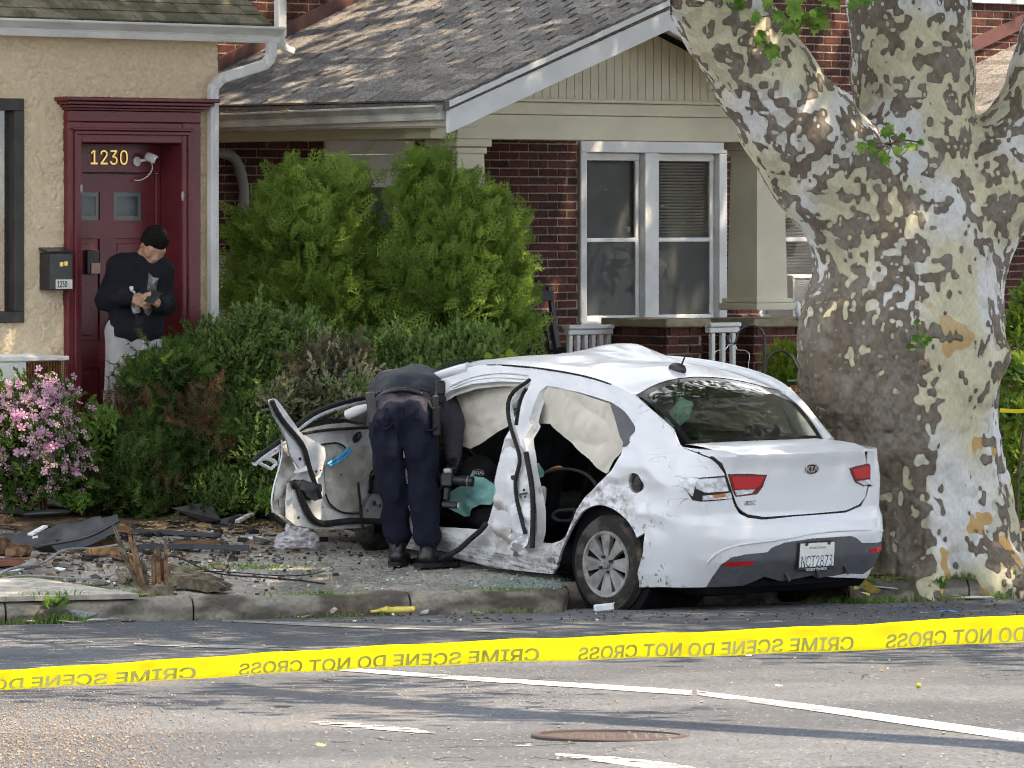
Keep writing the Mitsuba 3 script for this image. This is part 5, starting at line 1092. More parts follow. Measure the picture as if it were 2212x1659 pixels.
# deck of the lid up to the glass
def deck():
    V = []; ts = np.linspace(0, 1, 12); ys = np.linspace(-1, 1, 31)
    for t in ts:
        for y in ys:
            b = Wp(y*.65, zs, .004); g = np.array([-.40+.05*(1-y*y)*-1+.0, y*.60, 1.085+.012*(1-y*y)])
            q = b*(1-t)+g*t; q[2] += .018*math.sin(math.pi*t)*(1-.4*y*y)-.012*math.sin(math.pi*min(t*3, 1)); V.append(q)
    return trimesh.Trimesh(V, grid(12, 31), process=False)
cadd(lid+'__deck', deck(), 'm_carpaint', True)
cadd(lid+'__shoulder', skin(q3([(528, 606), (562, 648), (692, 696), (744, 738), (772, 797), (900, 797), (900, 690), (760, 640), (640, 608)]), .003, .02), 'm_carpaint', 38)
gapl = sz(q3([(535, 612), (600, 665), (690, 697), (735, 735), (765, 790), (815, 945), (845, 1005), (905, 1052), (1000, 1064), (1200, 1046), (1500, 1022), (1590, 980), (1630, 880)]))
cadd('__lid_gap', cat([tube([Wp(s, z, -.004) for s, z in gapl], np.r_[.004, .008, .014, .016, .010, .006, .006, .007, .007, .006, .005, .005, .005], 6)]), 'm_rubber')
cadd('__inner_tail', skin_poly(sg.Polygon([(-1.4, .25), (1.3, .25), (1.35, 1.0), (.7, 1.06), (-.7, 1.06), (-1.4, 1.0)]).difference(ARCH), -.035, .05), 'm_dark')
# lamps
t1 = q3([(775, 792), (900, 790), (1012, 797), (985, 872), (952, 915), (822, 932), (800, 880)])
lk = cadd('__tail_lamp', skin(t1, .010, .02, th=.03), 'm_reddark'); lab(lk, 'intact red inner left tail lamp')
cadd(lk+'__lens', skin(q3([(793, 808), (995, 808), (968, 858), (940, 880), (815, 885)]), .014, .02), 'm_red')
cadd(lk+'__lens', skin(q3([(815, 890), (938, 884), (915, 908), (825, 922)]), .015, .02), 'm_clearlens')
lb = cadd('__tail_lamp', skin(tail_o+q3([(610, 958), (804, 942)]), .006, .018, th=.03), 'm_frit'); lab(lb, 'smashed outer left tail lamp with clear shards')
cadd(lb+'__lens', skin(q3([(590, 822), (755, 812), (778, 895), (640, 905), (585, 880)]), .012, .014), 'm_clearlens')
cadd(lb+'__lens', skin(q3([(625, 925), (790, 905), (798, 938), (625, 952)]), .013, .014), 'm_clearlens'); cadd(lb+'__lens', skin(q3([(690, 918), (755, 910), (760, 930), (690, 938)]), .016, .014), 'm_amber')
cadd(lb+'__shard', skin(q3([(485, 806), (600, 818), (580, 880), (568, 930), (540, 900), (515, 860)]), .02, .014), 'm_clearlens')
lr = cadd('__tail_lamp', skin(q3([(1517, 757), (1560, 742), (1628, 728), (1640, 735), (1640, 858), (1600, 866), (1552, 842), (1532, 800)]), .012, .02, th=.03), 'm_reddark')
cadd(lr+'__lens', skin(q3([(1530, 765), (1632, 740), (1636, 812), (1548, 822)]), .016, .02), 'm_red'); cadd(lr+'__lens', skin(q3([(1555, 836), (1636, 824), (1636, 852), (1600, 860)]), .017, .02), 'm_clearlens')
# badge, model name, plate
def on_tail(px, py, off=.008):
    s, z = sz(q3([(px, py)]))[0]; p = Wp(s, z, off); M = np.eye(4); M[:3, :3] = np.array([[0, 0, -1], [-1, 0, 0], [0, 1, 0.0]]); M[:3, 3] = p; return M
M = on_tail(1285, 762, .006)
bk = cadd('__badge', tf(trimesh.creation.cylinder(1, 1, sections=40), M @ np.diag([.062, .034, .008, 1])), 'm_chrome', 30)
cadd(bk+'__field', tf(trimesh.creation.cylinder(1, 1, sections=40), M @ trimesh.transformations.translation_matrix((0, 0, .004)) @ np.diag([.056, .029, .004, 1])), 'm_black', 30)
def text_c(t, h, d, wscale=1.0, bold=False):
    m = meshkit.text_mesh(t, h, d, bold=bold); m.apply_translation(-np.r_[m.bounds.mean(0)[:2], 0]); m.vertices[:, 0] *= wscale; return m
cadd(bk+'__letters', tf(text_c('KI\u039b', .036, .003, 1.25, True), M @ trimesh.transformations.translation_matrix((0, 0, .0065))), 'm_chrome', False)
cadd('__model_name', tf(text_c('RIO', .026, .003, 1.55, True), on_tail(918, 968, .006)), 'm_chrome', False)
pl = on_tail(1307, 1285, .022); tl_ = np.eye(4); tl_[:3, :3] = rotz(.0); pl = pl @ tl_
pk = cadd('__licence_plate', tf(cbox(-.158, .158, -.088, .083, -.012, .0, .004), pl), 'm_black')
pm('m_plate', mottled((.62, .62, .58), .05, 20), .4); pm('m_navy', (.03, .05, .13), .5)
cadd(pk+'__face', tf(cbox(-.149, .149, -.070, .077, -.001, .0025, .002), pl), 'm_plate')
cadd(pk+'__number', tf(text_c('NCT2873', .070, .001, .62), pl @ trimesh.transformations.translation_matrix((0, -.036, .003))), 'm_navy', False)
cadd(pk+'__state_name', tf(text_c('PENNSYLVANIA', .014, .001, 1.0), pl @ trimesh.transformations.translation_matrix((0, .047, .003))), 'm_navy', False)
cadd(pk+'__frame_motto', tf(text_c('TICKET TO RIDE', .014, .001, 1.2, True), pl @ trimesh.transformations.translation_matrix((0, -.086, .0005))), 'm_plate', False)
cadd(pk+'__frame_top', tf(cat([cbox(-.10, .10, .078, .090, -.002, .004, .002), cbox(-.11, -.085, .062, .085, .003, .006, .002), cbox(.085, .11, .062, .085, .003, .006, .002)]), pl), 'm_black')
# roof, glass
DR = np.array([cpl(x, y, 1, .625) for x, y in drip[:-1]][::-1]); DR = DR[np.argsort(DR[:, 0])]
zr = lambda x: np.interp(x, DR[:, 0], DR[:, 2], right=DR[-1, 2]-.0)
def roof_pt(u, y):
    xf, xb = 1.78+.10*(1-y*y), .02+.13*(1-y*y); x = xb+(xf-xb)*u; z = zr(np.clip(x, DR[0, 0], 1.55))+.062*(1-np.abs(y)**2.2)-.28*np.clip(x-1.55, 0, 1)**1.3
    yy = y*.625
    z = z+.075*np.exp(-((x-1.18)/.25)**2-((yy+.40)/.28)**2)-.035*np.exp(-((x-.80)/.16)**2-((yy+.18)/.3)**2)-.02*np.exp(-((x-1.45)/.2)**2-((yy-.1)/.3)**2)
    r = np.abs(meshkit.noise(np.stack([x*3.2-yy*2, yy*5+x*1.4, x*0+2.2], -1), 3)-.5)*2; z = z+.022*(.45-r)*np.clip((x-.45)/.3, 0, 1)*np.clip((1-np.abs(y))*4, 0, 1)
    return np.stack([x, yy, z], -1)
U, Yy = np.meshgrid(np.linspace(0, 1, 64), np.linspace(-1, 1, 56), indexing='ij'); rv = roof_pt(U, Yy).reshape(-1, 3)
rf = cadd('__roof', trimesh.Trimesh(rv, grid(64, 56)[:, ::-1], process=False), 'm_carpaint', True); lab(rf, 'buckled white roof panel')
cadd('__roof_lining', trimesh.Trimesh(rv-[0, 0, .03], grid(64, 56), process=False), 'm_airbag', True)
cadd('__roof_seam', tube(spline([q+[0, .004, -.006] for q in DR[::1]], 40), .006, 6), 'm_rubber')
mast = cpl(*q3([(575, 235)])[0], 1, .0); mast = np.array([.30, mast[1]+.02, float(roof_pt(np.array(.12), np.array(0.03))[2])])
an = cadd('__antenna', tf(trimesh.creation.icosphere(3, 1), TS(mast, (.075, .032, .042))), 'm_black', True)
tip = cpl(*q3([(690, 115)])[0], 1, 0.0); tip = np.array([mast[0]-.10, mast[1], mast[2]+.17])
cadd(an+'__rod', tube([mast+[-.03, 0, .02], tip], [.006, .0045], 6), 'm_black')
def glass_pt(t, y):
    top = roof_pt(0*y, y)-np.array([0.004, 0, .006]); bot = np.stack([-.41-.04*(1-y*y), y*.60, 1.088+.012*(1-y*y)], -1)
    q = top*(1-t)[..., None]+bot*t[..., None]; bul = .045*np.sin(np.pi*t)*(1-.25*y*y); q = q+bul[..., None]*np.array([-.35, 0, .9]); q[..., 1] *= .985; return q
def glass_part(t0, t1, y0, y1, off, nt=20, ny=30):
    Tt, Yy = np.meshgrid(np.linspace(t0, t1, nt), np.linspace(y0, y1, ny), indexing='ij'); return trimesh.Trimesh((glass_pt(Tt, Yy)+np.array([-.35, 0, .9])*off).reshape(-1, 3), grid(nt, ny), process=False)
rg = cadd('__rear_window', glass_part(.05, .98, -.96, .96, 0), 'm_carglass', True)
cadd(rg+'__border', cat([glass_part(0, .075, -1, 1, .001), glass_part(.955, 1, -1, 1, .001), glass_part(.07, .96, -1, -.93, .001, 20, 4), glass_part(.07, .96, .93, 1, .001, 20, 4)]), 'm_frit', True)
# c pillar on the right, windscreen, right side, bonnet, floor
R_side = sg.Polygon([(-4.3, .18), (sR+.0-.36, .18), (sR-.36, .60), (-1.2, .75), (-1.2, .98), (-1.55, 1.06), (-4.3, 1.0)])
cadd('__right_body_side', cat([skin_poly(sg.Polygon([(-4.4, .16), (-1.9, .16), (-1.85, .7), (-1.0, .70), (-.60, .85), (-.56, 1.0), (-.55, 1.066), (-1.0, 1.06), (-1.3, 1.05), (-4.4, 1.0)]).difference(sg.Point(sR, .31).buffer(.36)), 0, .06)]), 'm_carpaint', 38)
def strip3(pts, w, m): return m
cpr = [(-.42, -.62, 1.08), (-.2, -.66, 1.18), (.02, -.66, 1.34), (.10, -.66, 1.40), (-.10, -.80, 1.05), (-.55, -.80, 1.03)]
cadd('__right_pillar', cat([tube(spline([(-.44, -.63, 1.07), (-.22, -.66, 1.20), (.03, -.645, 1.36), (.3, -.63, 1.42), (1.0, -.62, 1.435), (1.6, -.62, 1.39)], 24), .035, 8), tube([(1.62, -.62, 1.39), (2.55, -.72, .98)], .035, 8), tube([(.95, -.63, 1.40), (1.05, -.82, .95)], .05, 8), tube([(.02, -.64, 1.34), (-.15, -.82, .95)], .06, 8)]), 'm_carpaint', 60)
cadd('__side_window', quads([(.98, -.66, 1.38), (1.06, -.81, .97), (2.45, -.74, .98), (1.65, -.64, 1.37), (.05, -.66, 1.33), (-.1, -.81, .97), (.92, -.81, .97), (.9, -.66, 1.38)], [[0, 1, 2, 3], [4, 5, 6, 7]]), 'm_carglass')
cadd('__left_front_pillar', tube(spline([(1.58, .64, 1.36), (1.9, .68, 1.25), (2.3, .73, 1.08), (2.6, .76, .95)], 16), .035, 8), 'm_carpaint', 60)
Yg = np.linspace(-.66, .66, 12)
cadd('__windscreen', quads(np.vstack([[(1.80+.08*(1-(y/.66)**2), y*.93, 1.385) for y in Yg], [(2.55+.12*(1-(y/.66)**2), y*1.08, .96) for y in Yg]]), [[i, i+1, 13+i, 12+i] for i in range(11)]), 'm_carglass')
cadd('__bonnet', cat([quads([(2.55, -.74, .97), (2.55, .74, .97), (3.3, .66, .72), (3.3, -.66, .72), (3.42, .62, .3), (3.42, -.62, .3)], [[0, 1, 2, 3], [3, 2, 4, 5]]), quads([(2.3, .78, .9), (3.35, .70, .7), (3.4, .66, .3), (2.95, .8, .3), (2.9, .8, .62), (2.3, .8, .66)], [[0, 1, 4, 5], [1, 2, 3, 4]])]), 'm_carpaint')
cadd('__floor', cat([cbox(-.62, 3.2, -.62, .60, .17, .22), box(.1, 3.0, -.80, -.70, .2, .9), box(2.35, 2.4, -.7, .7, .2, .95), cbox(-.8, -.3, -.7, .7, .2, .62, .05)]), 'm_dark')
# seats and trim inside
def seat(x0, y0, back=.62, lean=.16, w=.25, m='m_seat'):
    s = [(np.array([x0+.25, y0+dy, .42]), .09, np.array([x0-.22, y0+dy, .40]), .10) for dy in (-.16, 0, .16)]+[(np.array([x0-.25, y0+dy, .45]), .085, np.array([x0-.25-lean, y0+dy*.85, .45+back]), .075) for dy in (-.16, 0, .16)]+[(np.array([x0-.27-lean, y0-.07, .55+back+.08]), .07, np.array([x0-.27-lean, y0+.07, .55+back+.08]), .07)]
    return surfnet(lambda q: cones(q, s, .05), (x0-.75, y0-.4, .2), (x0+.5, y0+.4, 1.5), .025)
cadd('__seat', seat(1.52, .36), 'm_seat', True); cadd('__seat', seat(1.52, -.36), 'm_seat', True)
bs_ = [(np.array([.42, y, .42]), .13, np.array([.42, -y, .42]), .13) for y in (.52,)]+[(np.array([.12, .5, .5]), .12, np.array([.12, -.5, .5]), .12), (np.array([-.08, .5, .9]), .10, np.array([-.08, -.5, .9]), .10)]+[(np.array([-.10, y-.08, 1.09]), .065, np.array([-.10, y+.08, 1.09]), .065) for y in (-.36, .36)]
cadd('__rear_bench', surfnet(lambda q: cones(q, bs_, .08), (-.4, -.75, .2), (.7, .75, 1.25), .03), 'm_seat', True)
cadd('__parcel_shelf', cbox(-.45, -.12, -.66, .66, 1.0, 1.02), 'm_trim')
pa = cpl(*q2([(720, 740)])[0], 1, .35); pb = cpl(*q2([(775, 545)])[0], 1, .35)
cadd('__belt_cover', tube([pa, pb], .022, 8), 'm_grey', 60)
gh = cpl(*q2([(860, 600)])[0], 1, -.6); cadd('__far_door_trim', cat([cbox(.2, 1.0, -.77, -.74, .62, .92, .02), cbox(1.1, 2.1, -.77, -.74, .62, .92, .02)]), 'm_trim')
cadd('__grab_handle', tube(spline([cpl(*q, 1, -.5) for q in q2([(770, 650), (795, 640), (800, 540), (840, 530)])], 12), .012, 6), 'm_gutter', 60)
# steering wheel with its emblem, dashboard
wc = cpl(*q2([(345, 905)])[0], 1, .33); wc = np.array([1.93, .36, wc[2]])
wm = frame_of(wc, nrm([0, 1, 0]), nrm([.45, 0, .9]), nrm([-.9, 0, .45]))
sw = cadd('__steering_wheel', tf(trimesh.creation.torus(.185, .017, major_sections=36, minor_sections=10), wm), 'm_black', True)
cadd(sw+'__hub', tf(trimesh.creation.icosphere(3, 1), wm @ np.diag([.075, .065, .04, 1])), 'm_trim', True)
hp_ = frame_of(cpl(*q2([(345, 905)])[0], 1, .55), (-.743, -.669, 0), (0, 0, 1), (-.669, .743, 0)); hp_[:3, :3] = CI[:3, :3] @ np.array([[1, 0, 0], [0, 0, -1], [0, 1, 0.0]])
cadd(sw+'__airbag_pad', tf(trimesh.creation.icosphere(3, 1), hp_ @ TS((0, .0, -.04), (.125, .12, .05))), 'm_seat', True)
cadd(sw+'__emblem', cat([tf(trimesh.creation.torus(1, .06, major_sections=30, minor_sections=6), hp_ @ TS((0, .01, .012), (.034, .02, .02))), tf(text_c('KI\u039b', .018, .002, 1.25, True), hp_ @ TS((0, .01, .013), (1, 1, 1)))]), 'm_chrome')
cadd('__dashboard', cbox(2.1, 2.45, -.68, .70, .62, .98, .06), 'm_trim')
# curtain airbags and loose cloth
ab1 = q2([(150, 285), (300, 230), (500, 212), (655, 222), (615, 290), (575, 380), (570, 440), (590, 520), (560, 545), (440, 612), (360, 680), (292, 716), (205, 690), (120, 640), (60, 560), (60, 330)])
cadd('__curtain_airbag', flat(ab1, 1, .60, .028, .012, 1, 3.2), 'm_airbag', 35)
ab2 = q2([(785, 330), (850, 258), (950, 272), (1100, 308), (1330, 385), (1365, 480), (1395, 600), (1416, 690), (1395, 740), (1345, 800), (1312, 890), (1292, 900), (1262, 884), (1220, 850), (1160, 790), (1040, 690), (930, 582), (885, 532), (735, 528), (760, 420)])
cadd('__curtain_airbag', flat(ab2, 1, .665, .024, .012, 7, 3.2), 'm_airbag', 35)
cadd('__quarter_glass', skin(q2([(1322, 366), (1380, 400), (1430, 440), (1480, 505), (1513, 555), (1508, 590), (1470, 650), (1440, 700), (1416, 702), (1395, 600), (1360, 480)]), .006, .03, 1), 'm_plasticgrey')
cadd('__curtain_airbag', quads([(1.75, -.60, 1.34), (.95, -.60, 1.38), (1.0, -.66, 1.0), (1.9, -.68, 1.02), (.88, -.60, 1.38), (.02, -.60, 1.30), (-.05, -.68, 1.08), (.9, -.67, 1.0)], [[0, 1, 2, 3], [4, 5, 6, 7]]), 'm_airbag')
tc = q2([(170, 1010), (250, 960), (290, 870), (310, 920), (360, 930), (400, 940), (440, 970), (462, 1000), (455, 1100), (420, 1130), (330, 1130), (290, 1160), (260, 1215), (220, 1218), (150, 1170), (90, 1140), (85, 1090), (130, 1040)])
cadd('__deployed_airbag', flat(tc, 1, .66, .035, .016, 3, 6), 'm_teal', 35)
tc2 = q2([(728, 880), (770, 822), (785, 820), (822, 885), (815, 920), (760, 950), (735, 945)]); cadd('__torn_cloth', flat(tc2, 1, .62, .02, .012, 5, 9), 'm_teal', 30)
pm('m_orange', (.55, .25, .04), .6)
cadd('__belt_strap', tube(spline([cpl(*q, 1, .44) for q in q2([(750, 960), (800, 915), (870, 875), (930, 850), (965, 855)])], 14), .007, 5), 'm_orange')
cadd('__seat_arc', tube(spline([cpl(*q, 1, .46) for q in q2([(745, 965), (850, 890), (960, 868), (1080, 880), (1160, 920), (1215, 985)])], 24), .012, 6), 'm_trim', 60)
cadd('__door_pull', tube(spline([cpl(*q, 1, .35) for q in q2([(900, 1210), (930, 1180), (1000, 1172), (1060, 1180), (1050, 1225), (980, 1250), (920, 1240), (898, 1212)])], 24), .014, 6), 'm_trim', 60)
# paper lying behind the rear window
ppr = np.array([cpl(x, y, 1, .30) for x, y in q3([(490, 322), (568, 365), (545, 450), (460, 528), (382, 462), (440, 400)])])
pv = trimesh.Trimesh(np.vstack([ppr, ppr.mean(0)+[.0, .02, 0]]), [[i, (i+1) % 6, 6] for i in range(6)], process=False); pm('m_paper', mottled((.38, .66, .56), .16, 60), .7); cadd('__paper_sheet', pv, 'm_paper', False)
# fuel filler
fs, fz = FUEL.centroid.x, FUEL.centroid.y; fp = Wp(fs, fz, -.02); fM = frame_of(fp, (1, 0, 0), (0, 0, 1), (0, -1, 0)); pm('m_brownmetal', mottled((.09, .07, .055), .35, 40), .6)
ff = cadd('__fuel_filler', tf(cat([trimesh.creation.cylinder(.062, .005, sections=30), trimesh.creation.annulus(.05, .064, .03, sections=30)]), fM), 'm_brownmetal', 30)
cadd(ff+'__cap', tf(cat([trimesh.creation.cylinder(.036, .03, sections=26), cbox(-.03, .03, -.008, .008, -.03, -.01)]), fM @ trimesh.transformations.translation_matrix((-.012, -.008, -.012))), 'm_black', 30)
cadd('__arch_liner', tf(cat([trimesh.creation.cylinder(.37, .5, sections=32)]), TS((0, .52, .32), (1, 1, 1), rotx(math.pi/2))), 'm_dark')
# wheels
def wheel(k, M, cover=True, label=None):
    prof = np.array([[.19, -.085], [.205, -.092], [.25, -.098], [.285, -.09], [.298, -.07], [.3015, -.03], [.302, 0], [.3015, .03], [.298, .07], [.285, .09], [.25, .098], [.205, .092], [.19, .085]])
    w_ = cadd(k, tf(trimesh.creation.revolve(prof, sections=56), M), 'm_tyre', 30)
    if label: lab(w_, label)
    tr_ = [tf(trimesh.creation.annulus(.2995, .3035, .012, sections=56), M @ trimesh.transformations.translation_matrix((0, 0, z))) for z in (-.055, -.028, 0, .028, .055)]
    cadd(w_+'__tread_rib', cat([tf(trimesh.creation.annulus(.300, .306, .016, sections=56), M @ trimesh.transformations.translation_matrix((0, 0, z))) for z in (-.05, -.025, 0, .025, .05)]), 'm_tyre', 30)
    rim = cadd(w_+'__rim', tf(trimesh.creation.revolve(np.array([[.0, .02], [.15, .02], [.185, .06], [.196, .088], [.203, .094], [.207, .088], [.2, .06], [.19, -.08]]), sections=56), M), 'm_hub' if not cover else 'm_black', 30)
    if cover:
        cadd(w_+'__cover_ring', tf(trimesh.creation.revolve(np.array([[.178, .086], [.19, .099], [.203, .101], [.208, .092]]), sections=56), M), 'm_hub', 30)
        for i in range(8):
            a = i*2*math.pi/8+.2; pg = [(.03, -.016), (.09, -.036), (.186, -.070), (.19, .030), (.10, .022), (.03, .014)]
            v = np.array(pg); top = np.c_[v, .085+.016*np.clip((v[:, 0]-.03)/.1, 0, 1)+np.array([0, 0, 0, -.012, -.012, 0])]; bot = np.c_[v, np.full(6, .06)]
            b = trimesh.Trimesh(np.vstack([top, bot]), [[0, i_, i_+1] for i_ in range(1, 5)]+[[j, 6+j, 6+(j+1) % 6] for j in range(6)]+[[j, 6+(j+1) % 6, (j+1) % 6] for j in range(6)], process=False)
            cadd(w_+'__spoke', tf(b, M @ trimesh.transformations.rotation_matrix(a, (0, 0, 1))), 'm_hub', False)
        cadd(w_+'__hub_cap', tf(trimesh.creation.revolve(np.array([[0, .098], [.022, .097], [.03, .09], [.034, .07]]), sections=28), M), 'm_hub', 30)
        for i in range(4): cadd(w_+'__wheel_nut', tf(trimesh.creation.cylinder(.010, .02, sections=12), M @ trimesh.transformations.rotation_matrix(i*math.pi/2+.5, (0, 0, 1)) @ trimesh.transformations.translation_matrix((.05, 0, .095))), 'm_black')
    return w_
WR = np.eye(4); WR[:3, :3] = np.array([[1, 0, 0], [0, 0, 1], [0, -1, 0.0]])     # wheel axis z -> car's left
def wm_(x, y, z, a=0.0, b=0.0): M = np.eye(4); M[:3, :3] = rotz(a) @ rotx(b) @ WR[:3, :3]; M[:3, 3] = (x, y, z); return M
wheel('__wheel', wm_(0, .735, .30), True, 'left rear wheel with grey spoked cover')
wheel('__wheel', wm_(0, -.735, .30) @ np.diag([1, 1, -1, 1]), False)
wheel('__wheel', wm_(2.58, -.735, .30) @ np.diag([1, 1, -1, 1]), False)
fwc = CI[:3, :3] @ P(795, 1103, 36.75)+CI[:3, 3]; ax = nrm(CI[:3, :3] @ np.array([-.93, .12, -.36])); xx = nrm(np.cross((0, 0, 1), ax))
wheel('__wheel', frame_of(fwc, xx, np.cross(ax, xx), ax), False, 'broken left front wheel tilted under the open door')

# the peeled door edge hanging at the middle pillar
sk = cadd('__torn_pillar', cat([flat(q2([(530, 640), (600, 640), (650, 740), (600, 790), (555, 880), (545, 1050), (575, 1300), (600, 1518), (480, 1482), (450, 1340), (462, 1100), (500, 800)]), 1, .86, .03, .016, 11, 7)]), 'm_cargrime', 35); lab(sk, 'crumpled grimy middle pillar')
tk = cadd('__torn_door_edge', cat([flat(q2([(600, 790), (645, 755), (690, 735), (715, 850), (735, 1010), (745, 1300), (722, 1440), (690, 1470), (640, 1400), (600, 1280), (570, 1150), (555, 1050), (556, 880)]), 1, .895, .02, .016, 4, 6)]), 'm_carpaint', 35); lab(tk, 'white strip of the torn rear door hanging from the middle pillar')
cadd(tk+'__frame_strip', cat([flat(q2([(700, 222), (730, 232), (665, 320), (598, 400), (610, 520), (655, 690), (690, 740), (660, 770), (630, 690), (582, 520), (572, 410), (590, 345), (640, 280)]), 1, .88, .006, .02, 2, 6)]), 'm_carpaint', 35)
def on_y(L, c): return [cpl(x, y, 1, c) for x, y in q2(L)]
cadd(tk+'__seal', tube(spline(on_y([(722, 205), (660, 250), (600, 300), (565, 372), (562, 430), (592, 590), (632, 710), (650, 800), (622, 930), (630, 1100), (668, 1260), (690, 1345)], .915), 60), .013, 8), 'm_rubber', 60)
cadd(tk+'__seal', tube(spline(on_y([(695, 740), (715, 850), (740, 1010), (748, 1200), (742, 1450)], .90), 30), .017, 8), 'm_rubber', 60)
cadd(tk+'__seal', tube(spline(on_y([(700, 270), (665, 330), (640, 420), (622, 540)], .875), 20), .012, 8), 'm_rubber', 60)
cadd(tk+'__crumpled_end', flat(q2([(545, 1390), (600, 1335), (690, 1355), (705, 1420), (655, 1500), (605, 1490)]), 1, .93, .06, .012, 9, 14), 'm_carpaint', 25)
for q in ((598, 930, .016), (680, 1022, .009), (655, 1075, .007), (690, 1072, .007)): cadd(tk+'__hole', tf(trimesh.creation.cylinder(q[2], .006, sections=14), frame_of(cpl(*q2([q[:2]])[0], 1, .912), (1, 0, 0), (0, 0, 1), (0, -1, 0))), 'm_black')
cadd(tk+'__slot', cat([bar(cpl(*q2([(645, 1056)])[0], 1, .915), cpl(*q2([(705, 1043)])[0], 1, .915), .006, .012)]), 'm_black')
ltc = cpl(*q2([(790, 1060)])[0], 1, .80); cadd('__door_latch_cover', tf(cbox(-.05, .05, -.03, .03, -.06, .06, .02), TS(ltc, (1, 1, 1))), 'm_gutter', 40)
cadd('__rear_door_trim', flat(q2([(745, 1000), (800, 1020), (815, 1080), (805, 1420), (745, 1450)]), 1, .78, .01, .03, 2), 'm_trim')
# loose rubber trim along the sill, running to the ground by the officer
cadd('__loose_seal', tube(spline([cpl(x, y, 1, .90) for x, y in q2([(400, 1270), (370, 1310), (290, 1380), (200, 1460), (110, 1510), (20, 1545), (-60, 1550)])], 30), .018, 8), 'm_rubber', 60)
cadd('__loose_seal', tube(spline([cpl(x, y, 1, .86) for x, y in q2([(60, 1532), (-40, 1530), (-160, 1550), (-340, 1565), (-520, 1585), (-640, 1578)])], 40), .017, 8), 'm_rubber', 60)

# the open front door, seen from inside
HG = (CM @ np.array([2.12, .86, 0, 1]))[:3]; DD = nrm([-.60, -.80, 0]); DN = np.array([DD[1], -DD[0], 0]); DN = DN if DN[1] < 0 else -DN
def dpl(px, py, k=0.0):
    a = np.array([(px-CX)/FD, 1, -(py-YH)/FD]); o = np.array([0, 0, EYE]); c = HG+DN*k; return o+a*((c-o) @ DN)/(a @ DN)
def dsheet(pts, k, wr=0.0, h=.022, seed=0, f=5, th=0.0):
    q = np.array([dpl(x, y, k) for x, y in pts]); uv_ = np.c_[(q-HG) @ DD, q[:, 2]]; v, t = mesh2d(sg.Polygon(uv_).buffer(0), h); w = np.zeros(len(v))
    if wr: w = wr*(np.abs(meshkit.noise(np.stack([v[:, 0]*f+v[:, 1]*2, v[:, 1]*f-v[:, 0], v[:, 0]*0+seed], -1))-.5)*2.4+meshkit.fbm(np.stack([v[:, 0]*f*2.5, v[:, 1]*f*2.5, v[:, 0]*0+seed], -1), 3)-1)
    V = HG*[1, 1, 0]+v[:, :1]*DD+np.c_[0*w, 0*w, v[:, 1]]+(k+w)[:, None]*DN
    m = trimesh.Trimesh(V, t, process=False)
    if th:
        e = m.copy(); e.vertices = e.vertices-DN*th; m = cat([m, e])
    return m
def dtube(pts, k, r, n=30, s=7): return tube(spline([dpl(x, y, k) for x, y in q1(pts)], n), r, s)
dr1 = add(car+'__front_door', dsheet(q1([(470, 445), (640, 420), (880, 395), (1100, 390), (1180, 450), (1260, 780), (1260, 1000), (1250, 1240), (1000, 1300), (640, 1310), (430, 1275), (345, 1210), (340, 1060), (355, 900), (440, 810), (520, 800), (600, 780), (560, 640)]), 0, .016, .02, 3, 5, .05), 'm_carinner', 35); lab(dr1, 'stripped inner face of the torn front door swung wide open')
add(dr1+'__film', dsheet(q1([(690, 560), (760, 528), (860, 552), (900, 600), (1100, 550), (1160, 760), (1010, 880), (1015, 1150), (850, 1155), (760, 1110), (715, 1020), (705, 900), (700, 700)]), .018, .014, .016, 8, 7), 'm_film', 35)
pm('m_film', mottled((.40, .385, .33), .14, 12, c2=(.48, .465, .41)), .32, .5)
add(dr1+'__edge_strip', dsheet(q1([(192, 145), (245, 130), (290, 170), (390, 310), (480, 440), (600, 510), (690, 575), (696, 660), (672, 795), (625, 830), (570, 790), (545, 730), (470, 765), (385, 630), (350, 490), (240, 290)]), .05, .010, .02, 1, 6, .012), 'm_carpaint', 35)
add(dr1+'__outer_skin', dsheet(q1([(300, 500), (365, 500), (375, 570), (415, 705), (440, 770), (400, 840), (352, 900), (345, 1060), (345, 1200), (375, 1260), (330, 1210), (222, 1158), (250, 900), (300, 690)]), -.05, .03, .02, 6, 7, .006), 'm_cargrime', 35)
add(dr1+'__skin_hem', cat([dtube([(302, 505), (296, 690), (252, 850), (232, 1150), (300, 1195), (375, 1260)], -.03, .006, 30, 6)]), 'm_carpaint', 60)
add(dr1+'__seal', dtube([(215, 150), (300, 310), (430, 470), (500, 570), (545, 720), (600, 890), (652, 1030)], .068, .016, 50), 'm_rubber', 60)
add(dr1+'__seal', dtube([(462, 935), (485, 1035), (525, 1130), (585, 1220), (650, 1255), (800, 1250), (1000, 1235), (1190, 1240)], .022, .022, 50), 'm_rubber', 60)
add(dr1+'__seal', dtube([(700, 990), (720, 1050), (770, 1110), (850, 1155), (1000, 1165)], .025, .006), 'm_rubber', 60); add(dr1+'__seal', dtube([(665, 545), (740, 535), (830, 540), (880, 580)], .03, .006), 'm_rubber', 60)
add(dr1+'__latch', dsheet(q1([(425, 875), (510, 860), (560, 885), (655, 905), (652, 1025), (600, 1060), (545, 1020), (500, 960), (450, 940)]), .06, .03, .015, 2, 12, .05), 'm_trim', 30)
add(dr1+'__speaker_bracket', dsheet(q1([(1025, 1160), (1075, 1050), (1130, 990), (1215, 965), (1240, 1190), (1120, 1232), (1040, 1215)]), .03, .008, .02, 3, 6, .01), 'm_pipe', 30)
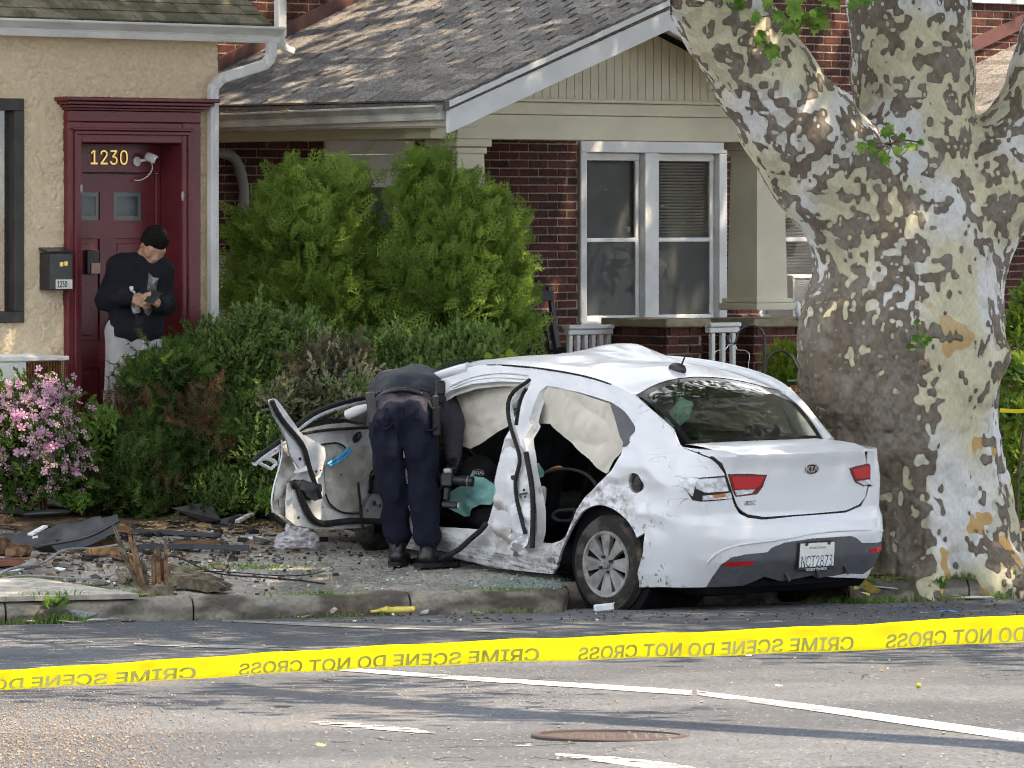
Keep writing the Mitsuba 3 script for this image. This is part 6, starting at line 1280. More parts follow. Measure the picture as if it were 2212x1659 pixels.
for x, y, r in ((1140, 1075, .016), (1190, 1095, .010), (1080, 1140, .007), (455, 1205, .011), (470, 675, .011), (615, 790, .008), (655, 778, .006), (840, 820, .006), (675, 1110, .005)): add(dr1+'__hole', tf(trimesh.creation.cylinder(r, .004, sections=14), frame_of(dpl(*q1([(x, y)])[0], .072 if y < 800 and x < 700 else .042), DD, (0, 0, 1), DN)), 'm_black')
add(dr1+'__wire_loom', cat([dtube([(995, 890), (1005, 1000), (1020, 1160), (1025, 1260), (1060, 1310)], .045, .009), dtube([(1180, 800), (1120, 790), (1100, 850), (1110, 950)], .03, .007)]), 'm_rubber', 60)
add(dr1+'__window_motor', dsheet(q1([(1150, 850), (1190, 800), (1230, 840), (1220, 940), (1160, 1000), (1120, 980)]), .05, .02, .02, 5, 9, .04), 'm_black', 30)
add(dr1+'__torn_hole', dsheet(q1([(955, 470), (985, 430), (1020, 425), (1030, 470), (1000, 520), (965, 535), (950, 500)]), .02, .015, .012, 3, 18), 'm_black', 30)
pm('m_blue', (.06, .30, .58), .4)
for L_ in ([(718, 728), (770, 690), (850, 640), (905, 568)], [(728, 738), (800, 708), (870, 660), (925, 598)]): add(dr1+'__blue_wire', dtube(L_, .06, .010, 16), 'm_blue', 60)
# bent window frame: black rubber, white frame, black inner seal
fr_ = [(45, 690), (200, 575), (350, 465), (450, 372), (600, 265), (800, 185), (1000, 135), (1180, 108), (1400, 90)]
def shift(L, dx, dy): return [(x+dx, y+dy) for x, y in L]
fk_ = add(dr1+'__window_frame', tube(spline([dpl(x, y, -.06) for x, y in q1(shift(fr_, 12, 24))], 50), .021, 8), 'm_carpaint', 60)
add(fk_+'__seal', tube(spline([dpl(x, y, -.05) for x, y in q1(fr_)], 50), .017, 8), 'm_rubber', 60)
add(fk_+'__seal', tube(spline([dpl(x, y, -.04) for x, y in q1([(470, 430), (560, 375), (700, 300), (800, 250)])], 30), .008, 8), 'm_rubber', 60)
add(fk_+'__bent_end', cat([tube(spline([dpl(x, y, -.06) for x, y in q1([(95, 690), (170, 660), (255, 610), (310, 570)])], 16), .013, 7), tube(spline([dpl(x, y, -.06) for x, y in q1([(95, 690), (160, 672), (250, 712)])], 16), .014, 7), tube([dpl(x, y, -.06) for x, y in q1([(85, 705), (205, 765), (255, 720)])], .012, 7)]), 'm_carpaint', 60)
add(dr1+'__belt_trim', dsheet(q1([(480, 440), (560, 400), (720, 366), (900, 350), (1000, 372), (1110, 385), (1110, 398), (900, 402), (640, 425), (540, 445)]), .03, .006, .02, 3, 6, .02), 'm_film', 30)
add(dr1+'__belt_trim', dtube([(490, 450), (640, 425), (900, 402), (1120, 393)], .04, .010), 'm_rubber', 60)
add(dr1+'__mirror_base', dsheet(q1([(545, 400), (640, 345), (720, 308), (900, 318), (1060, 360), (1000, 372), (900, 350), (720, 366)]), .0, .02, .02, 7, 7, .04), 'm_black', 30)
# ---------------------------------------------------------------- people
pm('m_skin', mottled((.42, .25, .17), .08, 30), .5, .4)
pm('m_hair', mottled((.010, .009, .008), .4, 120), .95, .1)
def cloth(name, c, f=60, rough=.9, amt=.12): return pm(name, mottled(c, amt, f), rough, .2, sheen=.3)
cloth('m_sweater', (.010, .011, .016)); cloth('m_sweatpants', (.36, .36, .36), 12, amt=.06); cloth('m_navytrouser', (.008, .0105, .021)); cloth('m_shirt', (.050, .046, .060)); cloth('m_vest', (.022, .028, .040), 40, .6)
pm('m_leather', mottled((.010, .010, .011), .3, 40), .38, .5)
def blob(segs, k, pad=.06, h=.011, wr=0.0, f=14, seed=1, axis=(1, 1, .6)):
    P_ = np.vstack([[s[0]-np.full(3, s[1]), s[0]+np.full(3, s[1]), s[2]-np.full(3, s[3]), s[2]+np.full(3, s[3])] for s in segs]); lo, hi = P_.min(0)-pad, P_.max(0)+pad
    def fn(q):
        d = cones(q, segs, k); m = np.abs(d) < .09
        if not wr or not m.any(): return d
        q = q[m]; d = d.copy(); d[m] = d[m]+wr*((np.abs(meshkit.noise(q*f*np.array(axis), seed)-.5)*2-.5)+.8*(meshkit.fbm(q*f*.5, 2, seed+3)-.5)); return d
    return surfnet(fn, lo, hi, h)
def S(L): return [(np.asarray(a, float), r0, np.asarray(b, float), r1) for a, r0, b, r1 in L]
def run(L): return [(L[i][0], L[i][1], L[i+1][0], L[i+1][1]) for i in range(len(L)-1)]
def cut(m, z0=None, z1=None, n=None, o=None):
    return m
def finger(base, dirs, lens, r): 
    pts = [np.asarray(base, float)]
    for d, l in zip(dirs, lens): pts.append(pts[-1]+nrm(d)*l)
    return run([(p, r*(1-.1*i)) for i, p in enumerate(pts)])

# ---- the man in the doorway, looking down at his phone
DP = 39.12
def pp(x, y, dy=0.0): return P(207.4+.17706*x, 483.9+.17706*y, DP+dy)
pn = thing('person', 'young man in black sweater and grey sweatpants looking at a phone in the doorway', 'person')
HD = pp(700, 275, -.07)                                        # head centre, bowed forward and towards his left
hf = nrm([.32, -.62, -.62]); hr = nrm(np.cross(hf, [.10, 0, 1])); hu = np.cross(hr, hf); HMx = frame_of(HD, -hr, hf, hu)  # x: his left side on screen right... local y = face forward, z = crown
def hl(x, y, z): return HMx[:3, :3] @ np.array([x, y, z])+HD
head = S([(hl(0, -.018, .045), .080, hl(0, .005, .03), .078), (hl(0, .02, -.03), .066, hl(0, .045, -.075), .046), (hl(0, .055, -.088), .024, hl(0, .06, -.09), .024), (hl(-.035, .05, -.02), .034, hl(.035, .05, -.02), .034),
    (hl(0, .082, .005), .011, hl(0, .102, -.03), .0135), (hl(-.012, .088, -.034), .009, hl(.012, .088, -.034), .009), (hl(-.05, .068, .022), .012, hl(.05, .068, .022), .012), (hl(-.016, .082, -.058), .009, hl(.016, .082, -.058), .009), (hl(-.014, .078, -.069), .009, hl(.014, .078, -.069), .009),
    (hl(-.078, -.005, .015), .014, hl(-.082, -.015, -.02), .011), (hl(.078, -.005, .015), .014, hl(.082, -.015, -.02), .011)])
neck = S([(hl(0, -.02, -.03), .058, pp(540, 470, .03), .062), (pp(540, 470, .03), .062, pp(540, 620, .02), .09)])
tors = S(run([(pp(430, 560), .11), (pp(420, 900), .115), (pp(400, 1280), .105)])+run([(pp(650, 590), .11), (pp(620, 900), .115), (pp(570, 1290), .105)])+[(pp(300, 545), .072, pp(790, 575), .07)])
armL = run([(pp(275, 560), .066), (pp(130, 925, .02), .054), (pp(405, 905, -.23), .036)])       # on the left of the picture
armR = run([(pp(800, 590), .066), (pp(845, 985, .02), .052), (pp(775, 985, -.23), .036)])
legs = run([(pp(330, 1340), .115), (pp(290, 2120, -.01), .085), (pp(280, 2840, .02), .06)])+run([(pp(560, 1350), .12), (pp(640, 2100, -.03), .088), (pp(660, 2840, 0), .06)])
feet = S([(pp(280, 2880, .02), .045, pp(265, 2900, -.20), .038), (pp(660, 2880, 0), .045, pp(690, 2900, -.20), .038)])
def hand(w, dirn, palmn, side, holds):
    """wrist, pointing direction, palm normal, thumb side; fingers bent round what is held"""
    d = nrm(dirn); n = nrm(palmn-np.dot(palmn, d)*d); t = np.cross(d, n)*side
    out = [(w, .026, w+d*.05, .030)]; 
    for i in range(4):
        b = w+d*.085+t*(.030-.021*i); out.append((w+d*.03+t*(.016-.011*i), .017, b, .0125)); L = (.042, .047, .043, .034)[i]
        out += finger(b, [d+n*.35, d*.55+n*.85, -d*.1+n], [L, L*.66, L*.5], .0095)
    out += finger(w+d*.025+t*.026, [d*.6+t*.75+n*.3, d*.8+t*.15+n*.5, d*.8-t*.2+n*.45], [.042, .034, .026], .0115)
    return out
wL, wR = pp(405, 905, -.23), pp(775, 985, -.23)
hL = hand(wL, pp(660, 960, -.29)-wL, np.array([.1, .35, -.3]), 1, None); hR = hand(wR, pp(690, 905, -.32)-wR, np.array([-.75, .2, -.2]), -1, None)
add(pn+'__body', blob(head, .030, h=.0062)+blob([(a, b*.8, c, d*.8) for a, b, c, d in tors+armL+armR+legs+feet]+neck, .05, h=.016) if False else cat([blob(head+neck, .024, h=.0062), blob([(a, b*.78, c, d*.78) for a, b, c, d in tors+legs+feet]+neck[1:], .05, h=.018)]), 'm_skin', True)
add(pn+'__hand', blob(hL+[(wL, .026, (wL*2+pp(130, 925, .02))/3, .026)], .010, .02, .0042), 'm_skin', True); add(pn+'__hand', blob(hR+[(wR, .026, (wR*2+pp(845, 985, .02))/3, .026)], .010, .02, .0042), 'm_skin', True)
hair = S([(hl(0, -.03, .060), .086, hl(0, .008, .066), .077), (hl(0, -.055, .0), .066, hl(0, -.04, .04), .08), (hl(-.05, .036, .082), .022, hl(.05, .036, .082), .022), (hl(-.068, .012, .035), .022, hl(-.06, -.04, .02), .03), (hl(.068, .012, .035), .022, hl(.06, -.04, .02), .03)])
add(pn+'__hair', blob(hair, .02, h=.007, wr=.004, f=60, seed=4), 'm_hair', True)
for s in (-1, 1): add(pn+'__eyebrow', tube([hl(s*.016, .079, .024), hl(s*.034, .080, .029), hl(s*.052, .066, .024)], [.004, .005, .003], 6), 'm_hair', True)
add(pn+'__mouth', tube([hl(-.022, .080, -.063), hl(0, .0905, -.0635), hl(.022, .080, -.063)], [.002, .003, .002], 6), 'm_lip', True); pm('m_lip', (.28, .12, .09), .5)
sw_ = [(a, b+.012, c, d+.012) for a, b, c, d in tors+armL+armR]
add(pn+'__sweater', blob(sw_+[(pp(560, 1230), .135, pp(400, 1235), .135), (pp(560, 1290), .138, pp(400, 1290), .138)], .05, h=.012, wr=.018, f=13, seed=2), 'm_sweater', True)
add(pn+'__sweater__collar', tube([pp(540, 500, .03)+np.array([.074*math.cos(a), -.074*math.sin(a)-.006, .02*math.cos(a)*-1-.018*math.sin(a)]) for a in np.linspace(0, 2*math.pi, 25)], .011, 8), 'm_sweater', True)
add(pn+'__sweatpants', blob([(a, b+.016, c, d+.022) for a, b, c, d in legs]+[(pp(400, 1345), .118, pp(500, 1350), .118)], .04, h=.014, wr=.020, f=8, seed=6, axis=(1, 1, .25)), 'm_sweatpants', True)
add(pn+'__shoe', blob([feet[0][:1]+(.055,)+feet[0][2:3]+(.045,)], .02, h=.012), 'm_black', True); add(pn+'__shoe', blob([feet[1][:1]+(.055,)+feet[1][2:3]+(.045,)], .02, h=.012), 'm_black', True)
for a in (pp(575, 1440, -.14), pp(600, 1430, -.14)): add(pn+'__drawstring', tube(spline([a+[0, 0, .03], a+[.004, -.01, -.06], a+[.012, -.012, -.16]], 8), .004, 5), 'm_white')
pm('m_print', mottled((.085, .088, .092), .5, 22), .28, .6)
gp = np.array([pp(x, y, -.135) for x, y in ((645, 590), (700, 650), (770, 660), (740, 760), (735, 850), (690, 870), (600, 830), (632, 720))]); add(pn+'__sweater__print', trimesh.Trimesh(np.vstack([gp, gp.mean(0)-[0, .02, 0]]), [[i, (i+1) % 8, 8] for i in range(8)], process=False), 'm_print')
gp = np.array([pp(x, y, -.145) for x, y in ((560, 1000), (640, 1010), (700, 1000), (690, 1060), (640, 1130), (590, 1080))]); add(pn+'__sweater__print', trimesh.Trimesh(np.vstack([gp, gp.mean(0)-[0, .012, 0]]), [[i, (i+1) % 6, 6] for i in range(6)], process=False), 'm_print')
wt = np.eye(4); add(pn+'__wristwatch', tube([wR+np.array([.0, 0, 0])+.032*(math.cos(a)*nrm(np.cross(wR-pp(845, 985, .02), [0, 0, 1]))+math.sin(a)*np.array([0, 0, 1.0])) for a in np.linspace(0, 2*math.pi, 17)], .006, 6), 'm_chrome', True)
ph = thing('phone', 'black phone held in both hands by the man in the doorway', 'phone'); pc = pp(695, 892, -.335)
add(ph+'__case', tf(cbox(-.036, .036, -.074, .074, -.0045, .0045, .004), frame_of(pc, nrm([.75, -.2, -.2]), nrm(np.cross(nrm([.1, -.55, .85]), nrm([.75, -.2, -.2]))), nrm([.1, -.55, .85]))), 'm_black')
bo = thing('water_bottle', 'clear plastic water bottle tucked under the forearm of the man in the doorway', 'bottle')
b0, b1 = pp(500, 1085, -.17), pp(428, 765, -.19); bd = nrm(b1-b0); L_ = np.linalg.norm(b1-b0); bx_ = nrm(np.cross(bd, [0, 1, 0])); BM = frame_of(b0, bx_, np.cross(bd, bx_), bd)
pm('m_bottle', mottled((.30, .32, .33), .5, 40), .12, .6, clearcoat=1.0)
prof = np.array([[0, 0], [.026, .002], [.031, .012], [.030, .03], [.032, .05], [.030, L_*.42], [.032, L_*.55], [.030, L_*.68], [.014, L_*.88], [.012, L_*.93]])
add(bo+'__bottle', tf(trimesh.creation.revolve(prof, sections=24), BM), 'm_bottle', 40); add(bo+'__cap', tf(trimesh.creation.cylinder(.0145, .018, sections=20), BM @ trimesh.transformations.translation_matrix((0, 0, L_*.96))), 'm_white', 40)
add(bo+'__label', tf(trimesh.creation.revolve(np.array([[.0325, L_*.48], [.0328, L_*.5], [.0328, L_*.64], [.0325, L_*.66]]), sections=24), BM), 'm_pipe', 40)

# ---- the officer bent over at the open car
OD = 35.62
def oo(x, y, dy=0.0): return P(x, y, OD+dy)
of = thing('person', 'officer in navy trousers and black vest bending into the wrecked car, seen from behind', 'person')
gzL, gzR = float(gz(oo(862, 1200)[0], OD)), float(gz(oo(930, 1200)[0], OD))
aL, aR = oo(859, 1185, .10), oo(925, 1196, .0)
legsO = run([(oo(838, 920, .02), .100), (oo(837, 975, .02), .080), (oo(849, 1065, .05), .070), (oo(857, 1150, .10), .058), (aL*[1, 1, 0]+[0, 0, gzL+.19], .058)])+run([(oo(902, 922), .100), (oo(911, 980, .0), .080), (oo(915, 1070, .0), .072), (oo(922, 1160, 0), .060), (aR*[1, 1, 0]+[0, 0, gzR+.19], .060)])
hips = S([(oo(846, 905, .02), .112, oo(894, 907, .02), .112)])
TDIR = nrm([.10, .86, .30]); hc = oo(871, 893, .05)
side_ = nrm(np.cross(TDIR, [0, 0, 1])); upn = np.cross(side_, TDIR)
def tt(a, s, u=0.0): return hc+TDIR*a+side_*s+upn*u
torsO = S([(tt(0, -.075), .115, tt(.30, -.085), .125), (tt(0, .075), .115, tt(.30, .085), .125), (tt(.28, -.10), .125, tt(.46, -.12), .10), (tt(.28, .10), .125, tt(.46, .12), .10), (tt(.46, -.165), .075, tt(.46, .165), .075), (tt(.24, -.03, .03), .12, tt(.42, .03, .035), .11)])
shR = tt(.40, .215, -.02); elR = oo(977, 915, .24); wrR = oo(979, 985, .18); shL = tt(.44, -.20, -.03); elL = shL+np.array([-.02, .16, -.28]); wrL = elL+np.array([.08, .20, -.16])
armO = run([(shR, .066), (elR, .050), (wrR, .040)])+run([(shL, .075), (elL, .058), (wrL, .042)])
headO = S([(tt(.62, 0, -.06), .085, tt(.68, 0, -.10), .085), (tt(.66, 0, -.17), .06, tt(.68, 0, -.20), .05), (tt(.50, 0, -.01), .065, tt(.60, 0, -.05), .062), (tt(.76, 0, -.14), .012, tt(.77, 0, -.16), .013)])
add(of+'__body', blob(headO+[(a, b*.8, c, d*.8) for a, b, c, d in torsO+armO+hips+legsO], .04, h=.015), 'm_skin', True)
add(of+'__hair', blob(S([(tt(.62, 0, -.045), .094, tt(.68, 0, -.075), .092)]), .02, h=.014, wr=.006, f=50), 'm_hair', True)
add(of+'__shirt', blob([(a, b+.012, c, d+.012) for a, b, c, d in torsO+armO[:1]+armO[1:2]+armO[2:]], .05, h=.012, wr=.020, f=10, seed=3), 'm_shirt', True)
add(of+'__trousers', blob([(a, b+.012, c, d+.018) for a, b, c, d in legsO+hips], .010, h=.0105, wr=.034, f=13, seed=8, axis=(1, 1, .5)), 'm_navytrouser', True)
for x, y, dy in ((822, 1000, .04), (931, 1005, .02)): add(of+'__cargo_pocket', blob(S([(oo(x+(8 if x < 880 else -8), y-42, dy-.02), .050, oo(x+(8 if x < 880 else -8), y+10, dy-.02), .058)]), .02, h=.013, wr=.012, f=14, seed=5), 'm_navytrouser', True)
for pts in ([(812, 915), (822, 928), (846, 918), (852, 905)], [(945, 922), (930, 930), (905, 918), (900, 908)]): add(of+'__pocket_flap', tube(spline([oo(x, y, -.135 if 0 else -.10) for x, y in pts], 10), .008, 6), 'm_navytrouser', True)
add(of+'__belt', tube([hc+TDIR*.02+.0*upn+(.204*math.cos(a))*side_+(.150*math.sin(a))*upn*1.02 for a in np.linspace(0, 2*math.pi, 37)], .018, 8), 'm_leather', 60)
bv = blob([(a, b+.026, c, d+.026) for a, b, c, d in S([(tt(.17, -.08), .125, tt(.30, -.085), .13), (tt(.17, .08), .125, tt(.30, .085), .13), (tt(.28, -.085), .13, tt(.44, -.085), .105), (tt(.28, .085), .13, tt(.44, .085), .105), (tt(.24, -.03, .03), .12, tt(.42, .03, .035), .11)])], .04, h=.012)
add(of+'__vest', bv, 'm_vest', True)
ed = [tt(.085, s, math.sqrt(max(0, 1-(s/.245)**2))*.135+.008) for s in np.linspace(-.235, .235, 30)]
ed[0] = ed[0]; 
add(of+'__vest__braided_edge', cat([tube([p+TDIR*.012*math.sin(i*2.1+ph_)+upn*.006*math.cos(i*2.1+ph_) for i, p in enumerate(spline(ed, 70))], .009, 6) for ph_ in (0, 3.14)]), 'm_black', 60)
add(of+'__radio', tf(cbox(-.03, .03, -.02, .02, -.10, .10, .008), frame_of(oo(803, 880, -.02), nrm([1, 0, .15]), (0, 1, 0), nrm([-.15, 0, 1]))), 'm_trim', 30)
add(of+'__holster', cat([tf(cbox(-.028, .028, -.03, .03, -.11, .08, .010), frame_of(oo(943, 905, -.06), nrm([1, 0, .05]), (0, 1, 0), (0, 0, 1))), tf(cbox(-.02, .02, -.022, .022, .075, .15, .008), frame_of(oo(940, 905, -.05), nrm([1, .3, .1]), nrm([-.3, 1, 0]), (0, 0, 1)))]), 'm_leather', 30)
add(of+'__baton', tube([oo(941, 845, -.05), oo(945, 930, -.07)], .013, 8), 'm_black', 60); add(of+'__pouch', tf(cbox(-.035, .035, -.02, .03, -.045, .045, .01), frame_of(oo(950, 838, .02), nrm([1, .3, 0]), nrm([-.3, 1, 0]), (0, 0, 1))), 'm_leather', 30)
for dx in (836, 868, 902): add(of+'__belt_loop', tf(cbox(-.012, .012, -.012, .004, -.04, .04, .004), frame_of(oo(dx, 893, -.115), (1, 0, 0), (0, 1, 0), (0, 0, 1))), 'm_navytrouser')
def boot(a, g, yawb, lift=0.0):
    f = np.array([math.sin(yawb), math.cos(yawb), 0]); b = a*[1, 1, 0]+np.array([0, 0, g])
    up = blob(S([(b+[0, 0, .16], .055, b+[0, 0, .07], .052), (b+[0, 0, .062]-f*.03, .047, b+f*.10+[0, 0, .055], .045), (b+f*.10+[0, 0, .052], .045, b+f*.17+[0, 0, .048], .040)]), .03, h=.010)
    k = add(of+'__boot', up, 'm_leather', True)
    sl = sg.LineString([(-.055, 0), (.19, 0)]).buffer(.048); so = trimesh.creation.extrude_polygon(sl, .028, engine='earcut'); add(k+'__sole', tf(so, frame_of(b+[0, 0, .004], f, np.cross((0, 0, 1), f), (0, 0, 1))), 'm_rubber', 30)
    add(k+'__heel_strip', tf(cbox(-.006, .006, -.004, .004, -.05, .05, .002), frame_of(b-f*.066+[0, 0, .12], np.cross(f, (0, 0, 1)), f, (0, 0, 1))), 'm_trim')
boot(aL, gzL, .25); boot(aR, gzR, .95)
# gloved hand round the camera grip
gd = nrm(oo(984, 1022, .10)-wrR); hO = hand(wrR, gd, np.array([-.5, -.6, -.3]), 1, None)
add(of+'__glove', blob([(a, b+.004, c, d+.004) for a, b, c, d in hO]+[(elR*.25+wrR*.75, .040, wrR, .034)], .011, .02, .0055), 'm_leather', True)
cm_ = thing('handheld_camera', 'black camera with a long lens and flash hanging from the gloved hand of the officer', 'camera')
CB = frame_of(oo(966, 1036, .02), nrm([.96, -.25, -.05]), nrm(np.cross([.1, .05, 1], [.96, -.25, -.05])), nrm([.1, .05, 1]))   # x: along the lens
CB[:3, 2] = np.cross(CB[:3, 0], CB[:3, 1]); CB[:3, :3] *= .84
def camadd(k, m, mat, sm=30): return add(cm_+k, tf(m, CB), mat, sm)
camadd('__body', cat([cbox(-.035, .035, -.07, .07, -.05, .05, .012), cbox(-.03, .05, -.075, -.035, -.05, .04, .014)]), 'm_trim', 40); camadd('__prism', cbox(-.03, .03, -.03, .03, .045, .085, .014), 'm_gutter', 40)
camadd('__top_dial', cat([trimesh.creation.cylinder(.013, .014, sections=18).apply_translation((0, .05, .056)), trimesh.creation.cylinder(.010, .012, sections=18).apply_translation((0, -.05, .056))]), 'm_gutter', 30)
lz = tf(trimesh.creation.revolve(np.array([[0, .03], [.034, .03], [.036, .05], [.034, .055], [.036, .09], [.039, .095], [.039, .14], [.036, .145], [.038, .19], [.040, .20], [.036, .205], [.033, .195], [0, .19]]), sections=36), frame_of((0, 0, -.002), (0, 1, 0), (0, 0, 1), (1, 0, 0)))
lk_ = camadd('__lens', lz, 'm_black', 30); camadd(lk_[len(cm_):]+'__ring', tf(trimesh.creation.torus(.0395, .002, major_sections=36, minor_sections=6), frame_of((.165, 0, -.002), (0, 1, 0), (0, 0, 1), (1, 0, 0))), 'm_gutter')
camadd('__grip', cat([cbox(-.02, .03, -.035, .03, -.16, -.052, .014)]), 'm_black', 40)
camadd('__flash', cat([cbox(-.03, .10, -.035, .035, -.215, -.163, .012)]), 'm_black', 40); camadd('__flash_window', cbox(.1005, .108, -.03, .03, -.21, -.168, .003), 'm_clearlens')
camadd('__strap', tube(spline([(-.02, .075, .03), (-.07, .10, -.04), (-.08, .06, -.12), (-.05, .0, -.10), (-.03, -.07, .02)], 20), .006, 6), 'm_black', 60)
# ---------------------------------------------------------------- crash debris, tape, small things
def q4(x, y): return .3125*x, 915.9+.3125*y
pm('m_wood', mottled((.12, .07, .04), .4, 25, c2=(.21, .13, .075)), .85, .2); pm('m_woodgrey', mottled((.12, .10, .07), .35, 22, c2=(.19, .165, .115)), .9, .15); pm('m_woodfresh', mottled((.33, .19, .09), .3, 30), .8, .2); pm('m_woodred', mottled((.15, .06, .04), .3, 20), .85)
pm('m_bumperdark', mottled((.050, .055, .062), .15, 9), .42, .45); pm('m_blackplastic', mottled((.012, .012, .013), .2, 20), .4, .5); pm('m_metalgrey', mottled((.26, .27, .28), .2, 20), .4, .5, metallic=.3)
pm('m_yellowtape', (.82, .66, .02), .35, .5); pm('m_tapeink', (.33, .31, .03), .5); pm('m_redbit', (.40, .03, .03), .4); pm('m_pinkpaper', mottled((.55, .45, .42), .15, 40), .8)
thinleaf('m_fallen', (.25, .38, .12), (.38, .48, .22), .8, 20)
def splinter(p, q, w, h, m='m_wood', ends=(.1, .6), seed=0, up=(0, 0, 1)):
    """a split board from p to q: fibres of uneven length at its ends"""
    p, q = np.asarray(p, float), np.asarray(q, float); L = np.linalg.norm(q-p); x = (q-p)/L; y = np.cross(up, x) if abs(np.dot(up, x)) < .95 else np.cross((0, 1, 0), x); y = nrm(y); z = np.cross(x, y); ms = []; r = np.random.default_rng(seed); n = 5
    for i in range(n):
        a, b = -w/2+w*i/n, -w/2+w*(i+1)/n+.001; l0 = L*ends[0]*r.uniform(0, .5); l1 = L*(1-ends[1]*r.uniform(0, .55)); h0 = h*r.uniform(.7, 1)
        V = [(l0, a, -h0/2), (l0, b, -h0/2), (l0, b, h0/2), (l0, a, h0/2)]; t = l1; V += [(t*.8, a, -h0/2), (t*.8, b, -h0/2), (t*.8, b, h0/2*r.uniform(.5, 1)), (t*.8, a, h0/2)]; V += [(t, (a+b)/2, r.uniform(-.3, .3)*h0)]
        V = np.array(V, float); V[:, 1:] += r.normal(0, .04*w, (len(V), 2))*.4
        ms.append(trimesh.Trimesh(V, [[0, 2, 1], [0, 3, 2], [0, 1, 5], [0, 5, 4], [1, 2, 6], [1, 6, 5], [2, 3, 7], [2, 7, 6], [3, 0, 4], [3, 4, 7], [4, 5, 8], [5, 6, 8], [6, 7, 8], [7, 4, 8]], process=False))
    return tf(cat(ms), frame_of(p, x, y, z))
def gq(x, y, lift=.02): return G(*q4(x, y))+np.array([0, 0, lift])
# splintered post stump
st = thing('splintered_post', 'splintered stump of a wooden post standing at the kerb', 'stump')
b = gq(1050, 1185, 0)
def up_shard(x0, y0, x1, y1, w, h, m, seed, dd=0.0):
    p = P(*q4(x0, y0), b[1]+dd); q = P(*q4(x1, y1), b[1]+dd-.02); return add(st+'__splinter', splinter(p, q, w, h, m, (0, .5), seed, up=(0, 1, 0)), m)
up_shard(985, 1190, 748, 640, .030, .055, 'm_woodgrey', 1, .02); up_shard(1000, 1190, 880, 660, .035, .04, 'm_wood', 2, -.02); up_shard(985, 1180, 900, 820, .05, .05, 'm_woodfresh', 3, .03); up_shard(1010, 1190, 960, 900, .06, .05, 'm_woodgrey', 4, .05)
up_shard(1085, 1195, 1070, 800, .055, .07, 'm_wood', 5); up_shard(1150, 1195, 1143, 720, .02, .02, 'm_wood', 6, -.02); up_shard(1125, 1190, 1115, 860, .04, .05, 'm_woodred', 7, .03); up_shard(1170, 1190, 1180, 980, .05, .05, 'm_woodgrey', 8)
base = [(b+[-.05, 0, -.05], .065, b+[-.05, 0, .0], .055), (b+[.05, .01, -.05], .065, b+[.05, 0, .03], .055)]
add(st+'__base', blob(S([tuple(x) for x in base]), .03, .03, .012, .02, 30), 'm_woodgrey', True)
lg = thing('split_log', 'weathered split log lying right of the splintered stump', 'log'); add(lg, cat([splinter(gq(1180, 1120, .05), gq(1590, 1185, .04), .13, .075, 'm_woodgrey', (.05, .12), 11), splinter(gq(1185, 1090, .09), gq(1520, 1160, .07), .07, .04, 'm_woodgrey', (.05, .2), 12)]), 'm_woodgrey')
def plank(label, x0, y0, x1, y1, w, h, m='m_wood', seed=0, lift=.03, ends=(.15, .35)): k = thing('broken_plank', label, 'plank', None); add(k, splinter(gq(x0, y0, lift), gq(x1, y1, lift), w, h, m, ends, seed), m)
plank('brown split plank behind the stump at the left', 600, 855, 850, 850, .09, .05, 'm_wood', 21); plank('fresh orange splinter beside the dark bumper piece', 700, 790, 910, 785, .12, .06, 'm_woodfresh', 22, .06); plank('yellow brown splinter in front of the dark bumper', 610, 915, 870, 900, .07, .05, 'm_woodfresh', 23)
plank('long reddish splinter in the middle of the pavement', 1190, 850, 1580, 845, .07, .035, 'm_wood', 24); plank('brown plank at the far left edge', -60, 900, 80, 905, .16, .13, 'm_wood', 25, .06); plank('short brown block second from the left edge', 60, 915, 215, 925, .12, .08, 'm_wood', 26, .04); plank('flat reddish plank lying at the left edge', -80, 990, 195, 990, .14, .05, 'm_woodred', 27)
plank('dark weathered plank under the yew', 430, 625, 1010, 600, .09, .05, 'm_woodgrey', 28); plank('brown splinter at the upper left of the debris', -60, 690, 110, 700, .12, .08, 'm_wood', 29); plank('thin splinter lying behind the stump', 780, 940, 900, 970, .04, .03, 'm_wood', 30); plank('short splinter leaning at the foot of the stump', 830, 1050, 905, 1130, .07, .04, 'm_woodgrey', 31)
# bumper cover and other car pieces
bp = thing('bumper_cover', 'large dark grey torn bumper cover lying on the pavement at the left', 'bumper')
bt = [(-40, 800), (130, 765), (300, 742), (430, 705), (560, 690), (680, 655), (795, 640)]; bf = [(-40, 868), (130, 862), (300, 842), (450, 818), (600, 785), (730, 725), (825, 672)]
d0 = gq(400, 870)[1]; A_, B_ = spline([P(*q4(x, y), d0+.42) for x, y in bt], 30), spline([P(*q4(x, y), d0) for x, y in bf], 30); nn = 9; V = []
for i in range(30):
    for j in range(nn): t = j/(nn-1); q = A_[i]*(1-t)+B_[i]*t; q = q+[0, 0, .05*math.sin(math.pi*min(1, t*1.15))*(1 if i < 26 else .4)+.010*math.sin(i*.9)*math.sin(3.1*t)]; V.append(q)
for i in range(30): V.append(B_[i]+[0, -.004, -.055])
sh_ = np.vstack([grid(30, nn), quads(np.zeros((1, 3)), [[i*nn+nn-1, (i+1)*nn+nn-1, 30*nn+i+1, 30*nn+i] for i in range(29)]).faces])
add(bp+'__panel', trimesh.Trimesh(V, sh_, process=False), 'm_bumperdark', 40); add(bp+'__lip', tube(B_+[0, -.006, .004], .009, 6), 'm_bumperdark', 60)
bk2 = thing('black_trim_panel', 'black rounded trim panel behind the dark bumper cover', 'trim panel'); add(bk2, tf(trimesh.creation.icosphere(3, 1), frame_of(gq(320, 720, .10), nrm([1, .1, .05])*.165, (0, .05, 0), (0, 0, .028))), 'm_blackplastic', True)
